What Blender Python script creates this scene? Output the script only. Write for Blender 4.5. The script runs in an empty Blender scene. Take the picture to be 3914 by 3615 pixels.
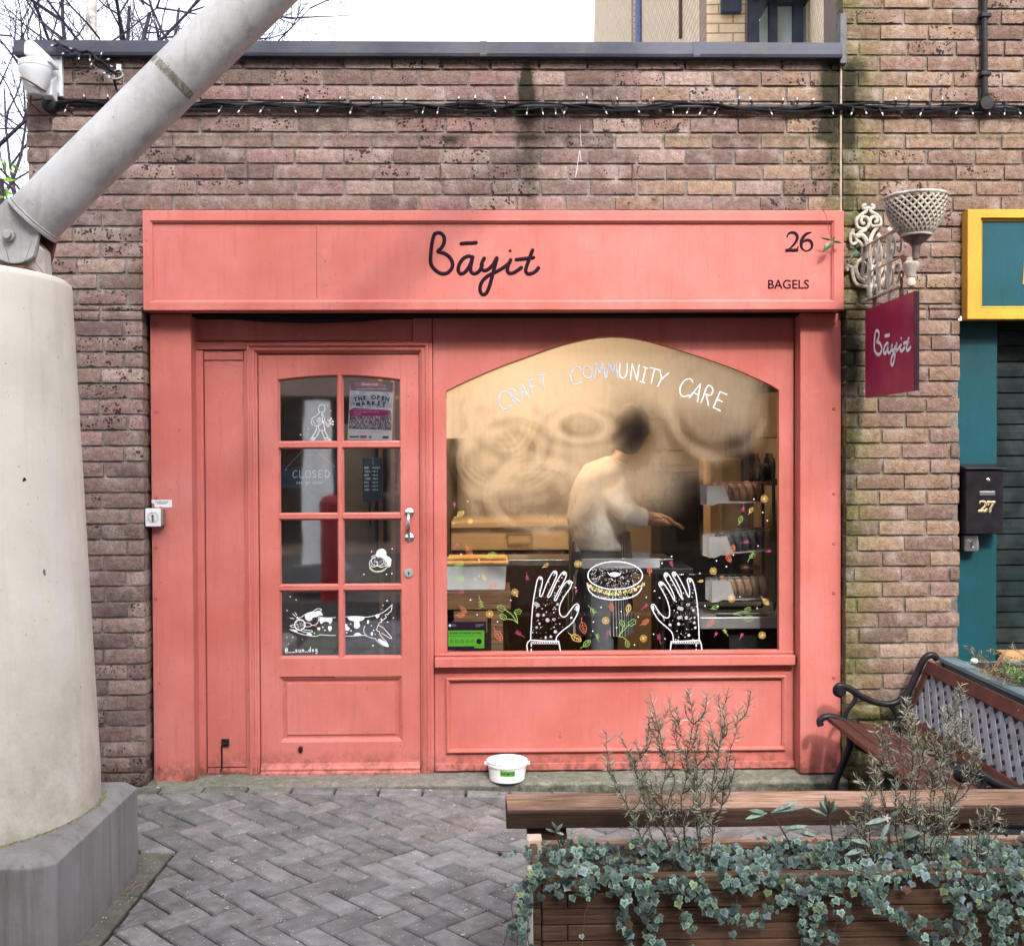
import bpy, bmesh, math, random
from mathutils import Vector, Matrix, noise
R = random.Random(7)
C = bpy.context.scene.collection
sc = bpy.context.scene
def rad(a): return math.radians(a)
# ---------------------------------------------------------------- camera
FPX, CXP, CYP, SW, SH = 4108.0, 1957.0, 1807.5, 3914.0, 3615.0
PITCH, YAW, ROLL, DIST, EYE = rad(-0.95), rad(1.1), rad(-0.22), 5.0, 1.525
fw = Vector((math.sin(YAW)*math.cos(PITCH), math.cos(YAW)*math.cos(PITCH), math.sin(PITCH)))
_r = fw.cross(Vector((0, 0, 1))).normalized(); _u = _r.cross(fw)
CR = math.cos(ROLL)*_r + math.sin(ROLL)*_u
CU = -math.sin(ROLL)*_r + math.cos(ROLL)*_u
CAM = Vector((-DIST*math.tan(YAW)+0.02, -DIST, EYE))
cd = bpy.data.cameras.new('camera'); cam = bpy.data.objects.new('camera', cd); C.objects.link(cam)
m3 = Matrix((CR, CU, -fw)).transposed()
cam.matrix_world = Matrix.Translation(CAM) @ m3.to_4x4()
cd.sensor_fit = 'HORIZONTAL'; cd.sensor_width = 36.0; cd.lens = 36.0*FPX/SW
cd.clip_start = 0.05; cd.clip_end = 2000
sc.camera = cam
# ---------------------------------------------------------------- sky, sun, exposure
SUN_EL, SUN_AZ = rad(40), rad(6)      # azimuth measured from the wall's normal towards +x
w = bpy.data.worlds.new('World'); sc.world = w; w.use_nodes = True
nt = w.node_tree; bg = nt.nodes['Background']
sky = nt.nodes.new('ShaderNodeTexSky'); sky.sky_type = 'NISHITA'; sky.sun_disc = False
sky.sun_elevation = SUN_EL; sky.sun_rotation = rad(170); sky.dust_density = 5.0; sky.air_density = 1.0; sky.ozone_density = 1.0
hs = nt.nodes.new('ShaderNodeHueSaturation'); hs.inputs['Saturation'].default_value = 0.30; hs.inputs['Value'].default_value = 2.8
nt.links.new(sky.outputs[0], hs.inputs['Color']); nt.links.new(hs.outputs[0], bg.inputs['Color'])
bg.inputs['Strength'].default_value = 0.15
sl = bpy.data.lights.new('sun', 'SUN'); sl.energy = 2.0; sl.angle = rad(3.2); sl.color = (1.0, 0.9, 0.76)
so = bpy.data.objects.new('sun', sl); C.objects.link(so)
sdir = Vector((math.sin(SUN_AZ)*math.cos(SUN_EL), -math.cos(SUN_AZ)*math.cos(SUN_EL), math.sin(SUN_EL)))
so.rotation_euler = sdir.to_track_quat('Z', 'Y').to_euler(); so.location = (3, -8, 9)
sc.view_settings.view_transform = 'Standard'; sc.view_settings.look = 'None'
sc.view_settings.exposure = 0.60; sc.view_settings.gamma = 1.0
sc.cycles.max_bounces = 10; sc.cycles.transparent_max_bounces = 24; sc.cycles.caustics_refractive = False; sc.cycles.caustics_reflective = False
# ---------------------------------------------------------------- photo measuring: a point of the picture put on a real plane
def _ray(x, y): return fw + CR*((x-CXP)/FPX) - CU*((y-CYP)/FPX)
def PY(x, y, Y):
    r = _ray(x, y); return CAM + r*((Y-CAM.y)/r.y)
def PX(x, y, X):
    r = _ray(x, y); return CAM + r*((X-CAM.x)/r.x)
def PZ(x, y, Z):
    r = _ray(x, y); return CAM + r*((Z-CAM.z)/r.z)
K = 3914/2001.0
def D(x, y, Y): return PY(x*K, y*K, Y)      # measured in a 2001 px wide view
def DX(x, Y, y=900): return D(x, y, Y).x
def DZ(y, Y, x=1000): return D(x, y, Y).z
def ground_z(x, y=0): return -0.03*max(0.0, min(3.2, x+1.2)) + 0.0
# ---------------------------------------------------------------- mesh helpers
def lin(c):
    c /= 255.0
    return c/12.92 if c <= 0.04045 else ((c+0.055)/1.055)**2.4
def rgb(r, g, b): return (lin(r), lin(g), lin(b), 1.0)
class MB:
    def __init__(s): s.v = []; s.f = []; s.col = []; s.a = []; s.mi = []; s.m = 0
    def add(s, vs, fs, col=None, a=None):
        o = len(s.v); s.v += [tuple(p) for p in vs]; s.f += [tuple(i+o for i in f) for f in fs]; s.mi += [s.m]*len(fs)
        if col is not None: s.col += [col]*len(vs) if not isinstance(col, list) else col
        if a is not None: s.a += [a]*len(vs) if not isinstance(a, list) else a
    def box(s, x0, x1, y0, y1, z0, z1, col=None, a=None):
        s.add([(x0,y0,z0),(x1,y0,z0),(x1,y1,z0),(x0,y1,z0),(x0,y0,z1),(x1,y0,z1),(x1,y1,z1),(x0,y1,z1)],
              [(0,3,2,1),(4,5,6,7),(0,1,5,4),(1,2,6,5),(2,3,7,6),(3,0,4,7)], col, a)
        return s
    def obox(s, c, ax, ay, az, sx, sy, sz, col=None):       # box with given axes and half sizes
        c = Vector(c); ax = Vector(ax).normalized(); ay = Vector(ay).normalized(); az = Vector(az).normalized()
        vs = [c+ax*(i*sx)+ay*(j*sy)+az*(k*sz) for k in (-1,1) for (i,j) in ((-1,-1),(1,-1),(1,1),(-1,1))]
        s.add(vs, [(0,3,2,1),(4,5,6,7),(0,1,5,4),(1,2,6,5),(2,3,7,6),(3,0,4,7)], col); return s
    def tube(s, pts, r, n=8, cap=True, col=None, a=None, closed=False):
        pts = [Vector(p) for p in pts]; m = len(pts); rs = r if isinstance(r, (list, tuple)) else [r]*m
        vs = []; ref = None
        for i, p in enumerate(pts):
            if closed: t = pts[(i+1) % m]-pts[i-1]
            else: t = pts[min(i+1, m-1)]-pts[max(i-1, 0)]
            if t.length < 1e-9: t = Vector((0,0,1))
            t.normalize()
            if ref is None: ref = Vector((0,0,1)) if abs(t.z) < 0.9 else Vector((1,0,0))
            u = (ref - t*ref.dot(t)).normalized(); ref = u; v = t.cross(u)
            vs += [p+(u*math.cos(2*math.pi*k/n)+v*math.sin(2*math.pi*k/n))*rs[i] for k in range(n)]
        fs = []
        for i in range(m if closed else m-1):
            j = (i+1) % m
            fs += [(i*n+k, i*n+(k+1) % n, j*n+(k+1) % n, j*n+k) for k in range(n)]
        if cap and not closed: fs += [tuple(range(n-1, -1, -1)), tuple((m-1)*n+k for k in range(n))]
        s.add(vs, fs, col, a); return s
    def lathe(s, prof, c=(0,0,0), n=32, axis='z', cap=True, col=None):
        vs = []
        for r, h in prof:
            for k in range(n):
                t = 2*math.pi*k/n; a, b = r*math.cos(t), r*math.sin(t)
                p = (a, b, h) if axis == 'z' else ((a, h, b) if axis == 'y' else (h, a, b))
                vs.append((p[0]+c[0], p[1]+c[1], p[2]+c[2]))
        fs = [(i*n+k, i*n+(k+1) % n, (i+1)*n+(k+1) % n, (i+1)*n+k) for i in range(len(prof)-1) for k in range(n)]
        if cap: fs += [tuple(range(n-1, -1, -1)), tuple((len(prof)-1)*n+k for k in range(n))]
        s.add(vs, fs, col); return s
    def prism(s, poly, y0, y1, col=None, plane='xz'):       # outline extruded along y (or x / z)
        n = len(poly)
        f = {'xz': lambda p, h: (p[0], h, p[1]), 'yz': lambda p, h: (h, p[0], p[1]), 'xy': lambda p, h: (p[0], p[1], h)}[plane]
        vs = [f(p, y0) for p in poly]+[f(p, y1) for p in poly]
        s.add(vs, [tuple(range(n)), tuple(range(2*n-1, n-1, -1))]+[(i, i+n, (i+1) % n+n, (i+1) % n) for i in range(n)], col); return s
    def ring(s, outer, inner, y0, y1, col=None):            # frame between two outlines of equal count, thickness y0..y1
        n = len(outer)
        vs = [(p[0], y0, p[1]) for p in outer]+[(p[0], y0, p[1]) for p in inner]+[(p[0], y1, p[1]) for p in outer]+[(p[0], y1, p[1]) for p in inner]
        fs = []
        for i in range(n):
            j = (i+1) % n
            fs += [(i, j, n+j, n+i), (2*n+i, 3*n+i, 3*n+j, 2*n+j), (n+i, n+j, 3*n+j, 3*n+i), (j, i, 2*n+i, 2*n+j)]
        s.add(vs, fs, col); return s
    def mould(s, path, prof, closed=True, col=None):        # moulding: prof = (inset, y) steps following an x-z outline
        n = len(path); vs = []
        P = [Vector(p) for p in path]
        for i in range(n):
            a = P[i-1] if (closed or i > 0) else P[i]; b = P[(i+1) % n] if (closed or i < n-1) else P[i]
            d1 = (P[i]-a); d2 = (b-P[i])
            d1 = d1.normalized() if d1.length > 1e-9 else d2.normalized()
            d2 = d2.normalized() if d2.length > 1e-9 else d1
            n1 = Vector((-d1.y, d1.x)); n2 = Vector((-d2.y, d2.x)); m = (n1+n2)
            m = m/max(1e-6, m.dot(n1)) if m.length > 1e-6 else n1
            for ins, yy in prof: q = P[i]+m*ins; vs.append((q.x, yy, q.y))
        k = len(prof); fs = []
        for i in range(n if closed else n-1):
            j = (i+1) % n
            fs += [(i*k+t, j*k+t, j*k+t+1, i*k+t+1) for t in range(k-1)]
        s.add(vs, fs, col); return s
    def build(s, name, mat, parent=None, smooth=False, bevel=0, seg=2, sub=0, angle=40):
        me = bpy.data.meshes.new(name); me.from_pydata(s.v, [], s.f); me.update()
        if s.col:
            ca = me.color_attributes.new('Col', 'FLOAT_COLOR', 'POINT')
            ca.data.foreach_set('color', [x for c in s.col for x in c])
        if s.a:
            at = me.attributes.new('Msk', 'FLOAT', 'POINT'); at.data.foreach_set('value', s.a)
        mats = mat if isinstance(mat, list) else [mat]
        for m in mats: me.materials.append(m)
        if len(mats) > 1: me.polygons.foreach_set('material_index', s.mi)
        bm = bmesh.new(); bm.from_mesh(me); bmesh.ops.recalc_face_normals(bm, faces=bm.faces); bm.to_mesh(me); bm.free()
        if smooth:
            me.polygons.foreach_set('use_smooth', [True]*len(me.polygons))
            if angle and hasattr(me, 'set_sharp_from_angle'): me.set_sharp_from_angle(angle=rad(angle))
        o = bpy.data.objects.new(name, me); C.objects.link(o)
        if parent: adopt(o, parent)
        if bevel:
            b = o.modifiers.new('bevel', 'BEVEL'); b.width = bevel; b.segments = seg; b.limit_method = 'ANGLE'; b.angle_limit = rad(35)
        if sub:
            b = o.modifiers.new('sub', 'SUBSURF'); b.levels = sub; b.render_levels = sub
        return o
def wloc(o):
    p = Vector((0,0,0))
    while o: p += o.location; o = o.parent
    return p
def adopt(o, parent): o.parent = parent; o.location = o.location-wloc(parent)
def thing(name, label, cat, loc=(0,0,0), group=None):
    o = bpy.data.objects.new(name, None); o.empty_display_size = 0.1; C.objects.link(o); o.location = loc
    return tag(o, label, cat, group)
def tag(o, label, cat, group=None, kind=None):
    o['label'] = label; o['category'] = cat
    if group: o['group'] = group
    if kind: o['kind'] = kind
    return o
def struct(o): o['kind'] = 'structure'; return o
def dup_tree(o, parent=None, delta=None):
    c = o.copy(); C.objects.link(c)
    if parent: c.parent = parent
    if delta is not None: c.location = o.location+Vector(delta)
    for ch in list(o.children): dup_tree(ch, c)
    return c
def catmull(pts, n=6, closed=False):
    P = [Vector(p) for p in pts]; m = len(P); out = []
    if m < 3: return P
    rng = range(m if closed else m-1)
    for i in rng:
        p0 = P[i-1] if (closed or i > 0) else P[0]*2-P[1]; p1 = P[i]; p2 = P[(i+1) % m]
        p3 = P[(i+2) % m] if (closed or i+2 < m) else P[-1]*2-P[-2]
        for k in range(n):
            t = k/n
            out.append(0.5*((2*p1)+(p2-p0)*t+(2*p0-5*p1+4*p2-p3)*t*t+(3*p1-p0-3*p2+p3)*t**3))
    if not closed: out.append(P[-1])
    return out
def ribbon(mb, pts, width, Y, closed=False, wf=None, th=0.0):     # brush stroke of 2-D points on plane y=Y, round ends
    P = [Vector(p) for p in pts]; m = len(P); vs = []; fs = []
    if m < 2: return
    if not closed and not wf:
        for i in range(1, m-1):
            a, b = P[i]-P[i-1], P[i+1]-P[i]
            if a.length > 1e-9 and b.length > 1e-9 and a.angle(b) > 0.9:
                ribbon(mb, P[:i+1], width, Y); ribbon(mb, P[i:], width, Y+0.0001); return
    base = len(mb.v)
    for i, p in enumerate(P):
        t = (P[(i+1) % m]-P[i-1]) if closed else (P[min(i+1, m-1)]-P[max(i-1, 0)])
        if t.length < 1e-9: t = Vector((1, 0))
        t.normalize(); q = Vector((-t.y, t.x))*width*0.5*(wf(i/(m-1)) if wf else 1)
        h = q.length*0.32
        vs += [(p.x+q.x, Y, p.y+q.y), (p.x, Y-h, p.y), (p.x-q.x, Y, p.y-q.y)]
    for i in range(m if closed else m-1):
        j = (i+1) % m; fs += [(3*i, 3*i+1, 3*j+1, 3*j), (3*i+1, 3*i+2, 3*j+2, 3*j+1)]
    mb.add(vs, fs)
    if not closed:
        for e in (0, m-1):
            r = width*0.5*(wf(e/(m-1)) if wf else 1)
            disc(mb, P[e].x, P[e].y, r, Y, 8)
def disc(mb, x, z, r, Y, n=12, rz=None):
    rz = rz or r
    mb.add([(x+r*math.cos(2*math.pi*k/n), Y, z+rz*math.sin(2*math.pi*k/n)) for k in range(n)]+[(x, Y-0.30*min(r, rz), z)], [(k, (k+1) % n, n) for k in range(n)])
def text_mesh(name, s, size, loc, mat, parent, align='CENTER', sx=1.0, bold=0.0, rot=(math.pi/2, 0, 0), shear=0):
    cu = bpy.data.curves.new(name, 'FONT'); cu.body = s; cu.size = size; cu.align_x = align; cu.align_y = 'CENTER'; cu.offset = bold; cu.shear = shear
    cu.resolution_u = 4
    t = bpy.data.objects.new(name+'_src', cu); me = bpy.data.meshes.new_from_object(t)
    me.name = name; bpy.data.objects.remove(t); bpy.data.curves.remove(cu)
    M = Matrix.Translation(Vector(loc)) @ Matrix.Rotation(rot[2], 4, 'Z') @ Matrix.Rotation(rot[0], 4, 'X') @ Matrix.Rotation(rot[1], 4, 'Z') @ Matrix.Diagonal((sx, 1, 1, 1))
    me.transform(M); me.materials.clear(); me.materials.append(mat)
    o = bpy.data.objects.new(name, me); C.objects.link(o)
    if parent: adopt(o, parent)
    return o
# ---------------------------------------------------------------- materials
def reflect_fac(nt, k=1.0):      # two-sided Schlick reflectance of a thin pane
    lw = nt.nodes.new('ShaderNodeLayerWeight'); lw.inputs[0].default_value = 0.5
    p5 = math_n(nt, 'POWER', lw.outputs['Facing'], 5.0)
    return math_n(nt, 'MULTIPLY', math_n(nt, 'ADD', 0.045, math_n(nt, 'MULTIPLY', p5, 0.9)), k, True)
def newmat(name):
    m = bpy.data.materials.new(name); m.use_nodes = True; nt = m.node_tree
    return m, nt, nt.nodes['Principled BSDF']
def nd(nt, t, **kw):
    n = nt.nodes.new(t)
    for k, v in kw.items():
        if k in n.inputs: n.inputs[k].default_value = v
        else: setattr(n, k, v)
    return n
def lk(nt, a, b): nt.links.new(a, b)
def coords(nt, world=True):
    if world: return nd(nt, 'ShaderNodeNewGeometry').outputs['Position']
    return nd(nt, 'ShaderNodeTexCoord').outputs['Object']
def noise_n(nt, scale, detail=4, rough=0.55, vec=None, stretch=None):
    n = nd(nt, 'ShaderNodeTexNoise', Scale=scale, Detail=detail, Roughness=rough)
    v = vec or coords(nt)
    if stretch:
        mp = nd(nt, 'ShaderNodeMapping'); mp.inputs['Scale'].default_value = stretch; lk(nt, v, mp.inputs[0]); v = mp.outputs[0]
    lk(nt, v, n.inputs['Vector']); return n.outputs['Fac']
def ramp(nt, fac, stops):
    r = nd(nt, 'ShaderNodeValToRGB'); e = r.color_ramp.elements
    while len(e) < len(stops): e.new(0.5)
    for i, (p, c) in enumerate(stops): e[i].position = p; e[i].color = c if len(c) == 4 else (*c, 1)
    lk(nt, fac, r.inputs[0]); return r.outputs['Color']
def g(v): return (v, v, v, 1)
def mixc(nt, a, b, fac, mode='MIX'):
    m = nd(nt, 'ShaderNodeMix', data_type='RGBA', blend_type=mode)
    for sock, val in ((m.inputs[0], fac), (m.inputs[6], a), (m.inputs[7], b)):
        if hasattr(val, 'links'): lk(nt, val, sock)
        else: sock.default_value = val
    return m.outputs[2]
def math_n(nt, op, a, b=None, clamp=False):
    m = nd(nt, 'ShaderNodeMath', operation=op); m.use_clamp = clamp
    for i, v in enumerate((a, b)):
        if v is None: continue
        if hasattr(v, 'links'): lk(nt, v, m.inputs[i])
        else: m.inputs[i].default_value = v
    return m.outputs[0]
def bump(nt, bs, h, dist=0.002, strength=0.6):
    b = nd(nt, 'ShaderNodeBump', Strength=strength, Distance=dist); lk(nt, h, b.inputs['Height']); lk(nt, b.outputs[0], bs.inputs['Normal'])
def simple(name, col, rough=0.5, metal=0.0, var=0.15, scale=20, bmp=0.0, bscale=200, stretch=None, spec=None, dirt=None, dirtamt=0.5):
    m, nt, bs = newmat(name)
    f = noise_n(nt, scale, 5, 0.6, stretch=stretch)
    c = mixc(nt, tuple(x*(1-var) for x in col[:3])+(1,), tuple(min(1, x*(1+var)) for x in col[:3])+(1,), ramp(nt, f, [(0.3, g(0)), (0.7, g(1))]))
    if dirt:
        f2 = noise_n(nt, scale*0.35+1.3, 8, 0.7)
        c = mixc(nt, c, dirt, math_n(nt, 'MULTIPLY', ramp(nt, f2, [(0.5, g(0)), (0.72, g(1))]), dirtamt))
    lk(nt, c, bs.inputs['Base Color']); bs.inputs['Roughness'].default_value = rough; bs.inputs['Metallic'].default_value = metal
    bs.inputs['Specular IOR Level'].default_value = spec if spec is not None else (0.16 if max(col[:3]) < 0.08 else 0.35)
    if bmp: bump(nt, bs, noise_n(nt, bscale, 3, 0.6, stretch=stretch), bmp)
    return m
def flat(name, col, rough=0.6):
    m, nt, bs = newmat(name); bs.inputs['Base Color'].default_value = col; bs.inputs['Roughness'].default_value = rough; bs.inputs['Specular IOR Level'].default_value = 0.12; return m
def emis(name, col, st):
    m, nt, bs = newmat(name); bs.inputs['Base Color'].default_value = col; bs.inputs['Emission Color'].default_value = col; bs.inputs['Emission Strength'].default_value = st; return m
def mat_brick():
    m, nt, bs = newmat('brick'); at = nd(nt, 'ShaderNodeAttribute', attribute_name='Col')
    ms = nd(nt, 'ShaderNodeAttribute', attribute_name='Msk')
    c = mixc(nt, at.outputs['Color'], (0.62, 0.62, 0.62, 1), 1.0, 'MULTIPLY')
    f = noise_n(nt, 38, 6, 0.65); c = mixc(nt, c, at.outputs['Color'], ramp(nt, f, [(0.35, g(0)), (0.62, g(1))]))
    f1 = noise_n(nt, 9, 4, 0.6); c = mixc(nt, c, (0.46, 0.39, 0.37, 1), math_n(nt, 'MULTIPLY', ramp(nt, f1, [(0.52, g(0)), (0.72, g(1))]), 0.6))
    f4 = noise_n(nt, 300, 2, 0.6); c = mixc(nt, c, mixc(nt, c, (0.6, 0.6, 0.6, 1), 1.0, 'MULTIPLY'), ramp(nt, f4, [(0.45, g(0)), (0.6, g(1))]))
    # dark iron spots, only on the bricks whose mask is high
    v = nd(nt, 'ShaderNodeTexVoronoi', Scale=72.0, Randomness=1.0); lk(nt, coords(nt), v.inputs['Vector'])
    big = noise_n(nt, 22, 2, 0.5)
    rr = math_n(nt, 'MULTIPLY', math_n(nt, 'SUBTRACT', big, 0.37), 2.0)
    spot = math_n(nt, 'LESS_THAN', v.outputs['Distance'], math_n(nt, 'MULTIPLY', rr, ms.outputs['Fac']))
    c = mixc(nt, c, (0.018, 0.014, 0.016, 1), math_n(nt, 'MULTIPLY', spot, 0.88))
    # soot / algae carried in the colour's alpha
    al = at.outputs['Alpha']; inv = math_n(nt, 'SUBTRACT', 1.0, al)
    n3 = noise_n(nt, 26, 6, 0.75)
    st = math_n(nt, 'MULTIPLY', math_n(nt, 'SUBTRACT', math_n(nt, 'ADD', inv, math_n(nt, 'MULTIPLY', n3, 0.9)), 0.62), 2.2, True)
    st = math_n(nt, 'MULTIPLY', st, math_n(nt, 'GREATER_THAN', inv, 0.02))
    c = mixc(nt, c, (0.022, 0.020, 0.014, 1), math_n(nt, 'MULTIPLY', st, 0.93))
    lk(nt, c, bs.inputs['Base Color']); bs.inputs['Roughness'].default_value = 0.9; bs.inputs['Specular IOR Level'].default_value = 0.12
    hgt = math_n(nt, 'SUBTRACT', math_n(nt, 'ADD', noise_n(nt, 160, 5, 0.7), math_n(nt, 'MULTIPLY', noise_n(nt, 38, 3, 0.6), 1.4)), math_n(nt, 'MULTIPLY', spot, 0.8))
    bump(nt, bs, hgt, 0.0055, 1.0); return m
def mat_paint(name='coral_paint', col=(0.465, 0.142, 0.124), rough=0.46, bm=0.0007):
    m, nt, bs = newmat(name)
    f = noise_n(nt, 2.3, 5, 0.6); a = (col[0]*0.90, col[1]*0.82, col[2]*0.80, 1); b = (min(1, col[0]*1.06), col[1]*1.16, col[2]*1.20, 1)
    c = mixc(nt, a, b, ramp(nt, f, [(0.35, g(0)), (0.65, g(1))]))
    f2 = noise_n(nt, 6, 6, 0.7, stretch=(6, 6, 0.5)); c = mixc(nt, c, (col[0]*0.6, col[1]*0.52, col[2]*0.5, 1), math_n(nt, 'MULTIPLY', ramp(nt, f2, [(0.52, g(0)), (0.78, g(1))]), 0.42))
    f3 = noise_n(nt, 70, 3, 0.5); c = mixc(nt, c, (0.12, 0.04, 0.045, 1), math_n(nt, 'MULTIPLY', ramp(nt, f3, [(0.70, g(0)), (0.74, g(1))]), 0.6))
    f5 = noise_n(nt, 4.0, 9, 0.8, stretch=(1, 1, 1.6)); c = mixc(nt, c, (min(1, col[0]*1.18), col[1]*1.55, col[2]*1.6, 1), math_n(nt, 'MULTIPLY', ramp(nt, f5, [(0.60, g(0)), (0.66, g(1))]), 0.30))
    f6 = noise_n(nt, 150, 2, 0.5, stretch=(1, 1, 0.4)); c = mixc(nt, c, (0.16, 0.05, 0.05, 1), math_n(nt, 'MULTIPLY', ramp(nt, f6, [(0.72, g(0)), (0.76, g(1))]), 0.7))
    sep = nd(nt, 'ShaderNodeSeparateXYZ'); lk(nt, coords(nt), sep.inputs[0])
    low = ramp(nt, sep.outputs['Z'], [(0.0, g(1)), (0.12, g(0))])
    gr = math_n(nt, 'MULTIPLY', math_n(nt, 'MULTIPLY', low, ramp(nt, noise_n(nt, 22, 6, 0.75), [(0.44, g(0)), (0.6, g(1))])), 0.8)
    c = mixc(nt, c, (0.05, 0.035, 0.03, 1), gr)
    lk(nt, c, bs.inputs['Base Color']); bs.inputs['Roughness'].default_value = rough; bs.inputs['Specular IOR Level'].default_value = 0.22
    bump(nt, bs, math_n(nt, 'ADD', noise_n(nt, 90, 3, 0.6, stretch=(1, 1, 0.15)), math_n(nt, 'MULTIPLY', noise_n(nt, 7, 3, 0.6), 2.0)), bm, 0.6); return m
def mat_wood(name, c1, c2, axis=0, rough=0.75, sc_=6.0, bm=0.002):
    m, nt, bs = newmat(name); st = [14.0, 14.0, 14.0]; st[axis] = 1.0
    f = noise_n(nt, sc_, 8, 0.7, stretch=tuple(st)); c = mixc(nt, c1, c2, ramp(nt, f, [(0.35, g(0)), (0.65, g(1))]))
    f3 = noise_n(nt, 1.7, 5, 0.6); c = mixc(nt, c, mixc(nt, c, (0.4, 0.38, 0.36, 1), 1.0, 'MULTIPLY'), ramp(nt, f3, [(0.45, g(0)), (0.7, g(1))]))
    st2 = [60.0, 60.0, 60.0]; st2[axis] = 1.5
    f2 = noise_n(nt, 3.0, 4, 0.6, stretch=tuple(st2)); c = mixc(nt, c, (0.015, 0.01, 0.009, 1), math_n(nt, 'MULTIPLY', ramp(nt, f2, [(0.56, g(0)), (0.66, g(1))]), 0.7))
    lk(nt, c, bs.inputs['Base Color']); bs.inputs['Roughness'].default_value = rough; bs.inputs['Specular IOR Level'].default_value = 0.2; bump(nt, bs, math_n(nt, 'SUBTRACT', f, f2), bm, 0.8); return m
def weather(m, amt=0.5, base_z=None, tint=(0.45, 0.42, 0.36, 1), scale=5.0):    # rain streaks and grime of the surface itself
    nt = m.node_tree; bs = nt.nodes['Principled BSDF']; src = bs.inputs['Base Color'].links[0].from_socket
    st = ramp(nt, noise_n(nt, scale, 7, 0.72, stretch=(3.2, 3.2, 0.22)), [(0.50, g(0)), (0.68, g(1))])
    sp = ramp(nt, noise_n(nt, 60, 3, 0.6), [(0.69, g(0)), (0.73, g(1))])
    c = mixc(nt, src, mixc(nt, src, tint, 1.0, 'MULTIPLY'), math_n(nt, 'MULTIPLY', st, amt))
    c = mixc(nt, c, (0.06, 0.05, 0.045, 1), math_n(nt, 'MULTIPLY', sp, 0.55))
    if base_z:
        s2 = nd(nt, 'ShaderNodeSeparateXYZ'); lk(nt, coords(nt), s2.inputs[0]); mr = nd(nt, 'ShaderNodeMapRange'); mr.inputs[1].default_value = base_z[0]; mr.inputs[2].default_value = base_z[1]; mr.inputs[3].default_value = 1.0; mr.inputs[4].default_value = 0.0; lk(nt, s2.outputs[2], mr.inputs[0])
        gr = math_n(nt, 'MULTIPLY', math_n(nt, 'MULTIPLY', mr.outputs[0], ramp(nt, noise_n(nt, 9, 7, 0.75), [(0.36, g(0)), (0.6, g(1))])), 0.85); c = mixc(nt, c, mixc(nt, src, tint, 1.0, 'MULTIPLY'), gr)
    lk(nt, c, bs.inputs['Base Color'])
def mat_vcol(name, rough=0.6, var=0.3, scale=30, bmp=0.0015, spec=0.5, speck=None, transl=0, big=None):
    m, nt, bs = newmat(name); at = nd(nt, 'ShaderNodeAttribute', attribute_name='Col')
    f = noise_n(nt, scale, 6, 0.65)
    c = mixc(nt, at.outputs['Color'], mixc(nt, at.outputs['Color'], g(1-var*1.6), 1.0, 'MULTIPLY'), ramp(nt, f, [(0.35, g(0)), (0.65, g(1))]))
    if speck:
        v = nd(nt, 'ShaderNodeTexVoronoi', Scale=speck[0], Randomness=1.0); lk(nt, coords(nt), v.inputs['Vector'])
        h = nd(nt, 'ShaderNodeSeparateColor'); lk(nt, v.outputs['Color'], h.inputs[0])
        s_ = math_n(nt, 'MULTIPLY', math_n(nt, 'LESS_THAN', v.outputs['Distance'], speck[1]), math_n(nt, 'GREATER_THAN', h.outputs[0], speck[2]))
        c = mixc(nt, c, speck[3], s_)
    lk(nt, c, bs.inputs['Base Color']); bs.inputs['Roughness'].default_value = rough; bs.inputs['Specular IOR Level'].default_value = spec
    if bmp: bump(nt, bs, noise_n(nt, scale*6, 4, 0.65), bmp)
    if big:
        c2_ = mixc(nt, c, mixc(nt, c, big, 1.0, 'MULTIPLY'), ramp(nt, noise_n(nt, 2.2, 7, 0.7), [(0.42, g(0)), (0.66, g(1))])); lk(nt, c2_, bs.inputs['Base Color'])
    return m
M = {}
M['brick'] = mat_brick()
M['paint'] = mat_paint()
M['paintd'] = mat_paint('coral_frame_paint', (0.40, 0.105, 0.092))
M['ink'] = flat('sign_ink', rgb(34, 14, 28), 0.8)
M['white'] = flat('white_marker', (0.62, 0.64, 0.70, 1), 0.8)
M['lilac'] = flat('pale_blue_marker', (0.36, 0.45, 0.62, 1), 0.7)
M['yellow'] = flat('yellow_marker', rgb(222, 190, 110), 0.7)
M['orange'] = flat('orange_marker', rgb(200, 112, 80), 0.7)
M['green'] = flat('green_marker', rgb(140, 180, 95), 0.7)
M['pink'] = flat('pink_marker', rgb(165, 70, 112), 0.7)
M['coping'] = simple('coping_metal', (0.050, 0.054, 0.082), 0.55, 0.2, 0.35, 3, 0.0008, 60, dirt=(0.16, 0.15, 0.13, 1), dirtamt=0.4)
M['mortar'] = mat_brick(); M['mortar'].name = 'mortar'
M['concrete'] = simple('plinth_concrete', (0.205, 0.205, 0.212), 0.85, 0, 0.22, 3, 0.003, 70, dirt=(0.085, 0.07, 0.06, 1), dirtamt=0.6, stretch=(1, 1, 0.35))
M['column'] = simple('column_paint', (0.51, 0.49, 0.45), 0.75, 0, 0.10, 2.5, 0.0035, 28, dirt=(0.30, 0.28, 0.23, 1), dirtamt=0.4)
M['strut'] = simple('strut_paint', (0.385, 0.385, 0.40), 0.40, 0, 0.14, 4, 0.0008, 60, dirt=(0.17, 0.155, 0.14, 1), dirtamt=0.75)
weather(M['column'], 0.38, (0.30, 0.95), (0.64, 0.61, 0.53, 1), 3.0); weather(M['strut'], 0.5, None, (0.5, 0.48, 0.46, 1), 7.0); weather(M['concrete'], 0.6, (-0.08, 0.16), (0.5, 0.44, 0.38, 1), 5.0)
M['rust'] = simple('rust', (0.10, 0.045, 0.025), 0.9, 0, 0.5, 40, 0.003, 90)
M['black'] = simple('black_plastic', (0.018, 0.018, 0.022), 0.42, 0, 0.3, 20)
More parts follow.
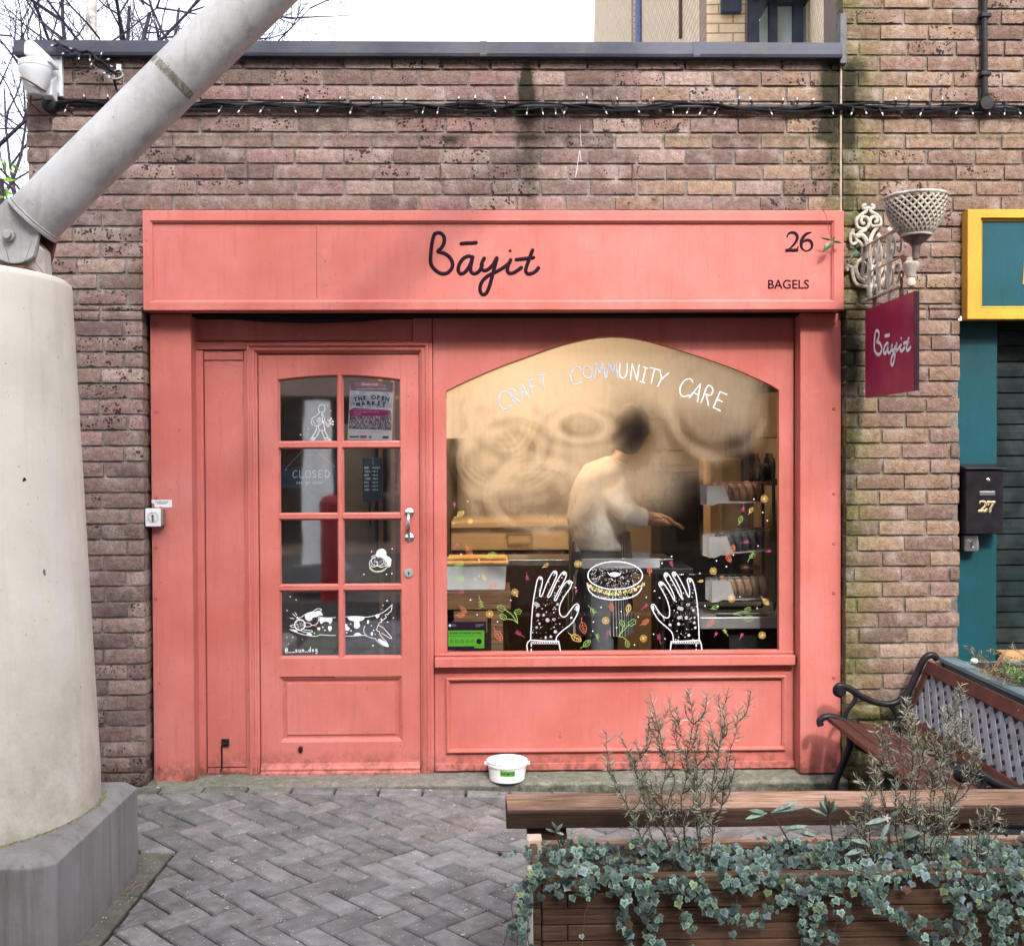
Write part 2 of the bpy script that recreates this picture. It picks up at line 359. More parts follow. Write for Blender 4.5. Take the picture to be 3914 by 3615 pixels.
M['blackiron'] = simple('black_iron', (0.014, 0.012, 0.016), 0.32, 0, 0.4, 20, 0.0006, 120)
M['whiteplastic'] = simple('white_plastic', (0.66, 0.68, 0.72), 0.4, 0, 0.08, 8, dirt=(0.2, 0.17, 0.13, 1), dirtamt=0.35)
M['chrome'] = simple('chrome', (0.62, 0.63, 0.66), 0.18, 1.0, 0.15, 30)
M['steel'] = simple('brushed_steel', (0.42, 0.43, 0.45), 0.34, 1.0, 0.2, 12)
M['dark'] = flat('dark_recess', (0.012, 0.009, 0.011, 1), 0.8)
# ================================================================ ground
gx = MB()
gx.add([(-60,-60,-0.10),(60,-60,-0.10),(60,60,-0.10),(-60,60,-0.10)], [(0,1,2,3)])
gm, gnt, gbs = newmat('earth'); lk(gnt, mixc(gnt, (0.07,0.06,0.05,1), (0.14,0.13,0.115,1), noise_n(gnt, 3, 6)), gbs.inputs['Base Color']); gbs.inputs['Roughness'].default_value = 0.95
struct(gx.build('ground', gm))
# joint bed under the pavers, mossy near walls
jb = MB(); nx, ny = 40, 40
for j in range(ny+1):
    for i in range(nx+1):
        x = -5+10*i/nx; y = -6+6.02*j/ny; jb.v.append((x, y, ground_z(x)-0.017))
jb.f = [(j*(nx+1)+i, j*(nx+1)+i+1, (j+1)*(nx+1)+i+1, (j+1)*(nx+1)+i) for j in range(ny) for i in range(nx)]
jm, jnt, jbs = newmat('joint_sand'); lk(jnt, mixc(jnt, (0.008,0.007,0.007,1), (0.032,0.032,0.020,1), ramp(jnt, noise_n(jnt, 9, 6, 0.7), [(0.4,g(0)),(0.7,g(1))])), jbs.inputs['Base Color']); jbs.inputs['Roughness'].default_value = 1
bump(jnt, jbs, noise_n(jnt, 200, 4, 0.7), 0.006, 1.0)
struct(jb.build('paving_bed', jm))
def clip(poly, nx_, ny_, d):      # keep nx*x+ny*y >= d
    out = []
    for i, p in enumerate(poly):
        q = poly[(i+1) % len(poly)]; a = nx_*p[0]+ny_*p[1]-d; b = nx_*q[0]+ny_*q[1]-d
        if a >= 0: out.append(p)
        if (a >= 0) != (b >= 0): t = a/(a-b); out.append((p[0]+(q[0]-p[0])*t, p[1]+(q[1]-p[1])*t))
    return out
def area(p): return 0.5*abs(sum(p[i-1][0]*p[i][1]-p[i][0]*p[i-1][1] for i in range(len(p))))
pv = MB()
def paver(poly, gap=0.0046, tint=None):
    if len(poly) < 3 or area(poly) < 0.0012: return
    cx = sum(p[0] for p in poly)/len(poly); cy = sum(p[1] for p in poly)/len(poly)
    a0 = sum(poly[i-1][0]*poly[i][1]-poly[i][0]*poly[i-1][1] for i in range(len(poly)))
    if a0 < 0: poly = poly[::-1]
    def inset(P, d):
        o = []
        for i in range(len(P)):
            p = Vector(P[i]); a = Vector(P[i-1]); b = Vector(P[(i+1) % len(P)])
            d1 = (p-a); d2 = (b-p)
            if d1.length < 1e-5 or d2.length < 1e-5: continue
            d1.normalize(); d2.normalize(); n1 = Vector((-d1.y, d1.x)); n2 = Vector((-d2.y, d2.x)); m = n1+n2
            if m.dot(n1) < 0.25: m = n1*0.6
            else: m = m/m.dot(n1)
            q = p+m*d; o.append((q.x, q.y))
        return o
    j = R.uniform(0, 0.0012)
    lo = inset(poly, gap+j); hi = inset(poly, gap+j+0.0045)
    if len(lo) != len(hi) or len(lo) < 3: return
    zz = R.uniform(-0.0018, 0.0018); tx = R.uniform(-0.01, 0.01); ty = R.uniform(-0.01, 0.01); n = len(lo)
    def zf(x, y): return ground_z(x)+zz+tx*(x-cx)+ty*(y-cy)
    v = [(x, y, ground_z(x)-0.026) for x, y in lo]+[(x, y, zf(x, y)-0.006) for x, y in lo]+[(x, y, zf(x, y)) for x, y in hi]
    k = R.uniform(0.74, 1.16); t = R.random()
    col = tint or (0.206*k+0.008*t, 0.204*k, 0.214*k+0.010*(1-t), 1)
    moss = max(0.0, 1-abs(cy+0.07)/0.10)*0.5 if cx < -0.9 else 0
    if cx < -1.28: moss = max(moss, 0.18)
    col = (col[0]*(1-moss*0.35), col[1]*(1-moss*0.12), col[2]*(1-moss*0.45), 1)
    pv.add(v, [tuple(range(2*n, 3*n))]+[(i, (i+1) % n, n+(i+1) % n, n+i) for i in range(n)]+[(n+i, n+(i+1) % n, 2*n+(i+1) % n, 2*n+i) for i in range(n)], col)
u = 0.1; ca = math.cos(rad(-45)); sa = math.sin(rad(-45)); ox, oy = -0.732, -1.548
for i in range(-40, 60):
    for j in range(-60, 50):
        k = (i-j) % 4
        if k == 0: r_ = (i, j, i+2, j+1)
        elif k == 3: r_ = (i, j, i+1, j+2)
        else: continue
        P = [(r_[0]*u, r_[1]*u), (r_[2]*u, r_[1]*u), (r_[2]*u, r_[3]*u), (r_[0]*u, r_[3]*u)]
        P = [(ox+x*ca-y*sa, oy+x*sa+y*ca) for x, y in P]
        mx = sum(p[0] for p in P)/4; my = sum(p[1] for p in P)/4
        if mx < -2.6 or mx > 3.4 or my < -4.6 or my > 0.1: continue
        P = clip(P, 0, -1, 0.118)
        if my > -0.95 and len(P) > 2:
            A = clip(P, 0, 1, -0.852) if mx < -1.25 else P
            paver(A)
            if mx < -1.25: paver(clip(clip(P, 0, -1, 0.852), 1, 0, -1.30))
        elif len(P) > 2: paver(clip(P, 1, 0, -1.30))
x = -2.6
while x < 3.2: paver([(x, -0.115), (x+0.2, -0.115), (x+0.2, -0.018), (x, -0.018)]); x += 0.2
y = -0.855
while y > -4.4:      # larger stone edging strip round the plinth
    h = R.uniform(0.17, 0.24); paver([(-1.62, y-h), (-1.305, y-h), (-1.305, y), (-1.62, y)], tint=(0.15, 0.148, 0.135, 1)); y -= h
M['paver'] = mat_vcol('paver', 0.92, 0.28, 14, 0.0022, 0.3, speck=(95.0, 0.24, 0.88, (0.42, 0.41, 0.40, 1)), big=(0.76, 0.76, 0.72, 1))
struct(pv.build('herringbone_paving', M['paver']))
# ================================================================ brick walls
CH = 0.0722; Z0 = 2.656-37*CH; BL = 0.2262
def stainf(x, z):
    def blob(cx, cz, rx, rz, s): return s*math.exp(-((x-cx)/rx)**2-((z-cz)/rz)**2)
    s = 0
    s += blob(0.094, 3.23, 0.032, 0.11, 1.3)+blob(0.10, 3.10, 0.07, 0.07, 0.5)+blob(0.10, 2.90, 0.07, 0.16, 0.36)+blob(0.11, 2.68, 0.06, 0.13, 0.32)
    s += blob(-0.26, 2.97, 0.04, 0.03, 0.5)
    if x < 1.56: s += blob(1.515, 3.23, 0.055, 0.14, 1.1)+blob(1.50, 3.05, 0.06, 0.06, 0.7)+blob(1.53, 2.9, 0.07, 0.10, 0.5)+blob(1.52, 2.70, 0.08, 0.08, 0.35)
    if x > 1.56: s += blob(1.595, 3.10, 0.035, 0.18, 1.0)+blob(1.63, 3.3, 0.07, 0.08, 0.5)+blob(1.59, 2.75, 0.05, 0.13, 0.45)
    if z < 2.2 and x > 1.5: s += blob(1.60, 1.98, 0.06, 0.14, 0.75)+blob(1.59, 1.3, 0.05, 0.9, 0.38)
    if z < 0.16: s += 0.5*(1-z/0.16)
    s += 0.35*max(0, 1-abs(z-2.995)/0.03)        # darker line along the cable
    return min(1, s*1.1)
def greenf(x, z):
    q = 0
    if x > 1.5: q = 0.8*math.exp(-((x-1.60)/0.12)**2)*(0.55+0.45*math.sin(z*9)**2)
    if x > 1.5 and z < 0.45: q = max(q, 0.8*math.exp(-((z-0.28)/0.12)**2))
    return min(1, q+0.25*stainf(x, z))
PAL_L = [(145,122,116),(154,132,125),(134,114,108),(160,140,132),(128,109,104),(148,126,119),(150,122,118)]
PAL_R = [(147,124,109),(139,115,102),(153,130,113),(128,107,97),(146,123,107),(136,112,102)]
def brick_region(mb, x0, x1, z0, z1, y0=0.0, depth=0.10, skip=None, ch=CH, zb=Z0, bl=BL, xo=0.0, pal=None, fine=True):
    r0 = int(math.floor((z0-zb)/ch)); r1 = int(math.ceil((z1-zb)/ch))
    for r in range(r0, r1):
        za, zc = zb+r*ch+0.0055, zb+(r+1)*ch-0.0055
        za, zc = max(za, z0), min(zc, z1)
        if zc-za < 0.015: continue
        ph = -1.421+xo+(bl*0.5 if r % 2 else 0)+0.012*math.sin(r*2.3)
        k0 = int(math.floor((x0-ph)/bl))-1
        for k in range(k0, k0+int((x1-x0)/bl)+4):
            a, b = ph+k*bl+0.0055, ph+(k+1)*bl-0.0055
            a, b = max(a, x0), min(b, x1)
            if b-a < 0.03: continue
            if skip and skip(a, b, za, zc): continue
            t = (a+b)/2; P = pal or (PAL_L if t < 1.1+R.uniform(-0.9, 0.5) else PAL_R); P = PAL_R if (t > 1.5 and z0 < 1) else P
            c = R.choice(P); f = R.uniform(0.90, 1.25)*1.0; c0 = [lin(v)*f*1.0 for v in c]
            spot = R.choice([0, 0.05, 0.2, 0.35, 0.55, 0.85, 1.0]) if z0 > 2 or t < -1 else R.choice([0, 0, 0.1, 0.2])
            nx_ = max(2, int((b-a)/0.022)) if fine else 1; nz_ = 4 if fine else 1
            ja, jb_ = R.uniform(-0.002, 0.002), R.uniform(-0.002, 0.002); dy = R.uniform(-0.0025, 0.0025); til = R.uniform(-0.009, 0.009)
            vs = []; cs = []; seed = R.random()*50
            for j in range(nz_+1):
                for i in range(nx_+1):
                    fx = i/nx_; fz = j/nz_; X = a+ja+(b-a+jb_-ja)*fx; Z = za+(zc-za)*fz
                    e = 0; nn = noise.noise(Vector((X*60, Z*60, seed)))
                    if fine:
                        if i in (0, nx_): e += 1; X += (1 if i == 0 else -1)*(0.0010+0.0015*nn)
                        if j in (0, nz_): e += 1; Z += (1 if j == 0 else -1)*(0.0008+0.0014*noise.noise(Vector((X*45, Z*45, seed+9))))
                    Y = y0+dy+til*(X-t)+(0.0026*e if e else 0)+0.0016*noise.noise(Vector((X*35, Z*35, seed+3)))
                    vs.append((X, Y, Z)); s = stainf(X, Z); gq = greenf(X, Z)
                    edge = 1.10 if (e and fine) else 1.0
                    cs.append((c0[0]*edge*(1-0.42*gq), c0[1]*edge*(1-0.18*gq), c0[2]*edge*(1-0.62*gq), 1-s))
            w_ = nx_+1; fs = [(j*w_+i, j*w_+i+1, (j+1)*w_+i+1, (j+1)*w_+i) for j in range(nz_) for i in range(nx_)]
            border = [i for i in range(w_)]+[j*w_+nx_ for j in range(1, nz_+1)]+[nz_*w_+i for i in range(nx_-1, -1, -1)]+[j*w_ for j in range(nz_-1, 0, -1)]
            n0 = len(vs); vs += [(vs[q][0], y0+depth, vs[q][2]) for q in border]; cs += [cs[q] for q in border]
            fs += [(border[q], n0+q, n0+(q+1) % len(border), border[(q+1) % len(border)]) for q in range(len(border))]
            mb.add(vs, fs, cs, spot)
def mortar_sheet(mb, x0, x1, z0, z1, y=0.0105, step=0.03, back=0.1, tint=(0.315, 0.280, 0.262)):
    nx_ = max(1, int((x1-x0)/step)); nz_ = max(1, int((z1-z0)/step)); vs = []; cs = []
    for j in range(nz_+1):
        for i in range(nx_+1):
            X = x0+(x1-x0)*i/nx_; Z = z0+(z1-z0)*j/nz_; s = stainf(X, Z); gq = greenf(X, Z); k = 0.9+0.25*noise.noise(Vector((X*3, Z*3, 4)))
            vs.append((X, y+0.0025*noise.noise(Vector((X*25, Z*25, 1))), Z)); cs.append((tint[0]*k*(1-0.4*gq), tint[1]*k*(1-0.15*gq), tint[2]*k*(1-0.6*gq), 1-s*0.9))
    w_ = nx_+1
    mb.add(vs, [(j*w_+i, j*w_+i+1, (j+1)*w_+i+1, (j+1)*w_+i) for j in range(nz_) for i in range(nx_)], cs, 0.0)
    o = len(mb.v); mb.box(x0, x1, y+0.004, back, z0, z1, (*tint, 1), 0.0)
shopb = thing('market_building', 'low pinkish brown brick building with a flat dark coping around the coral shopfront', 'building', (0, 0, 0))
XL, XS = -2.205, 1.562
bk = MB()
brick_region(bk, XL, -1.684, -0.12, 2.196)
brick_region(bk, XL, XS-0.008, 2.20, 3.36, skip=lambda a, b, c, d: a > -1.6 and b < 1.50 and d < 2.62)
bk.build('left_brickwork', M['brick'], shopb, smooth=True, angle=50)
b2 = MB()
brick_region(b2, XS+0.006, 3.4, 2.20, 4.6, skip=lambda a, b, c, d: a > 2.3 and d < 2.60)
brick_region(b2, 1.585, 2.122, -0.20, 2.196)
b2.build('right_brickwork', M['brick'], shopb, smooth=True, angle=50)
mo = MB()
mortar_sheet(mo, XL+0.006, -1.69, -0.12, 2.196, back=0.098)
mortar_sheet(mo, XL+0.006, XS-0.012, 2.196, 3.36, back=0.098)
mortar_sheet(mo, XS+0.008, 3.4, 2.196, 4.6, back=0.098, tint=(0.275, 0.235, 0.205))
mortar_sheet(mo, 1.590, 2.116, -0.2, 2.196, back=0.098, tint=(0.275, 0.235, 0.205))
mo.build('mortar', M['mortar'], shopb)
# solid core behind the brick skin: piers, lintel, roof
co = MB()
co.box(XL+0.01, -1.70, 0.1, 0.3, -0.2, 2.2); co.box(1.60, 2.11, 0.1, 0.3, -0.2, 2.2)
co.box(XL+0.01, 3.4, 0.1, 0.3, 2.205, 3.36)
co.box(1.57, 3.4, 0.1, 0.3, 3.362, 4.6)
co.box(XL+0.01, XL+0.25, 0.3, 4.3, -0.2, 3.36); co.box(XL+0.26, 3.4, 4.05, 4.3, -0.2, 3.30)
co.build('blockwork', simple('block', (0.18, 0.14, 0.12), 0.9), shopb)
rf = MB(); rf.box(XL+0.26, 1.56, 0.31, 4.04, 3.10, 3.28); rf.build('flat_roof', simple('roof_felt', (0.30, 0.30, 0.31), 0.9, 0, 0.2, 5), shopb)
mj = MB(); mj.tube([(XS-0.003, 0.004+0.002*math.sin(z*7), z) for z in [2.6+0.05*i for i in range(16)]], 0.0055, 6)
mj.build('movement_joint', simple('mastic', (0.36, 0.29, 0.23), 0.8, 0, 0.2, 20), shopb)
cp = MB(); xs = [XL-0.035, -1.34, -0.1, 0.88, XS-0.01]
for a, b in zip(xs, xs[1:]):
    cp.prism([(-0.045, 3.365), (-0.040, 3.352), (0.01, 3.352), (0.01, 3.36), (0.36, 3.40), (0.36, 3.43), (-0.012, 3.424), (-0.045, 3.418)], a+0.001, b-0.001, plane='yz')
    cp.prism([(-0.048, 3.360), (-0.0465, 3.350), (-0.0465, 3.4195), (-0.012, 3.4275), (0.36, 3.4335), (0.36, 3.432), (-0.01, 3.426)], b-0.02, b+0.012, plane='yz') if b < 1.5 else None
cp.build('coping', M['coping'], shopb, bevel=0.003)
fl = MB(); fl.box(1.545, 1.575, -0.03, 0.02, 3.33, 3.56); fl.build('lead_flashing', simple('lead', (0.10, 0.10, 0.11), 0.7, 0, 0.3, 30), shopb, bevel=0.003)
# steel screw plugs left in the wall
for (zx, zy) in [(1457, 1015), (1300*0+591+2001, 1020)]:
    p = PY(zx/1.539 if zx < 2001 else 1300+(zx-2001)/1.539, zy/1.539, -0.003)
    t = MB(); t.tube([(p.x, -0.004, p.z-0.035), (p.x, -0.004, p.z+0.035)], 0.004, 6); t.build('wall_plug', M['rust'], shopb)
for fx, fy in [(2418, 660), (3305, 655)]:
    p = PY(fx, fy, -0.003); t = MB(); t.tube([(p.x, -0.004, p.z-0.035), (p.x, -0.004, p.z+0.035)], 0.004, 6); t.build('wall_plug', M['rust'], shopb)
# ================================================================ concrete step
st = MB(); n = 60; vs = []; cs = []
prof = [(-0.02, -0.14), (-0.022, -0.05), (-0.02, -0.018), (-0.008, -0.006), (0.02, -0.003), (0.30, 0.006)]
for i in range(n+1):
    x = -1.70+3.29*i/n
    for (yy, zz) in prof:
        j = noise.noise(Vector((x*9, yy*20, zz*30)))*0.004
        vs.append((x, yy+j, zz+j*0.5 if zz > -0.1 else zz-0.1))
        gq = 0.55*max(0, -(x+0.7)) + (0.35 if x > 0 else 0)
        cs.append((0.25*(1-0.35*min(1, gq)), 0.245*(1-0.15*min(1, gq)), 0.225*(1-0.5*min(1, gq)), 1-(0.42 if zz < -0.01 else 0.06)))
k = len(prof); st.add(vs, [(i*k+t, (i+1)*k+t, (i+1)*k+t+1, i*k+t+1) for i in range(n) for t in range(k-1)], cs, 0.0)
stp = st.build('threshold_step', M['mortar'], None, smooth=True); struct(stp)
# ================================================================ the coral shopfront
shop = thing('shopfront', 'coral pink painted timber shopfront with a glazed door and a large arched window', 'shopfront', (0, 0.05, 0))
FA, PA, FR = -0.05, 0.06, 0.15
P_ = M['paint']
def bx(name, x0, x1, y0, y1, z0, z1, mat=None, parent=None, bev=0.002):
    b = MB(); b.box(x0, x1, y0, y1, z0, z1); return b.build(name, mat or P_, parent or shop, bevel=bev)
# --- fascia
fx0, fx1, fz0, fz1 = -1.662, 1.556, 2.192, 2.648
px0, px1, pz0, pz1 = DX(297, FA), DX(1629, FA), DZ(589, FA), DZ(432, FA)
f = MB(); f.ring([(fx0, fz0), (fx1, fz0), (fx1, fz1), (fx0, fz1)], [(px0, pz0), (px1, pz0), (px1, pz1), (px0, pz1)], FA, 0.058)
fascia = f.build('fascia', P_, shop, bevel=0.003)
f = MB()
for a, b in ((px0-0.005, DX(620, FA)-0.0007), (DX(620, FA)+0.0007, px1+0.005)): f.box(a, b, FA+0.018, FA+0.04, pz0-0.005, pz1+0.005)
f.build('fascia_panel', P_, fascia, bevel=0.0015)
f = MB()
f.mould([(px0, pz0), (px1, pz0), (px1, pz1), (px0, pz1)], [(-0.001, FA+0.004), (0.006, FA+0.008), (0.010, FA+0.0185)])
f.build('fascia_beading', P_, fascia)
f = MB(); f.box(fx0+0.01, fx1-0.01, 0.059, 0.12, fz0+0.02, fz1-0.02); f.build('fascia_backing', M['dark'], fascia)
# lettering painted on the fascia
YP = FA+0.0165
def zc(pts, ox, oy, s, Y): return [(p.x, p.z) for p in (PY(ox+x/s, oy+y/s, Y) for x, y in pts)]
BAYIT = [  # (points, closed, width factor)
 [(556,1376),(546,1405),(538,1450),(533,1500),(533,1545),(545,1572),(570,1597),(600,1610),(630,1606),(656,1580),(661,1548),(645,1515),(615,1492),(580,1482),(578,1476),(598,1455),(612,1425),(610,1392),(590,1372),(566,1372),(553,1382)],
 [(776,1512),(752,1508),(722,1524),(700,1558),(695,1590),(706,1608),(728,1606),(752,1580),(770,1545),(780,1512),(772,1550),(768,1588),(778,1607),(800,1608),(822,1590),(836,1562)],
 [(712,1434),(745,1431),(775,1430),(800,1428)],
 [(848,1520),(834,1548),(832,1578),(846,1592),(872,1584),(900,1556),(922,1518),(912,1560),(896,1620),(880,1680),(862,1722),(842,1734),(826,1718),(824,1686),(840,1650),(872,1622),(920,1598),(960,1575),(990,1552)],
 [(1003,1530),(988,1565),(984,1592),(996,1608),(1022,1604),(1048,1588),(1066,1574)],
 [(1132,1472),(1116,1515),(1098,1565),(1092,1594),(1104,1611),(1130,1608),(1152,1594),(1167,1576)],
 [(1036,1528),(1070,1524),(1105,1520),(1138,1516)],
]
b = MB()
for st_ in BAYIT:
    pts = [(p.x, p.y) for p in catmull([Vector((x, y)) for x, y in st_], 6)]
    ribbon(b, zc(pts, 1300, 0, 1.539, YP), 0.0172, YP)
q = PY(1300+1000/1.539, 1476/1.539, YP); disc(b, q.x, q.z, 0.0066, YP)
b.build('painted_shop_name', M['ink'], fascia)
# 26 drawn with a brush-like serif weight
b = MB()
def num(strokes, ox, oy, s, Y, mb, base):
    for pts, w0, wf in strokes:
        ribbon(mb, zc([(p.x, p.y) for p in catmull([Vector(p) for p in pts], 6)], ox, oy, s, Y), base*w0*1.12, Y, wf=wf)
bulge = lambda t: 0.35+0.65*math.sin(math.pi*min(1, max(0, t)))
num([([(622,1382),(630,1362),(650,1354),(672,1360),(682,1382),(672,1410),(648,1438),(622,1460)], 1.0, bulge),
     ([(620,1458),(640,1456),(660,1458),(680,1456)], 1.1, lambda t: 1.0), ([(678,1462),(683,1450),(686,1436)], .45, lambda t: 1.0),
     ([(762,1354),(735,1362),(712,1388),(704,1420),(712,1450),(736,1463)], 1.1, lambda t: 0.4+0.6*math.sin(math.pi*min(1, t*1.1))),
     ([(736,1463),(760,1450),(768,1426),(758,1404),(738,1398),(716,1408),(706,1424)], 1.0, bulge)], 2600, 0, 1.523, YP, b, 0.0125)
b.build('painted_number', M['ink'], fascia)
q = PY(2600+629/1.523, 1657/1.523, YP)
text_mesh('painted_trade_name', 'BAGELS', 0.0585, (q.x, YP, q.z-0.001), M['ink'], fascia, sx=0.98, bold=0.0007)
# --- pilasters
pl = bx('pilaster', -1.667, DX(375, PA), PA, 0.16, -0.004, fz0-0.003); pl['label'] = 'left pilaster with small screws'
pr = bx('pilaster', DX(1564, PA), 1.580, PA, 0.16, 0.008, fz0-0.003)
def screw(x, z, y, par, r=0.0085, mat=None):
    s_ = MB(); s_.lathe([(r, 0.0), (r, -0.003), (r*0.6, -0.005), (r*0.3, -0.0035), (r*0.3, -0.002)], (x, y, z), 12, 'y'); s_.build('screw', mat or M['paintd'], par, smooth=True)
for fy in (65, 575, 1080, 1375, 1672): p = PY(915/1.54, 1200+fy/1.54, PA); screw(p.x+0.004, p.z, PA, pl)
for fy in (318, 810): p = PY(926/1.5208, 2400+fy/1.5208, PA); screw(p.x, p.z, PA, pl)
for fy in (47, 476, 903, 1155, 1404, 1830): p = PY(3000+247/1.319, 1200+fy/1.319, PA); screw(p.x, p.z, PA, pr)
# dark gaps beside the frame
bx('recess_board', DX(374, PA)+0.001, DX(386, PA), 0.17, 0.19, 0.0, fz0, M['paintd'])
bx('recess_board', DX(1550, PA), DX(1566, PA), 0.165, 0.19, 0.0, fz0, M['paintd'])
# --- door surround
Xd = lambda v: DX(v, FR); Zd = lambda v: DZ(v, FR)
zt = fz0-0.012
bx('frame_stile', Xd(808), Xd(845), FR-0.004, FR+0.06, Zd(668)-0.0, zt)
bx('frame_post', Xd(838), Xd(846), FR-0.012, FR+0.05, 0.004, Zd(669)); bx('frame_filler', Xd(843), Xd(850), FR+0.037, FR+0.055, 0.004, zt, M['paintd'])
bx('transom_panel', Xd(383), Xd(807), FR+0.006, FR+0.05, Zd(665), zt-0.004)
bx('transom_rail', Xd(383), Xd(836), FR-0.002, FR+0.05, Zd(682), Zd(667))
bx('side_stile', Xd(384), Xd(398.5), FR-0.006, FR+0.05, 0.004, Zd(684))
bx('side_panel', Xd(400), Xd(477), FR+0.008, FR+0.04, Zd(1494), Zd(704))
bx('side_panel_head', Xd(400), Xd(476), FR+0.004, FR+0.03, Zd(702), Zd(685.5))
bx('side_panel_plinth', Xd(400), Xd(477), FR+0.006, FR+0.04, 0.004, Zd(1496))
bx('side_bead', Xd(478), Xd(484), FR-0.002, FR+0.05, 0.004, Zd(684))
# architrave: stepped moulding on three sides
arc = MB()
oa = [(Xd(485), 0.004), (Xd(485), Zd(671)), (Xd(838), Zd(671)), (Xd(838), 0.004)]
arc.mould([oa[0], oa[1], oa[2], oa[3]], [(0.0, FR+0.04), (0.0, FR-0.020), (-0.005, FR-0.024), (-0.011, FR-0.022), (-0.013, FR-0.012), (-0.021, FR-0.010), (-0.026, FR-0.014), (-0.033, FR-0.010), (-0.035, FR+0.0), (-0.044, FR+0.006), (-0.046, FR+0.04)], closed=False)
arc.build('architrave', P_, shop)
for fy0, fy1 in ((1500, 1560), (2280, 2345), (2745, 2800)):
    a = PY(740, fy0, FR); b_ = PY(740, fy1, FR); t = MB(); t.tube([(a.x, FR-0.006, a.z), (a.x, FR-0.006, b_.z)], 0.005, 8); t.build('hinge', M['rust'] if fy0 != 2280 else M['paintd'], shop)
sh = MB(); sh.prism([(Xd(384), zt+0.004), (Xd(420), zt-0.001), (Xd(520), zt-0.020), (Xd(620), zt-0.027), (Xd(720), zt-0.018), (Xd(790), zt-0.001), (Xd(806), zt+0.004)], FR-0.030, FR-0.018)
sh.build('sagging_seal_strip', M['black'], shop)
bx('head_board', Xd(384), Xd(1562), FR-0.07, FR+0.05, zt+0.001, fz0+0.03, M['dark'])
# --- door
DY = FR+0.012
door = thing('door', 'x', 'x'); del door['label']; del door['category']; adopt(door, shop)
dx0, dx1, dz0, dz1 = DX(506, DY), DX(819, DY), 0.022, DZ(693, DY)
Xq = lambda v: DX(v, DY); Zq = lambda v: DZ(v, DY)
gxL, gxR = (547, 657.5), (671.5, 780)
rows = [(876, 1000), (1015, 1139), (1154, 1279)]
arcz = lambda v: 731.5+ (8.5)*((v-663.5)/116.5)**2*1.0      # gently curved head of the glazing
bars = MB()
# stiles and rails
s1 = MB()
s1.box(dx0, Xq(543), DY, DY+0.04, dz0, dz1); s1.box(Xq(783), dx1, DY, DY+0.04, dz0, dz1)
s1.box(Xq(543), Xq(783), DY, DY+0.04, Zq(1319), Zq(1283)); s1.box(Xq(543), Xq(783), DY, DY+0.04, dz0, Zq(1446))
toph = [(Xq(543), dz1), (Xq(543), Zq(arcz(543)))]+[(Xq(v), Zq(arcz(v))) for v in range(555, 780, 12)]+[(Xq(783), Zq(arcz(783))), (Xq(783), dz1)]
s1.prism(toph[::-1], DY, DY+0.04)
leaf = s1.build('door_leaf', P_, door, bevel=0.0015)
gb = MB()
gb.box(Xq(660), Xq(668.5), DY+0.002, DY+0.036, Zq(1283), Zq(731.5))
for a, b_ in ((861, 876), (1000, 1015), (1139, 1154)):
    for c, d in ((543, 659.8), (668.7, 783)): gb.box(Xq(c), Xq(d), DY+0.0025, DY+0.036, Zq(b_-3), Zq(a+3))
gb.build('glazing_bars', P_, door, bevel=0.001)
pane_mats = []
def glassmat(name, tint=(0.9, 0.93, 0.92), refl=0.10, veil=0.0):
    m, nt, bs = newmat(name); nt.nodes.remove(bs); out = nt.nodes['Material Output']
    tr = nd(nt, 'ShaderNodeBsdfTransparent'); tr.inputs[0].default_value = (*tint, 1)
    gl = nd(nt, 'ShaderNodeBsdfGlossy', Roughness=0.03); gl.inputs['Color'].default_value = (1, 1, 1, 1)
    mx = nd(nt, 'ShaderNodeMixShader'); lk(nt, reflect_fac(nt, refl/0.045), mx.inputs[0]); lk(nt, tr.outputs[0], mx.inputs[1]); lk(nt, gl.outputs[0], mx.inputs[2])
    b = nd(nt, 'ShaderNodeBump', Strength=0.12, Distance=0.004); lk(nt, noise_n(nt, 5, 1, 0.4), b.inputs['Height']); lk(nt, b.outputs[0], gl.inputs['Normal'])
    df = nd(nt, 'ShaderNodeBsdfDiffuse'); df.inputs[0].default_value = (0.6, 0.6, 0.62, 1)
    m2 = nd(nt, 'ShaderNodeMixShader'); f = ramp(nt, noise_n(nt, 9, 5, 0.6), [(0.4, g(0.002)), (0.7, g(0.014))])
    lk(nt, f, m2.inputs[0]); lk(nt, mx.outputs[0], m2.inputs[1]); lk(nt, df.outputs[0], m2.inputs[2]); lk(nt, m2.outputs[0], out.inputs['Surface']); return m
M['glass'] = glassmat('door_glass', refl=0.45)
GY = DY+0.022
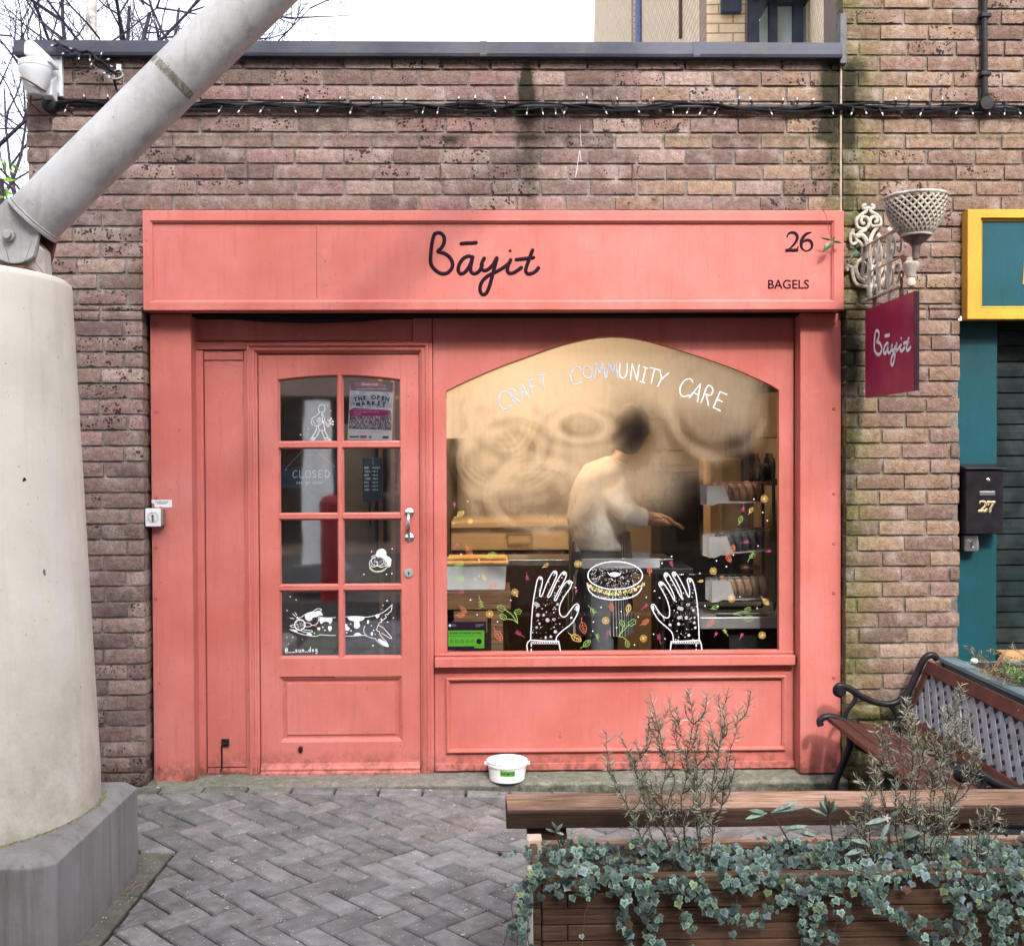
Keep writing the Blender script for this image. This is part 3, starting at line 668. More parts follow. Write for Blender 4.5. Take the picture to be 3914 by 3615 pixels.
for (a, b_) in (gxL, gxR):
    for ri, rr in enumerate([(0, 861)]+rows):
        mid = 'top' if ri == 0 else 'row'
        if ri == 0:
            xs_ = [a-3+(b_-a+6)*i/10 for i in range(11)]
            poly = [(Xq(v), Zq(arcz(v)-2)) for v in xs_]+[(Xq(b_+3), Zq(864)), (Xq(a-3), Zq(864))]
            inner = [(Xq(v), Zq(max(arcz(v), 0)+0.0)) for v in xs_]+[(Xq(b_+3.2), Zq(861+3)), (Xq(a-3.2), Zq(864))]
            path = [(Xq(a-4), Zq(arcz(a-4)))]+[(Xq(v), Zq(arcz(v))) for v in xs_[1:-1]]+[(Xq(b_+4), Zq(arcz(b_+4))), (Xq(b_+4), Zq(864)), (Xq(a-4), Zq(864))]
        else:
            poly = [(Xq(a-3), Zq(rr[0]-3)), (Xq(b_+3), Zq(rr[0]-3)), (Xq(b_+3), Zq(rr[1]+3)), (Xq(a-3), Zq(rr[1]+3))]
            path = [(Xq(a-4), Zq(rr[0]-4)), (Xq(b_+4), Zq(rr[0]-4)), (Xq(b_+4), Zq(rr[1]+4)), (Xq(a-4), Zq(rr[1]+4))]
        pm = MB(); pm.add([(p[0], GY, p[1]) for p in poly], [tuple(range(len(poly)))]); pn = pm.build('pane', M['glass'], door)
        bd = MB(); bd.mould(path, [(0.0, DY+0.001), (-0.0035, DY+0.004), (-0.005, DY+0.010), (-0.0095, DY+0.019), (-0.0095, GY+0.004)]); bd.build('glazing_bead', P_, door)
# lower panel
lp = [(Xq(543), Zq(1320)), (Xq(783), Zq(1320)), (Xq(783), Zq(1446)), (Xq(543), Zq(1446))]
lm = MB(); lm.mould(lp, [(0.0, DY+0.001), (-0.004, DY+0.006), (-0.012, DY+0.010), (-0.016, DY+0.020), (-0.030, DY+0.020), (-0.031, DY+0.014), (-0.033, DY+0.012)])
q0 = 0.033; lm.add([(lp[0][0]+q0, DY+0.012, lp[0][1]-q0), (lp[1][0]-q0, DY+0.012, lp[1][1]-q0), (lp[2][0]-q0, DY+0.012, lp[2][1]+q0), (lp[3][0]+q0, DY+0.012, lp[3][1]+q0)], [(0,1,2,3)])
lm.build('raised_panel', P_, door)
wb = MB(); wb.prism([(DY+0.002, Zq(1486)), (DY-0.018, Zq(1491)), (DY-0.026, Zq(1496)), (DY-0.024, Zq(1500)), (DY-0.034, Zq(1503)), (DY-0.034, Zq(1511)), (DY+0.002, Zq(1511))], dx0+0.002, dx1-0.002, plane='yz'); wb.build('weather_bar', P_, door, bevel=0.001)
# handle
hx = Xq(799.5); h0, h1 = Zq(1000), Zq(1049)
hm = MB()
for zz in (h0, h1): hm.lathe([(0.0235, DY), (0.0235, DY-0.003), (0.020, DY-0.006), (0.010, DY-0.009), (0.008, DY-0.012), (0.0, DY-0.013)], (hx, 0, zz), 20, 'y')
hm.tube([(hx, DY-0.008+0, h0), (hx-0.001, DY-0.026, h0-0.008), (hx-0.003, DY-0.036, h0-0.030), (hx-0.004, DY-0.038, (h0+h1)/2), (hx-0.003, DY-0.036, h1+0.030), (hx-0.001, DY-0.026, h1+0.008), (hx, DY-0.008, h1)], [0.006, 0.0065, 0.008, 0.0105, 0.008, 0.0065, 0.006], 12)
hm.build('door_handle', M['chrome'], door, smooth=True, angle=60)
kx, kz = Xq(797.5), Zq(1118); km = MB(); km.lathe([(0.0215, DY+0.001), (0.0215, DY-0.005), (0.0195, DY-0.008), (0.0, DY-0.0085)], (kx, 0, kz), 28, 'y'); lock = km.build('lock_escutcheon', simple('satin_metal', (0.45, 0.52, 0.56), 0.35, 0.6, 0.1, 30), door, smooth=True)
kh = MB(); disc(kh, kx, kz+0.002, 0.0042, DY-0.0090); kh.add([(kx-0.002, DY-0.0092, kz+0.001), (kx+0.002, DY-0.0092, kz+0.001), (kx+0.0026, DY-0.0092, kz-0.0095), (kx-0.0026, DY-0.0092, kz-0.0095)], [(0,1,2,3)]); kh.build('keyhole', M['dark'], door)
kb = MB(); p = D(588, 1463, DY); kb.lathe([(0.010, DY+0.001), (0.010, DY-0.004), (0.011, DY-0.012), (0.0, DY-0.016)], (p.x, 0, 0), 16, 'y'); kb.v = [(a, b_, c*1.45+p.z) for a, b_, c in kb.v]; kb.build('door_knob', M['blackiron'], door, smooth=True)
# cabin hook on the side panel
hk = MB(); p = D(440, 1451, FR); hk.box(p.x-0.018, p.x+0.018, FR-0.002, FR+0.01, p.z-0.017, p.z+0.017)
hk.tube([(p.x-0.006, FR-0.010, p.z-0.002), (p.x-0.014, FR-0.014, p.z-0.012), (p.x-0.013, FR-0.012, p.z-0.06), (p.x-0.014, FR-0.012, p.z-0.118), (p.x-0.020, FR-0.012, p.z-0.132)], 0.0042, 8)
hk.tube([(p.x-0.010, FR-0.002, p.z+0.004), (p.x-0.008, FR-0.014, p.z+0.002), (p.x+0.006, FR-0.012, p.z-0.002), (p.x+0.008, FR-0.001, p.z)], 0.003, 6)
hk.build('cabin_hook', M['blackiron'], shop, bevel=0.003)
# --- arched window
archz = [(78,350),(140,318),(200,291),(275,257),(350,226),(425,197),(500,170),(575,142),(650,116),(725,93),(800,75),(860,63),(920,55),(980,52),(1040,54),(1100,61),(1175,76),(1250,96),(1325,118),(1400,141),(1475,165),(1550,190),(1625,217),(1700,247),(1800,292),(1855,318),(1898,345)]
def arch_pts(Y, ins=0.0):
    P = [PY(1650+x/1.429, 1250+y/1.429, Y) for x, y in archz]
    P = [(p.x, p.z) for p in P]
    zb = DZ(1274, Y)
    P = [(P[0][0], zb), (P[0][0], zb+(P[0][1]-zb)*0.5)]+P+[(P[-1][0], zb+(P[-1][1]-zb)*0.5), (P[-1][0], zb)]
    # bottom edge points back to start
    xr, xl = P[-1][0], P[0][0]
    for i in range(1, 12): P.append((xr+(xl-xr)*i/12, zb))
    return P
WY = FR
inner = arch_pts(WY)
ox0, ox1, oz0, oz1 = Xd(847), Xd(1551), Zd(1300), zt
def outer_of(p):
    cx_, cz_ = 0.5, 1.25; dx, dz = p[0]-cx_, p[1]-cz_; t = 1e9
    if dx > 1e-9: t = min(t, (ox1-cx_)/dx)
    if dx < -1e-9: t = min(t, (ox0-cx_)/dx)
    if dz > 1e-9: t = min(t, (oz1-cz_)/dz)
    if dz < -1e-9: t = min(t, (Zd(1280)-cz_)/dz)
    return (cx_+dx*t, cz_+dz*t)
outer = [outer_of(p) for p in inner]
# make sure the four outer corners exist
def snap(P, c):
    i = min(range(len(P)), key=lambda k: (P[k][0]-c[0])**2+(P[k][1]-c[1])**2); P[i] = c
for c in ((ox0, oz1), (ox1, oz1), (ox0, Zd(1280)), (ox1, Zd(1280))): snap(outer, c)
win = thing('shop_window', 'x', 'x'); del win['label']; del win['category']; adopt(win, shop)
wf = MB(); wf.ring(outer, inner, WY, WY+0.035)
wf.build('window_frame', M['paint'], win, bevel=0.0012)
wf = MB(); wf.box(ox0+0.003, ox1-0.003, WY-0.045, WY+0.036, Zd(1300), Zd(1281)); wf.build('window_sill', P_, win, bevel=0.004)
wf = MB(); wf.box(ox0, ox1, WY-0.008, WY+0.03, Zd(1280), Zd(1275)-0.001); wf.build('sill_bead', P_, win, bevel=0.002)
# stall riser
rz0, rz1 = 0.010, Zd(1301)
r0 = [(Xd(872), Zd(1325)), (Xd(1533), Zd(1325)), (Xd(1533), Zd(1467)), (Xd(872), Zd(1467))]
ri = MB(); ri.ring([(ox0, rz1), (Xd(1560), rz1), (Xd(1560), rz0), (ox0, rz0)], r0, FR+0.004, FR+0.03); ri.build('stall_riser', P_, shop, bevel=0.0015)
ri = MB(); ri.mould(r0, [(0.006, FR+0.005), (0.006, FR-0.010), (0.001, FR-0.014), (-0.004, FR-0.013), (-0.006, FR-0.007), (-0.011, FR-0.005), (-0.013, FR+0.012)]); ri.build('riser_moulding', P_, shop)
bx('riser_panel', r0[0][0]-0.002, r0[1][0]+0.002, FR+0.010, FR+0.028, r0[2][1]-0.002, r0[0][1]+0.002, bev=0)
bx('riser_skirting', ox0, Xd(1560), FR-0.010, FR+0.003, rz0, Zd(1490), bev=0.003)
bx('window_side_post', Xd(1553), Xd(1563), FR-0.030, FR+0.05, rz0, zt, bev=0.003)
# ------------------------------------------------ misted glass
def fogf(X, Z):
    # X: -0.30..1.32, Z: 0.58..2.10 ; density of condensation on the inside of the pane
    u_ = (X+0.30)/1.62; v_ = (Z-0.58)/1.51
    f = 0.80*max(0, min(1, (v_-0.28)/0.26)); f += 0.32*max(0, min(1, (v_-0.62)/0.3))
    f *= max(0.0, min(1, (0.985-u_)/0.09)); edge = max(0, min(1, (u_-0.035+0.03*noise.noise(Vector((Z*14, 3, 0))))/0.05)) if v_ < 0.68 else 1
    f *= 0.25+0.75*edge
    # cleared area round and right of the cook, wiped low
    f *= 1-0.55*math.exp(-((u_-0.70)/0.11)**2-((v_-0.33)/0.28)**2)
    f *= 1-0.88*math.exp(-((u_-0.565)/0.075)**2-((v_-0.68)/0.13)**2)
    f *= 1-0.10*math.exp(-((u_-0.50)/0.12)**2-((v_-0.48)/0.14)**2)
    f *= 1-0.92*max(0, min(1, (u_-0.70)/0.10))*max(0, min(1, (0.60-v_)/0.14))
    f *= 1-0.45*max(0, min(1, (u_-0.62)/0.10))*max(0, min(1, (0.80-v_)/0.14))
    # running streaks below the mist
    if 0.16 < v_ < 0.40: f += 0.20*max(0, noise.noise(Vector((X*70, Z*6, 2)))+0.15)*(1-u_*0.9)*(1-abs(v_-0.30)/0.14 if abs(v_-0.30) < 0.14 else 0)
    # circular wipe marks
    for cx_, cz_, r_, s_, q in ((-0.03, 1.72, 0.17, 0.16, 1.1), (0.14, 1.33, 0.21, -0.34, 0.75), (0.02, 1.55, 0.20, 0.10, 0.8), (0.36, 1.66, 0.13, -0.20, 0.55), (1.02, 1.78, 0.24, 0.20, 1.15), (-0.1, 1.5, 0.12, -0.12, 1.2)):
        d = math.hypot((X-cx_), (Z-cz_)/q); 
        if s_ < 0: f += s_*math.exp(-(d/(r_*0.8))**4)*0.8
        f += 0.9*abs(s_)*math.exp(-((d-r_-0.02*noise.noise(Vector((X*6, Z*6, 3))))/0.022)**2)*max(0, 0.45+1.5*noise.noise(Vector((X*6, Z*6, 5))))
        f += 0.06*math.sin(d*210+5*noise.noise(Vector((X*7, Z*7, r_))))*math.exp(-((d-r_)/0.07)**2)*max(0, 0.2+1.6*noise.noise(Vector((X*6, Z*6, 8))))
        d2 = d*60; f += 0.10*math.sin(d2+3*noise.noise(Vector((X*6, Z*6, 1))))*math.exp(-((d-r_)/0.10)**2)
    f += 0.34*noise.noise(Vector((X*4, Z*4, 0)))*(1 if v_ > 0.3 else 0.2)
    return max(0.0, min(1.0, f))
zb_, zt_ = Zd(1274)-0.004, 2.11; xa, xb = Xd(866), Xd(1530)
NX, NZ = 290, 270; gp = MB(); al = []
GW = WY+0.022
for j in range(NZ+1):
    for i in range(NX+1):
        X = xa+(xb-xa)*i/NX; Z = zb_+(zt_-zb_)*j/NZ; gp.v.append((X, GW, Z)); al.append(fogf(X, Z))
gp.f = [(j*(NX+1)+i, j*(NX+1)+i+1, (j+1)*(NX+1)+i+1, (j+1)*(NX+1)+i) for j in range(NZ) for i in range(NX)]; gp.mi = [0]*len(gp.f); gp.a = al
# trim pane to the arch: keep only quads under it
poly = inner
def under(X, Z):
    c = False; n_ = len(poly)
    for k in range(n_):
        (x1, z1), (x2, z2) = poly[k-1], poly[k]
        if (z1 > Z) != (z2 > Z) and X < (x2-x1)*(Z-z1)/(z2-z1)+x1: c = not c
    return c
keep = []
for f_ in gp.f:
    X, Z = gp.v[f_[0]][0]*0.5+gp.v[f_[2]][0]*0.5, gp.v[f_[0]][2]*0.5+gp.v[f_[2]][2]*0.5
    if Z < 1.80 or under(X, Z-0.03) : keep.append(f_)
gp.f = keep; gp.mi = [0]*len(keep)
m, nt, bs = newmat('misted_glass'); nt.nodes.remove(bs); out = nt.nodes['Material Output']
at = nd(nt, 'ShaderNodeAttribute', attribute_name='Msk')
tr = nd(nt, 'ShaderNodeBsdfTransparent'); tr.inputs[0].default_value = (0.9, 0.92, 0.9, 1)
gl = nd(nt, 'ShaderNodeBsdfGlossy', Roughness=0.02)
mx = nd(nt, 'ShaderNodeMixShader'); lk(nt, reflect_fac(nt, 1.5), mx.inputs[0]); lk(nt, tr.outputs[0], mx.inputs[1]); lk(nt, gl.outputs[0], mx.inputs[2])
rfb = nd(nt, 'ShaderNodeBsdfRefraction', Roughness=0.20, IOR=1.10); rfb.inputs['Color'].default_value = (0.95, 0.93, 0.88, 1)
tl = nd(nt, 'ShaderNodeBsdfTranslucent'); tl.inputs[0].default_value = (0.92, 0.90, 0.86, 1)
dfd = nd(nt, 'ShaderNodeBsdfDiffuse'); dfd.inputs[0].default_value = (0.55, 0.54, 0.53, 1)
fa = at.outputs['Fac']
nz2 = noise_n(nt, 14, 8, 0.75, stretch=(1, 1, 1)); stv = noise_n(nt, 30, 5, 0.7, stretch=(1.6, 1, 0.22))
fog = math_n(nt, 'MULTIPLY', fa, math_n(nt, 'ADD', 0.55, math_n(nt, 'ADD', math_n(nt, 'MULTIPLY', nz2, 0.5), math_n(nt, 'MULTIPLY', stv, 0.4))), True)
a1 = nd(nt, 'ShaderNodeMixShader'); lk(nt, math_n(nt, 'MULTIPLY', fog, 0.62), a1.inputs[0]); lk(nt, rfb.outputs[0], a1.inputs[1]); lk(nt, tl.outputs[0], a1.inputs[2])
a2 = nd(nt, 'ShaderNodeMixShader'); a2.inputs[0].default_value = 0.10; lk(nt, math_n(nt, 'MULTIPLY', fog, 0.10), a2.inputs[0]); lk(nt, a1.outputs[0], a2.inputs[1]); lk(nt, dfd.outputs[0], a2.inputs[2])
a3 = nd(nt, 'ShaderNodeMixShader'); lk(nt, ramp(nt, fog, [(0.02, g(0)), (0.55, g(1))]), a3.inputs[0]); lk(nt, mx.outputs[0], a3.inputs[1]); lk(nt, a2.outputs[0], a3.inputs[2])
lk(nt, a3.outputs[0], out.inputs['Surface']); M['fog'] = m
wpane = gp.build('window_pane', m, win)
# grimy line along the pane's foot
# lock box and torn sticker on the left pilaster
lb = thing('key_switch', 'square metal key switch box with a round lock, fixed on the left coral pilaster', 'key switch', (-1.63, 0.0, 1.23))
def keyswitch(x0, x1, z0, z1, yf, yb, root, mt):
    b = MB(); b.box(x0, x1, yf, yf+0.006, z0, z1); b.build('cover_plate', mt, root, bevel=0.003)
    b = MB(); b.box(x0+0.006, x1+0.008, yf+0.007, yb, z0+0.004, z1-0.003); b.build('switch_body', simple('grimy_box', (0.20, 0.16, 0.13), 0.7, 0.1, 0.4, 60), root, bevel=0.003)
    cx_, cz_ = (x0+x1)/2, (z0+z1)/2; r = (x1-x0)*0.34
    b = MB(); b.lathe([(r, yf+0.001), (r, yf-0.002), (r*0.92, yf-0.002), (r*0.9, yf+0.0005), (0.0, yf+0.0004)], (cx_, 0, cz_), 28, 'y'); b.build('lock_rose', M['steel'], root, smooth=True)
    b = MB(); b.lathe([(r*0.26, yf), (r*0.26, yf-0.006), (0, yf-0.0065)], (cx_, 0, cz_+r*0.3), 16, 'y'); b.box(cx_-r*0.17, cx_+r*0.17, yf-0.005, yf, cz_-r*0.8, cz_+r*0.12); cyl = b.build('lock_barrel', M['chrome'], root, smooth=True, angle=30)
    b = MB(); b.box(cx_-r*0.05, cx_+r*0.05, yf-0.0072, yf-0.006, cz_+r*0.16, cz_+r*0.44); b.build('key_slot', M['dark'], cyl)
p0, p1 = PY(555, 1943, 0.01), PY(615, 2012, 0.01)
keyswitch(p0.x, p1.x, p1.z, p0.z, 0.008, 0.058, lb, M['whiteplastic'])
stk = thing('torn_sticker', 'torn white sticker above the key switch on the left coral pilaster', 'sticker', (-1.6, 0.059, 1.28))
ys = PA-0.0016
pts = [(700,590),(590,310),(820,300),(1370,300),(1375,580),(1000,590),(960,560),(900,545),(880,590)]
pts = [(585,300),(1370,298),(1375,578),(1250,590),(1000,585),(960,560),(900,545),(890,590),(740,585),(700,540),(700,470),(690,450),(590,420)]
b = MB(); b.prism([(q.x, q.z) for q in (PY(520+x/10.005, 1880+y/10.005, ys) for x, y in pts)][::-1], ys, ys+0.001); b.build('sticker_paper', M['whiteplastic'], stk)
q = PY(520+980/10.005, 1880+385/10.005, ys); text_mesh('sticker_print', 'HARLING', 0.0145, (q.x, ys-0.0008, q.z), flat('sticker_ink', rgb(30, 40, 60)), stk, sx=1.0)
b = MB(); q0, q1 = PY(520+800/10.005, 1880+448/10.005, ys), PY(520+1150/10.005, 1880+448/10.005, ys); b.box(q0.x, q1.x, ys-0.0008, ys-0.0002, q0.z-0.0009, q0.z+0.0009); b.build('sticker_rule', M['ink'], stk)
# ================================================================ hand lettering: one stroke alphabet
GL = {
'A': [[(0,0),(.45,1),(.9,0)],[(.18,.38),(.75,.38)]], 'B': [[(.1,0),(.1,1),(.6,.95),(.65,.6),(.1,.53),(.75,.45),(.75,.08),(.1,0)]],
'C': [[(.85,.85),(.6,1),(.25,.85),(.05,.45),(.2,.08),(.5,0),(.85,.15)]], 'D': [[(.1,0),(.1,1),(.6,.9),(.85,.5),(.6,.08),(.1,0)]],
'E': [[(.8,1),(.1,1),(.1,0),(.8,0)],[(.1,.52),(.65,.52)]], 'F': [[(.8,1),(.1,1),(.1,0)],[(.1,.55),(.6,.55)]],
'G': [[(.85,.85),(.5,1),(.08,.6),(.1,.2),(.5,0),(.85,.2),(.85,.45),(.5,.45)]], 'H': [[(.1,0),(.1,1)],[(.8,0),(.8,1)],[(.1,.5),(.8,.5)]],
'I': [[(.5,0),(.5,1)],[(.25,0),(.75,0)],[(.25,1),(.75,1)]], 'L': [[(.15,1),(.1,0),(.8,0)]],
'M': [[(.02,0),(.2,1),(.5,.35),(.8,1),(.98,0)]], 'N': [[(.1,0),(.1,1),(.8,0),(.85,1)]],
'O': [[(.5,1),(.12,.8),(.05,.4),(.3,.02),(.65,.02),(.9,.4),(.82,.8),(.5,1)]], 'P': [[(.1,0),(.1,1),(.7,.92),(.75,.6),(.1,.48)]],
'R': [[(.1,0),(.1,1),(.65,.95),(.7,.6),(.1,.5)],[(.3,.5),(.85,0)]], 'S': [[(.8,.88),(.45,1),(.12,.78),(.4,.52),(.75,.32),(.6,.04),(.1,.1)]],
'T': [[(.5,0),(.5,1)],[(.05,1),(.95,1)]], 'U': [[(.1,1),(.1,.3),(.45,0),(.8,.3),(.8,1)]], 'W': [[(0,1),(.2,0),(.45,.7),(.7,0),(.95,1)]],
'Y': [[(.05,1),(.45,.5)],[(.9,1),(.45,.5),(.35,0)]], '0': [[(.5,1),(.15,.7),(.2,.1),(.5,0),(.8,.3),(.8,.8),(.5,1)]], '1': [[(.4,0),(.4,1),(.2,.8)]],
'3': [[(.2,.95),(.7,.9),(.4,.55),(.75,.3),(.5,0),(.15,.1)]], '4': [[(.6,0),(.6,1),(.1,.35),(.85,.35)]], '5': [[(.8,1),(.25,1),(.2,.55),(.65,.55),(.75,.2),(.45,0),(.15,.1)]],
'2': [[(.15,.8),(.45,1),(.75,.75),(.15,0),(.8,0)]], '8': [[(.5,.52),(.2,.75),(.5,1),(.8,.75),(.5,.52),(.15,.25),(.5,0),(.85,.25),(.5,.52)]], '-': [[(.1,.5),(.8,.5)]], '_': [[(.0,.0),(.9,.0)]], '!': [[(.5,1),(.45,.3)],[(.43,.05),(.44,0)]],
'@': [[(.6,.3),(.35,.25),(.3,.55),(.6,.65),(.65,.3),(.85,.3),(.9,.7),(.5,.98),(.08,.6),(.1,.1),(.5,-.1),(.8,0)]],
's': [[(.6,.5),(.25,.5),(.3,.3),(.6,.2),(.5,0),(.15,.02)]], 'e': [[(.15,.28),(.65,.33),(.5,.55),(.2,.45),(.15,.1),(.4,0),(.7,.1)]], 'y': [[(.15,.55),(.2,.2),(.5,.15),(.7,.55)],[(.7,.55),(.55,-.3),(.2,-.3)]],
'a': [[(.65,.5),(.3,.55),(.1,.25),(.35,0),(.62,.2),(.65,.5),(.68,.08),(.8,0)]], 'o': [[(.4,.55),(.12,.3),(.4,0),(.68,.3),(.4,.55)]], 'n': [[(.12,.5),(.12,0)],[(.12,.3),(.4,.55),(.65,.35),(.65,0)]],
'u': [[(.12,.5),(.15,.1),(.45,0),(.62,.3),(.62,.5),(.66,0)]], 'd': [[(.65,.3),(.35,.5),(.1,.25),(.35,0),(.65,.2),(.68,1),(.68,0)]], 'g': [[(.65,.45),(.35,.55),(.12,.3),(.35,.08),(.63,.3),(.62,-.25),(.35,-.42),(.12,-.3)]],
'x': [[(.1,.5),(.6,0)],[(.6,.5),(.1,0)]],
}
SOFT = set('CDOSGUPBR0385269@seyaonudg')
def hand(mb, s, x, z, h, wd, sw, Y, rot=0.0, adv=1.0, slant=0.0):
    cx = x; cr, sr = math.cos(rot), math.sin(rot)
    for ch in s:
        if ch == ' ': cx += wd*0.6*adv; continue
        for stt in GL.get(ch, []):
            pts = [Vector(((a+slant*b)*wd, b*h)) for a, b in stt]
            if ch in SOFT and len(pts) > 2: pts = catmull(pts, 4)
            P = [(x+((cx-x)+p.x)*cr-p.y*sr, z+((cx-x)+p.x)*sr+p.y*cr) for p in pts]
            ribbon(mb, P, sw, Y)
        cx += wd*1.18*adv
# ------------------------------------------------ words over the window
def drawing(name, mb, mat, parent, label=None):
    if not mb.v: return
    o = mb.build(name, mat, parent)
    if label: o['label'] = label
    return o
YD = WY+0.0195
def glyph_at(mb, ch, cx, cy, h, wd, rot, Y, sw):    # cx,cy in the 1.429 window view
    p = PY(1650+cx/1.429, 1250+cy/1.429, Y); r = rad(rot); k = 1/(1.429*821.6)
    H_, W_ = h*k*1.02, wd*k
    for stt in GL[ch]:
        pts = [Vector(((a-0.45)*W_, (b-0.5)*H_)) for a, b in stt]
        if ch in SOFT and len(pts) > 2: pts = catmull(pts, 5)
        ribbon(mb, [(p.x+q.x*math.cos(r)-q.y*math.sin(r), p.z+q.x*math.sin(r)+q.y*math.cos(r)) for q in pts], sw, Y)
lay = [('C',394,402,98,75,12,'l'),('R',452,380,82,48,20,'l'),('A',500,350,80,46,14,'l'),('F',557,330,80,50,12,'l'),('T',605,302,82,52,8,'l'),
       ('C',785,268,98,75,4,'l'),('O',850,248,66,58,6,'l'),('M',915,240,82,64,2,'l'),('M',983,236,80,66,-2,'l'),('U',1046,240,82,58,-4,'w'),('N',1108,248,88,54,-6,'w'),('I',1158,262,82,46,-14,'w'),('T',1205,268,84,56,-14,'w'),('Y',1255,285,92,62,-20,'w'),
       ('C',1388,330,104,76,-16,'w'),('A',1448,355,96,58,-24,'w'),('R',1508,375,98,60,-22,'w'),('E',1575,405,96,60,-24,'w')]
for a_, c_ in ((0, 5), (5, 14), (14, 18)):
    ma = MB()
    for ch, x, y, h, wd, r_, c in lay[a_:c_]: ma.m = 0 if c == 'l' else 1; glyph_at(ma, ch, x, y, h, wd, r_, YD, 0.0068)
    drawing('painted_word', ma, [M['lilac'], M['white']], win)
# ------------------------------------------------ painted hands and bagel
def H2(pts): return zc(pts, 1900, 2080, 2.2233, YD)
LH = [(285,812),(290,700),(298,580),(308,480),(322,400),(338,320),(352,284),(369,276),(383,290),(384,325),(374,370),(364,415),(362,438),(378,440),(396,400),(420,335),(450,275),(475,236),(494,226),(508,242),(502,280),(480,330),(450,395),(430,440),(440,450),(458,425),(485,360),(520,290),(550,246),(572,234),(588,248),(582,285),(560,330),(520,400),(492,455),(488,476),(503,472),(530,415),(562,350),(594,315),(620,310),(634,326),(622,370),(590,415),(550,480),(530,540),(534,590),(556,615),(585,610),(620,565),(655,520),(680,506),(695,525),(690,565),(668,620),(630,675),(580,715),(535,752),(508,785),(500,816)]
RH = [(1498,826),(1495,778),(1475,735),(1430,695),(1375,645),(1335,585),(1312,535),(1318,510),(1340,518),(1368,565),(1402,605),(1438,625),(1462,612),(1466,560),(1450,490),(1420,420),(1388,365),(1374,332),(1388,318),(1415,332),(1450,380),(1480,430),(1505,478),(1510,470),(1500,425),(1470,360),(1432,295),(1420,258),(1436,242),(1460,260),(1495,320),(1530,385),(1562,450),(1570,445),(1558,390),(1520,310),(1488,255),(1500,236),(1522,248),(1555,300),(1595,380),(1625,444),(1634,438),(1636,390),(1622,330),(1616,300),(1636,290),(1662,312),(1688,410),(1702,520),(1712,650),(1718,812)]
def hatch_hand(outline, cuff, beads, mirror):
    mb = MB(); mp = MB()
    ribbon(mb, H2([(p.x, p.y) for p in catmull([Vector(p) for p in outline], 4)]), 0.0050, YD)
    for c in cuff: ribbon(mb, H2(c), 0.0055, YD)
    for i in range(12):
        q = H2([(beads[0]+(beads[1]-beads[0])*i/11, beads[2])])[0]; ring_ = [(q[0]+0.0052*math.cos(t), q[1]+0.0052*math.sin(t)) for t in [k*math.pi/5 for k in range(11)]]; ribbon(mb, ring_, 0.0022, YD)
    xs = [p[0] for p in outline]; ys = [p[1] for p in outline]; rr = random.Random(3+mirror); n = 0; done = []
    def inside(x, y, m_=14):
        def ins(x, y):
            c = False
            for k in range(len(outline)):
                (x1, y1), (x2, y2) = outline[k-1], outline[k]
                if (y1 > y) != (y2 > y) and x < (x2-x1)*(y-y1)/(y2-y1)+x1: c = not c
            return c
        return all(ins(x+a, y+b) for a, b in ((m_,0),(-m_,0),(0,m_),(0,-m_)))
    tries = 0
    while n < 95 and tries < 6000:
        tries += 1
        x, y = rr.uniform(min(xs), max(xs)), rr.uniform(min(ys), max(ys)); kind = rr.random(); big = kind > 0.62 and y > 450
        if not inside(x, y, 20 if big else 9) or any(math.hypot(x-a, y-b) < (c+(20 if big else 9)) for a, b, c in done): continue
        done.append((x, y, 17 if big else 7)); n += 1
        q = H2([(x, y)])[0]; tgt = mp if rr.random() < 0.16 else mb
        if not big: disc(tgt, q[0], q[1], rr.choice([0.0012, 0.0018, 0.0028]), YD, 8)
        else:
            t = rr.randrange(5); s_ = rr.uniform(0.0075, 0.0105)
            if t == 0:    # flower
                for k in range(5): a = k*2*math.pi/5+x; ribbon(mb, [(q[0]+s_*0.55*math.cos(a)+s_*0.35*math.cos(u_), q[1]+s_*0.55*math.sin(a)+s_*0.35*math.sin(u_)) for u_ in [v*math.pi/3 for v in range(7)]], 0.0018, YD)
            elif t == 1:  # heart
                ribbon(tgt, [(q[0]+s_*0.055*16*math.sin(v)**3, q[1]+s_*0.055*(13*math.cos(v)-5*math.cos(2*v)-2*math.cos(3*v))) for v in [k*math.pi/8 for k in range(17)]], 0.0019, YD)
            elif t == 2:  # leafy sprig
                a = rr.uniform(0, 6.28); d = Vector((math.cos(a), math.sin(a))); pz = Vector((-d.y, d.x)); o_ = Vector(q)
                ribbon(mb, [(o_-d*s_*1.6)[:], (o_+d*s_*1.6)[:]], 0.0018, YD)
                for k in (-1, 0, 1):
                    for sg in (-1, 1): c_ = o_+d*s_*k*0.9+pz*sg*s_*0.55; ribbon(mb, [(c_+(d*math.cos(v)+pz*sg*0.7*math.sin(v))*s_*0.38)[:] for v in [j*math.pi/3 for j in range(7)]], 0.0016, YD)
            elif t == 3:
                for k in range(4): a = k*math.pi/4; ribbon(mb, [(q[0]-s_*0.7*math.cos(a), q[1]-s_*0.7*math.sin(a)), (q[0]+s_*0.7*math.cos(a), q[1]+s_*0.7*math.sin(a))], 0.0014, YD)
            else:
                disc(mb, q[0], q[1], s_*0.45, YD, 5)
                for k in range(5): a = k*2*math.pi/5; disc(mb, q[0]+s_*0.45*math.cos(a), q[1]+s_*0.45*math.sin(a), s_*0.3, YD+0.0001, 6)
    h_ = drawing('painted_hand', mb, M['white'], win)
    drawing('painted_hand_accent', mp, M['pink'], win); return h_
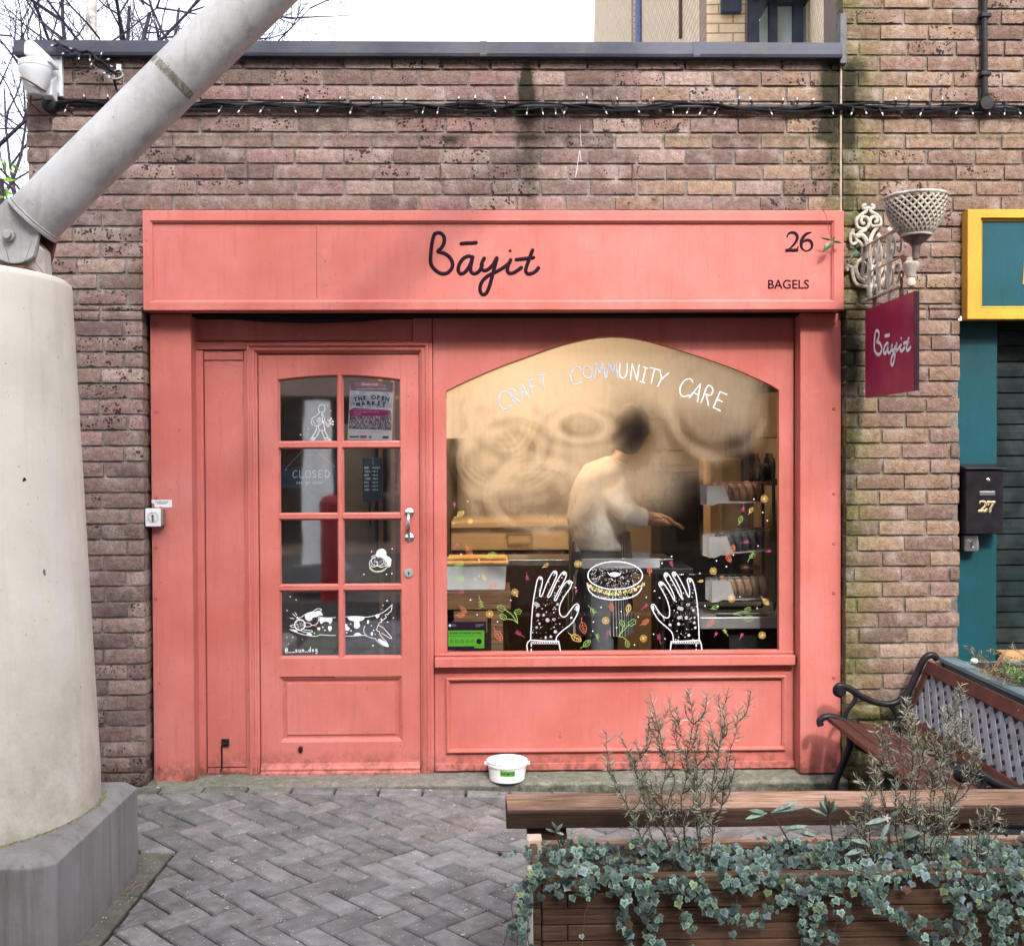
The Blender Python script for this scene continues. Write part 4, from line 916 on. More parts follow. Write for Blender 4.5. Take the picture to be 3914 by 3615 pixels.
# nails: filled tips
def nails(pts):
    mb = MB()
    for x, y, rx, ry in pts: q = H2([(x, y)])[0]; disc(mb, q[0], q[1], rx/1830, YD+0.0002, 12, ry/1830)
    drawing('painted_fingernail', mb, M['white'], win)
hatch_hand(LH, [[(258,905),(252,862),(262,830),(285,813),(400,820),(522,822),(530,860),(538,905)],[(290,850),(290,865)],[(290,890),(290,905)]], (295,515,836), 0)
hatch_hand(RH, [[(1472,905),(1480,826),(1600,822),(1722,814),(1735,850),(1742,905)],[(1692,850),(1692,866)],[(1692,890),(1692,905)]], (1490,1710,834), 1)
nails([(369,290,9,12),(492,240,11,14),(568,250,12,15),(612,326,13,14),(678,545,12,26),(1326,545,10,26),(1400,338,14,16),(1438,262,12,18),(1508,256,12,15),(1641,308,12,16)])
bg_ = MB()
el = lambda cx, cy, rx, ry, a0=0, a1=360, n_=40: [(cx+rx*math.cos(rad(a0+(a1-a0)*k/n_)), cy+ry*math.sin(rad(a0+(a1-a0)*k/n_))) for k in range(n_+1)]
ribbon(bg_, H2(el(1003, 265, 232, 118)), 0.0058, YD)
ribbon(bg_, H2([(p.x, p.y) for p in catmull([Vector(p) for p in [(772,345),(782,392),(835,440),(920,465),(1010,470),(1110,458),(1180,430),(1222,385),(1230,348)]], 5)]), 0.0055, YD)
q = H2([(998, 256)])[0]; disc(bg_, q[0], q[1], 0.027, YD, 20, 0.0105); ribbon(bg_, H2([(940,238),(955,262),(1000,276),(1040,262),(1054,238)]), 0.004, YD)
rr = random.Random(11); pk = MB()
for _ in range(330):
    a = rr.uniform(0, 6.283); r_ = math.sqrt(rr.random())*0.93; x, y = 1003+232*r_*math.cos(a), 265+118*r_*math.sin(a)
    if ((x-998)/68)**2+((y-256)/30)**2 < 1: continue
    q = H2([(x, y)])[0]; disc(pk if rr.random() < 0.12 else bg_, q[0], q[1], rr.choice([0.0009, 0.0013, 0.0018, 0.0022]), YD, 7)
for _ in range(45):
    x = rr.uniform(810, 1190); y = 428+25*(1-((x-1003)/210)**2)+rr.uniform(-6, 8); q = H2([(x, y)])[0]; disc(bg_, q[0], q[1], rr.uniform(0.0012, 0.0026), YD, 7)
drawing('painted_bagel', bg_, M['white'], win); drawing('painted_seeds', pk, M['orange'], win)
fl1, fl2, fl3 = MB(), MB(), MB()
for _ in range(150):
    t = rr.uniform(0, 1); x = 752+505*t; y = 312+88*math.sin(math.pi*t)**0.7+rr.uniform(0, 34); tg = rr.choice([fl1, fl1, fl2, fl3, fl3]); q = H2([(x, y)])[0]; a = rr.uniform(0, 3.14); l = rr.uniform(0.003, 0.007)
    ribbon(tg, [(q[0]-l*math.cos(a), q[1]-l*math.sin(a)), (q[0]+l*0.3*math.sin(a), q[1]+l*0.2), (q[0]+l*math.cos(a), q[1]+l*math.sin(a))], 0.0022, YD+0.0001)
drawing('painted_filling', fl1, M['green'], win); drawing('painted_filling', fl2, M['orange'], win); drawing('painted_filling', fl3, flat('cream_marker', rgb(240, 228, 190)), win)
# ------------------------------------------------ painted leaves and flowers (x, y in the 1.429 view)
def V(x, y): p = PY(1650+x/1.429, 1250+y/1.429, YD); return Vector((p.x, p.z))
kk = 1/(1.429*821.6)
def dflower(x, y, r=21):
    mb = MB(); o = V(x, y)
    for k in range(9):
        a = k*2*math.pi/9+x; d = Vector((math.cos(a), math.sin(a))); p_ = Vector((-d.y, d.x)); c = o+d*r*0.62*kk
        ribbon(mb, [(c+d*math.cos(v)*r*0.38*kk+p_*math.sin(v)*r*0.2*kk)[:] for v in [j*math.pi/4 for j in range(9)]], 0.0014, YD)
    disc(mb, o.x, o.y, r*0.15*kk, YD, 8); drawing('painted_flower', mb, M['yellow'], win)
def dleaf(x, y, l, a, mat, w_=0.33, veins=True):
    mb = MB(); o = V(x, y); d = Vector((math.cos(rad(a)), math.sin(rad(a)))); p_ = Vector((-d.y, d.x)); L = l*kk
    side = [(-1, 0), (-.6, .75), (0, 1), (.6, .65), (1, 0)]
    for sg in (-1, 1): ribbon(mb, [(p.x, p.y) for p in catmull([o+d*L*0.5*u_+p_*sg*v_*w_*L*0.8 for u_, v_ in side], 4)], 0.0021, YD)
    ribbon(mb, [(o-d*L*0.5)[:], (o+d*L*0.32)[:]], 0.0016, YD); ribbon(mb, [(o-d*L*0.5)[:], (o-d*L*0.85+p_*L*0.06)[:]], 0.0021, YD)
    if veins:
        for t in (-.25, 0, .22):
            for sg in (-1, 1): ribbon(mb, [(o+d*L*t)[:], (o+d*L*(t+.16)+p_*sg*w_*L*0.5)[:]], 0.0016, YD)
    drawing('painted_leaf', mb, M[mat], win)
def dsprig(x, y, l, a, mat):
    mb = MB(); o = V(x, y); d = Vector((math.cos(rad(a)), math.sin(rad(a)))); p_ = Vector((-d.y, d.x)); L = l*kk
    ribbon(mb, [(o-d*L*0.5)[:], (o+p_*L*0.04)[:], (o+d*L*0.5)[:]], 0.0021, YD)
    for t in (-.05, .15, .35):
        for sg in (-1, 1): ribbon(mb, [(o+d*L*t)[:], (o+d*L*(t+.18)+p_*sg*L*0.2)[:]], 0.0022, YD)
    drawing('painted_sprig', mb, M[mat], win)
def dbranch(x, y, s_, leaves):
    mb = MB(); root = V(x, y)
    for (dx, dy, l, a) in leaves:
        e = V(x+dx, y+dy); midp = (root+e)/2+Vector((0.004, 0.006)); ribbon(mb, [(p.x, p.y) for p in catmull([root, midp, e], 5)], 0.0025, YD)
        d = Vector((math.cos(rad(a)), math.sin(rad(a)))); p_ = Vector((-d.y, d.x)); L = l*kk; o = e+d*L*0.5
        for sg in (-1, 1): ribbon(mb, [(p.x, p.y) for p in catmull([o+d*L*0.5*u_+p_*sg*v_*0.3*L for u_, v_ in [(-1, 0), (-.5, .9), (0, .8), (.4, 1), (1, 0)]], 4)], 0.0021, YD)
        ribbon(mb, [(o-d*L*0.4)[:], (o+d*L*0.3)[:]], 0.0016, YD)
    drawing('painted_branch', mb, M['green'], win)
for x, y in ((798,1293),(454,1448),(316,1566),(950,1602),(1157,1700),(1538,1332),(1637,1483),(1805,1682),(1817,938)): dflower(x, y)
dflower(212, 1060, 15)
for x, y, l, a, c in ((158,1020,48,35,'yellow'),(625,1300,32,35,'yellow'),(1075,1535,50,80,'yellow'),(790,1698,66,-30,'yellow'),(1472,1387,24,10,'yellow'),(1825,1500,46,-45,'yellow'),(1745,1000,34,60,'yellow'),(288,1368,34,-50,'yellow'),
                      (205,1228,58,-60,'orange'),(828,1642,70,-75,'orange'),(366,1685,66,-55,'orange'),(983,1530,44,-80,'orange'),(1168,1610,46,35,'orange'),(1525,1610,56,55,'orange'),
                      (1190,1325,44,95,'orange'),(1645,1210,46,75,'orange'),(1622,1262,50,-60,'orange'),(175,1545,44,-45,'orange'),(160,1573,46,0,'orange'),(335,1412,50,35,'orange'),
                      (325,1245,52,25,'green'),(152,1297,48,20,'green'),(158,1376,46,0,'green'),(848,1727,54,40,'green'),(1550,1530,40,20,'green'),(1688,1050,40,70,'green')):
    dleaf(x, y, l, a, c, veins=l > 40)
for x, y, l, a, c in ((265,1498,70,-75,'green'),(872,1540,60,-50,'green'),(908,1698,46,105,'green'),(1608,1668,44,125,'green'),(1742,1258,62,55,'green'),
                      (962,1680,50,80,'pink'),(520,1360,44,-80,'pink'),(485,1678,58,145,'pink'),(1245,1705,56,105,'pink'),(1312,1298,40,110,'pink'),(1160,1530,48,40,'pink'),(788,1448,28,80,'pink'),(1702,985,44,-95,'pink'),
                      (1550,1680,30,60,'pink'),(1690,1690,38,65,'pink'),(1835,1225,34,10,'pink'),(1710,1175,46,10,'pink'),(125,975,34,95,'pink'),(132,1190,32,10,'pink'),(160,1448,34,10,'pink')):
    dsprig(x, y, l, a, c)
dbranch(470, 1618, 1, [(-68,-75,50,160),(-60,-25,46,150),(-20,-60,44,10)])
dbranch(1020, 1690, 1, [(30,-58,40,120),(55,-62,52,35),(45,20,40,-80)])
dbranch(1648, 1568, 1, [(62,-14,40,35),(58,20,58,-5)])
rr = random.Random(5)
dots = [(197,952),(120,1072),(160,1240),(258,1272),(240,1377),(258,1360),(212,1490),(248,1570),(360,1608),(432,1492),(466,1468),(1258,1290),(1311,1253),(1218,1440),(1245,1478),(1172,1476),(925,1530),(1035,1552),(883,1610),(1010,1640),(880,1660),(1128,1582),(1212,1676),(1108,1735),(1274,1702),(1464,1345),(1556,1276),(1610,1308),(1808,1012),(1833,1057),(1760,940),(1783,1195),(1648,1245),(1684,1473),(1492,1522),(1563,1525),(1778,1536),(770,1395),(786,1422)]
mb = MB()
for x, y in dots: o = V(x, y); disc(mb, o.x, o.y, 0.0036, YD, 10)
drawing('painted_dots', mb, M['white'], win)
# hygiene sticker inside the pane
hy = thing('rating_sticker', 'green and black food hygiene rating sticker in the lower left corner of the arched window', 'sticker', (-0.2, 0.17, 0.66))
h0, h1 = PY(1700+12/3.4225, 1980+1356/3.4225, YD), PY(1700+540/3.4225, 1980+1722/3.4225, YD)
b = MB(); b.box(h0.x, h1.x, YD-0.0005, YD+0.0008, h1.z, h0.z); b.build('sticker_board', flat('sticker_navy', rgb(30, 20, 34), 0.4), hy)
HYG = flat('sticker_green', rgb(66, 132, 38), 0.45)
def HY(x, y): p = PY(1700+x/3.4225, 1980+y/3.4225, YD); return p.x, p.z
b = MB(); y_ = YD-0.0011
for (a0, b0, a1, b1) in ((44,1470,517,1534),(44,1542,517,1672),(385,1668,517,1697)): xA, zA = HY(a0, b0); xB, zB = HY(a1, b1); b.box(xA, xB, y_, y_+0.0004, zB, zA)
b.build('green_band', HYG, hy)
xx, zz = HY(280, 1503); text_mesh('sticker_words', 'FOOD HYGIENE RATING', 0.0128, (xx, y_-0.0004, zz), M['ink'], hy, bold=0.0004, sx=1.08)
b = MB()
for k, cx_ in enumerate((92, 160, 228, 297, 364)):
    xx, zz = HY(cx_, 1610); ribbon(b, [(xx+0.0078*math.cos(t*math.pi/8), zz+0.0078*math.sin(t*math.pi/8)) for t in range(17)], 0.0016, y_-0.0004)
    text_mesh('sticker_digit', str(k), 0.012, (xx, y_-0.0004, zz), M['ink'], hy)
xx, zz = HY(448, 1610); disc(b, xx, zz, 0.0135, y_-0.0004, 20); b.build('rating_circles', M['ink'], hy)
text_mesh('rating_digit', '5', 0.024, (xx, y_-0.0008, zz), M['white'], hy, bold=0.0004)
b = MB(); xx, zz = HY(68, 1403); disc(b, xx, zz, 0.0062, y_, 16); b.build('sticker_emblem', flat('emblem', rgb(150, 190, 170)), hy)
b = MB()
for (a0, b0, l) in ((95,1388,40),(95,1400,55),(95,1412,60),(403,1390,115),(403,1402,100),(403,1418,70)): xA, zA = HY(a0, b0); b.box(xA, xA+l/3.4225/821, y_, y_+0.0003, zA-0.0007, zA+0.0007)
b.build('sticker_small_print', flat('smallprint', rgb(120, 110, 125)), hy)
# ================================================================ door glass drawings
YG = GY-0.0012
def Dz(pts, box=(1000, 2080)): return [(p.x, p.z) for p in (PY(box[0]+x/3.335, box[1]+y/3.335, YG) for x, y in pts)]
def sp(pts, n_=5, closed=False): return [(p.x, p.y) for p in catmull([Vector(p) for p in pts], n_, closed)]
dg = MB(); w1 = 0.0030
for s_ in ([(470,940),(520,918),(560,890),(600,872),(650,858)], [(650,862),(690,830),(730,818),(762,830),(745,850),(700,850)], [(735,925),(800,935),(870,936),(940,932)],
           [(360,1085),(420,1112),(500,1140),(600,1162),(700,1170),(740,1152),(800,1156),(870,1160),(940,1162)], [(445,930),(470,950),(500,960)],
           [(365,1040),(400,1025),(420,1035)],[(365,1040),(390,1058),(425,1050)],[(548,1000),(600,1000),(630,1020),(620,1045),(550,1050)],[(725,930),(722,985),(690,1020),(630,1035)],
           [(500,1100),(560,1120),(630,1122),(650,1108),(630,1098),(540,1090)],
           [(1050,925),(1150,918),(1250,920),(1340,926),(1420,912),(1500,890),(1580,845),(1630,800),(1665,768)], [(1665,768),(1650,850),(1620,870),(1612,895),(1590,890),(1575,905),(1590,930),(1570,945),(1545,965),(1520,945),(1530,985),(1500,1000),(1490,1020)],
           [(1050,1170),(1150,1168),(1250,1162),(1330,1158)], [(1318,1040),(1302,1080),(1310,1130),(1345,1170),(1400,1190),(1450,1200)],
           [(1450,1200),(1480,1240),(1540,1280),(1600,1302),(1618,1295),(1590,1240),(1540,1190),(1510,1150),(1500,1110)], [(1490,1020),(1470,1070),(1468,1095),(1500,1115)], [(1500,1035),(1545,1060),(1600,1120),(1655,1185),(1640,1198),(1580,1160),(1530,1130)],
           [(425,868),(450,905)],[(395,885),(432,918)],[(365,938),(415,948)]):
    ribbon(dg, Dz(sp(s_)), w1, YG)
ribbon(dg, Dz(el(487, 1025, 66, 66)), 0.0055, YG)
for _ in range(70):
    a = rr.uniform(0, 6.283); r_ = math.sqrt(rr.random())*55; q = Dz([(487+r_*math.cos(a), 1025+r_*math.sin(a))])[0]; disc(dg, q[0], q[1], 0.0013, YG, 6)
def blobf(mb, pts): P = Dz(sp(pts, 4, True)); mb.add([(a, YG, b) for a, b in P], [tuple(range(len(P)))])
for pts in ([(555,900),(600,868),(660,858),(705,855),(745,850),(780,900),(740,905),(700,925),(650,935),(640,970),(600,975),(560,950)], [(745,935),(890,940),(895,985),(870,1018),(850,990),(800,985),(760,1012),(742,985)],
            [(1110,925),(1300,928),(1290,965),(1245,985),(1255,1040),(1215,1075),(1175,1050),(1180,985),(1120,965)], [(1050,1020),(1090,1015),(1095,1045),(1125,1070),(1100,1100),(1050,1080)],
            [(575,1150),(590,1130),(620,1130),(642,1160)], [(1180,1165),(1200,1130),(1245,1130),(1270,1162)], [(850,1045),(885,1040),(895,1075),(870,1108),(848,1085)], [(708,1062),(748,1060),(740,1092),(720,1090)],
            [(1450,900),(1505,888),(1490,930),(1465,940)], [(1345,970),(1370,968),(1368,1005),(1345,1008)], [(1395,1120),(1418,1122),(1416,1158),(1393,1155)], [(360,1085),(440,1090),(455,1120),(400,1108)],
            [(1480,1210),(1510,1205),(1545,1225),(1580,1240),(1612,1296),(1560,1285),(1500,1240)]): blobf(dg, pts)
for x, y, r_ in ((365,668,9),(440,708,9),(323,843,8),(320,1185,8),(397,1183,8),(518,1210,4),(338,1268,6),(455,935,12),(672,1132,9),(780,1056,10),(806,1095,10),(1135,1015,10),(1140,1100,10),(1085,1125,10),(1400,1038,9),(1428,1095,10),(1448,1145,8),(1600,718,10),(1548,778,9),(1530,830,5),(1605,990,9),(1680,937,9),(1420,1288,11)):
    q = Dz([(x, y)])[0]; disc(dg, q[0], q[1], r_/3.335/821, YG, 10)
drawing('painted_dog', dg, M['white'], door)
cc = MB(); disc(cc, *Dz([(685, 1032)])[0], 0.0055, YG-0.0002); drawing('painted_collar_tag', cc, M['orange'], door)
cc = MB(); disc(cc, *Dz([(632, 970)])[0], 0.005, YG-0.0004); drawing('painted_cheek', cc, M['pink'], door)
hd = MB(); q = Dz([(300, 1378)])[0]; hand(hd, '@__sun_dog', q[0], q[1], 0.0225, 0.0136, 0.0032, YG, rot=0.02); drawing('painted_handle_name', hd, M['white'], door)
# bagel hugging figure, third row
bh = MB(); bd_ = MB()
blobf(bh, [(1460,150),(1470,90),(1510,58),(1560,62),(1588,100),(1592,140),(1630,165),(1655,195),(1650,230),(1640,285),(1610,280),(1600,240),(1570,190),(1540,170)])
for s_ in ([(1385,200),(1375,250),(1390,310),(1440,345),(1500,345),(1560,330),(1600,290)], [(1400,160),(1440,140),(1480,135)], [(1395,270),(1420,290),(1470,270),(1475,230),(1450,215)], [(1480,270),(1520,290),(1590,270)], [(1560,175),(1580,220),(1560,260)]): ribbon(bh, Dz(sp(s_)), w1, YG)
for k in range(7): ribbon(bh, Dz([(1565+k*3, 185+k*16), (1615, 180+k*17)]), 0.0024, YG)
ribbon(bh, Dz(el(1478, 215, 80, 62)), 0.003, YG)
for _ in range(70): a = rr.uniform(0, 6.283); r_ = math.sqrt(rr.random()); q = Dz([(1478+r_*72*math.cos(a), 215+r_*54*math.sin(a))])[0]; disc(bh, q[0], q[1], 0.0011, YG, 6)
for x, y in ((1405,93),(1665,58),(1303,382),(1592,382),(1660,372)): q = Dz([(x, y)])[0]; disc(bh, q[0], q[1], 0.0035, YG, 10)
for k in range(9): q = Dz(el(1478, 290, 95, 60, 20, 170, 8))[k]; ribbon(bd_, [(q[0]+0.005*math.cos(t*math.pi/4), q[1]+0.004*math.sin(t*math.pi/4)) for t in range(9)], 0.0018, YG)
drawing('painted_bagel_hugger', bh, M['white'], door); drawing('painted_lettuce', bd_, M['green'], door)
# walking figure with a bagel bag, top left pane (view box 1000,1400)
wk = MB(); B_ = (1000, 1400)
for s_ in ([(740,590),(725,545),(735,505),(770,490),(800,505),(808,535),(800,565),(775,585),(755,575)], [(745,590),(715,610),(690,640),(650,655),(632,690),(640,735),(690,760),(740,750),(775,710),(775,650),(760,605)],
           [(775,590),(785,630),(805,660),(800,690)], [(800,690),(830,725),(850,745),(865,735)], [(785,690),(800,720),(840,765),(855,760)], [(725,750),(735,810),(805,812),(790,740),(785,700)],
           [(700,765),(690,830),(640,900)], [(740,815),(715,870),(680,915),(640,900)], [(625,915),(660,922),(672,940),(630,942),(622,925)], [(765,815),(785,870),(805,915)], [(800,815),(825,860),(845,905),(805,915)], [(805,918),(840,915),(878,938),(812,942),(805,925)],
           [(855,740),(890,715),(915,712)], [(870,720),(860,690),(840,685)], [(650,680),(670,720),(700,745)]): ribbon(wk, Dz(sp(s_), B_), 0.0026, YG)
for _ in range(80): a = rr.uniform(0, 6.28); r_ = math.sqrt(rr.random()); q = Dz([(735+r_*38*math.cos(a), 690+r_*48*math.sin(a))], B_)[0]; disc(wk, q[0], q[1], 0.0012, YG, 6)
for x, y, r_ in ((882,568,8),(835,495,7),(592,795,8),(592,860,8),(495,873,8),(885,665,13),(908,700,10),(908,740,12),(880,735,9),(862,690,7),(880,690,9)): q = Dz([(x, y)], B_)[0]; disc(wk, q[0], q[1], r_/3.335/821, YG, 10)
drawing('painted_walking_figure', wk, M['white'], door)
# ================================================================ signs hanging inside the door
YI = GY+0.012
def I2(x, y, box=(1000, 1720)): p = PY(box[0]+x/3.335, box[1]+y/3.335, YI); return p.x, p.z
cs_ = thing('closed_sign', 'dark hand lettered CLOSED board hung by string inside the coral door', 'sign', (-1.05, 0.2, 1.5))
xA, zA = I2(236, 222); xB, zB = I2(975, 488)
CB = simple('chalkboard', (0.026, 0.042, 0.075), 0.5, 0, 0.3, 9)
b = MB(); b.box(xA, xB, YI, YI+0.006, zB, zA); b.build('sign_board', CB, cs_, bevel=0.001)
b = MB(); x0_, z0_ = I2(395, 350); hand(b, 'CLOSED', x0_, z0_, 0.0335, 0.0262, 0.0042, YI-0.001, adv=1.0)
x0_, z0_ = I2(442, 430); hand(b, 'see  ya  soon!', x0_, z0_, 0.0175, 0.0095, 0.0026, YI-0.001)
b.build('sign_lettering', M['white'], cs_)
b = MB(); p0_, p1_, p2_ = I2(310, 235), I2(590, -70), I2(940, 215)
b.tube([(p0_[0], YI-0.001, p0_[1]), (p1_[0], YI+0.002, p1_[1])], 0.0014, 5); b.tube([(p1_[0], YI+0.002, p1_[1]), (p2_[0], YI-0.001, p2_[1])], 0.0014, 5)
b.tube([(p0_[0]-0.004, YI-0.003, p0_[1]-0.008), (p0_[0]+0.003, YI-0.003, p0_[1]), (p0_[0]+0.004, YI-0.003, p0_[1]-0.01)], 0.0014, 5); b.build('string', flat('string', rgb(190, 160, 140)), cs_)
ob = thing('opening_hours_board', 'tall black board listing opening hours inside the coral door', 'sign', (-0.62, 0.2, 1.5))
xA, zA = I2(1288, 102); xB, zB = I2(1540, 650)
b = MB(); b.box(xA, xB, YI, YI+0.006, zB, zA); b.build('sign_board', CB, ob, bevel=0.001)
b = MB()
for k, (d_, t_) in enumerate((('MON', '-CLOSED'), ('TUES', '-10-5'), ('WED', '-10-5'), ('THUR', '-10-5'), ('FRI', '-10-5'), ('SAT', '-10-5'), ('SUN', '-10-4'))):
    x0_, z0_ = I2(1312, 238+46.5*k); hand(b, d_, x0_, z0_, 0.0085, 0.0062, 0.0019, YI-0.001); x0_, z0_ = I2(1402, 236+46.5*k); hand(b, t_, x0_, z0_, 0.0078, 0.0052, 0.0017, YI-0.001)
b.build('sign_lettering', M['white'], ob)
b = MB(); x0_, z0_ = I2(1420, 190); x1_, z1_ = I2(1418, -60); b.tube([(x0_, YI-0.001, z0_), (x1_, YI, z1_)], 0.001, 5); b.build('string', flat('string_pale', rgb(190, 160, 140)), ob)
# poster
po = thing('market_poster', 'purple and white market poster taped inside the upper right door pane', 'poster', (-0.7, 0.2, 1.75))
def I3(x, y): p = PY(1000+x/3.335, 1400+y/3.335, YI); return p.x, p.z
def quad(name, pts, mat, dy=0.0, th=0.0008): b = MB(); b.prism([I3(*p) for p in pts][::-1], YI+0.001-dy, YI+0.001-dy+th); return b.build(name, mat, po)
quad('poster_sheet', [(1130,165),(1680,200),(1662,945),(1095,938)], flat('poster_white', rgb(225, 225, 232)), 0, 0.001)
quad('poster_header', [(1130,168),(1680,202),(1672,330),(1128,308)], flat('poster_purple', rgb(66, 36, 92)), 0.001)
sk = MB(); sm, snt, sbs = newmat('poster_sky'); lk(snt, ramp(snt, noise_n(snt, 60, 4), [(0.35, rgb(140,150,190)), (0.65, rgb(215,220,235))]), sbs.inputs['Base Color'])
quad('poster_picture', [(1130,310),(1668,332),(1660,530),(1125,525)], sm, 0.001)
sm2, snt, sbs = newmat('poster_street'); lk(snt, ramp(snt, noise_n(snt, 160, 6, 0.8, stretch=(1,1,0.5)), [(0.40, rgb(45,35,60)), (0.5, rgb(120,95,125)), (0.6, rgb(215,205,215))]), sbs.inputs['Base Color'])
quad('poster_picture', [(1122,600),(1656,610),(1655,815),(1112,798)], sm2, 0.001)
quad('poster_splash', [(1190,205),(1400,190),(1550,215),(1545,262),(1380,262),(1185,245)], flat('poster_magenta', rgb(176, 45, 110)), 0.002)
quad('poster_band', [(1115,560),(1180,528),(1640,560),(1655,610),(1560,632),(1120,636)], flat('poster_magenta2', rgb(170, 40, 125)), 0.002)
W_ = M['white']
xx, zz = I3(1378, 228); text_mesh('poster_title', 'ShopLocal', 0.0185, (xx, YI-0.002, zz), W_, po, bold=0.0006, sx=1.02)
xx, zz = I3(1570, 246); text_mesh('poster_title', 'in a', 0.0085, (xx, YI-0.002, zz), W_, po, bold=0.0003)
xx, zz = I3(1400, 288); text_mesh('poster_subtitle', 'welcoming and diverse community', 0.0105, (xx, YI-0.001, zz), W_, po, bold=0.0002, sx=0.98)
PI_ = flat('poster_ink', rgb(40, 36, 48))
for word, cx_, cy_, r0_, step, sz in (('THE OPEN', 1400, 398, 0.105, 14.0, 0.027), ('MARKET', 1395, 470, 0.12, 15.0, 0.026)):
    n_ = len(word)
    for k, ch in enumerate(word):
        if ch == ' ': continue
        t = (k-(n_-1)/2)*(58 if n_ == 8 else 66); xx, zz = I3(cx_+t, cy_+(t/260)**2*42); text_mesh('poster_lettering', ch, sz, (xx, YI-0.001, zz), PI_, po, bold=0.0012, sx=0.95, rot=(math.pi/2, -t/1300.0, 0))
for k, s_ in enumerate(('London Road has been voted as one of', 'the 7 coolest neighbourhoods in the UK', 'by TimeOut!')):
    xx, zz = I3(1175, 553+29*k); text_mesh('poster_small_print', s_, 0.0074, (xx, YI-0.003, zz), W_, po, align='LEFT', sx=0.98)
xx, zz = I3(1380, 838); text_mesh('poster_small_print', 'Have fun this summer. Shop local at the open market.', 0.0052, (xx, YI-0.001, zz), PI_, po)
b = MB()
for x0_, x1_, y0_, y1_ in ((1120,1240,888,905),(1540,1620,890,918)): a0, a1 = I3(x0_, y0_), I3(x1_, y1_); b.box(a0[0], a1[0], YI-0.001, YI-0.0005, a1[1], a0[1])
b.build('poster_logo', flat('poster_blue', rgb(60, 70, 120)), po)
b = MB(); a0, a1 = I3(1255, 880), I3(1340, 915); b.box(a0[0], a1[0], YI-0.001, YI-0.0005, a1[1], a0[1]); b.build('poster_logo', flat('poster_red', rgb(190, 90, 110)), po)
b = MB(); a0 = I3(1385, 900); disc(b, a0[0], a0[1], 0.0065, YI-0.001, 14); b.build('poster_logo', flat('poster_teal', rgb(90, 110, 150)), po)
# ================================================================ inside the shop
room = MB()
x0r, x1r, yb, zt_r = -1.60, 1.80, 3.3, 2.58
room.add([(x0r,yb,0),(x1r,yb,0),(x1r,yb,zt_r),(x0r,yb,zt_r)], [(0,1,2,3)]); room.add([(x1r,.20,0),(x1r,yb,0),(x1r,yb,zt_r),(x1r,.20,zt_r)], [(0,1,2,3)])
room.add([(x0r,.20,0),(x0r,yb,0),(x0r,yb,zt_r),(x0r,.20,zt_r)], [(0,3,2,1)]); room.add([(x0r,.20,zt_r),(x1r,.20,zt_r),(x1r,yb,zt_r),(x0r,yb,zt_r)], [(0,1,2,3)])
room.add([(x0r,.20,2.18),(x1r,.20,2.18),(x1r,.20,zt_r),(x0r,.20,zt_r)], [(0,1,2,3)])
room.add([(x0r,.20,0),(-1.2,.20,0),(-1.2,.20,zt_r),(x0r,.20,zt_r)], [(0,1,2,3)]); room.add([(1.39,.20,0),(x1r,.20,0),(x1r,.20,zt_r),(1.39,.20,zt_r)], [(0,1,2,3)])
room.add([(-.34,.201,0),(1.40,.201,0),(1.40,.201,.56),(-.34,.201,.56)], [(0,1,2,3)])
room.build('interior_wall', simple('cream_wall', (0.50, 0.40, 0.29), 0.7, 0, 0.15, 2), shopb)
fl_ = MB(); fl_.add([(x0r,.18,.008),(x1r,.18,.008),(x1r,yb,.008),(x0r,yb,.008)], [(0,1,2,3)]); struct(fl_.build('floor', mat_wood('floorboards', (0.10,0.06,0.035,1), (0.17,0.10,0.06,1), 0)))
def ceil_lamp(x, y, e, col, sz=0.35):
    t = thing('ceiling_lamp', LMP[0], 'lamp', (x, y, 2.5)); LMP.pop(0)
    b = MB(); b.lathe([(0.02, 2.57), (0.02, 2.47), (0.10, 2.44), (0.17, 2.36), (0.168, 2.36), (0.095, 2.43), (0.015, 2.455)], (x, y, 0), 24); b.build('lamp_shade', M['black'], t, smooth=True)
    b = MB(); b.lathe([(0.0, 2.34), (0.035, 2.35), (0.05, 2.385), (0.03, 2.42), (0.0, 2.43)], (x, y, 0), 16, cap=False); b.build('bulb', emis('warm_bulb', (1, 0.72, 0.38, 1), 6), t, smooth=True)
    l = bpy.data.lights.new('lamp_light', 'AREA'); l.energy = e; l.color = col; l.size = sz; l.shape = 'DISK'
    o = bpy.data.objects.new('lamp_light', l); C.objects.link(o); o.location = (x, y, 2.335); adopt(o, t)
LMP = ['warm ceiling lamp over the left side of the shop interior behind the misted glass', 'warm ceiling lamp over the cook behind the arched window', 'unseen dim ceiling lamp added to brighten the shelves behind the coral door']
ceil_lamp(0.02, 0.95, 19, (1.0, 0.66, 0.35)); ceil_lamp(0.62, 1.15, 7, (1.0, 0.72, 0.46)); ceil_lamp(-0.62, 0.85, 9, (1.0, 0.78, 0.55), 0.2)  # last lamp is added to brighten the shelves behind the door
PW = mat_wood('dark_shelf_wood', (0.10, 0.055, 0.03, 1), (0.20, 0.11, 0.06, 1), 0)
PAL = simple('pale_wood', (0.60, 0.46, 0.29), 0.5, 0, 0.12, 6, stretch=(0.3, 4, 4))
SS = M['steel']
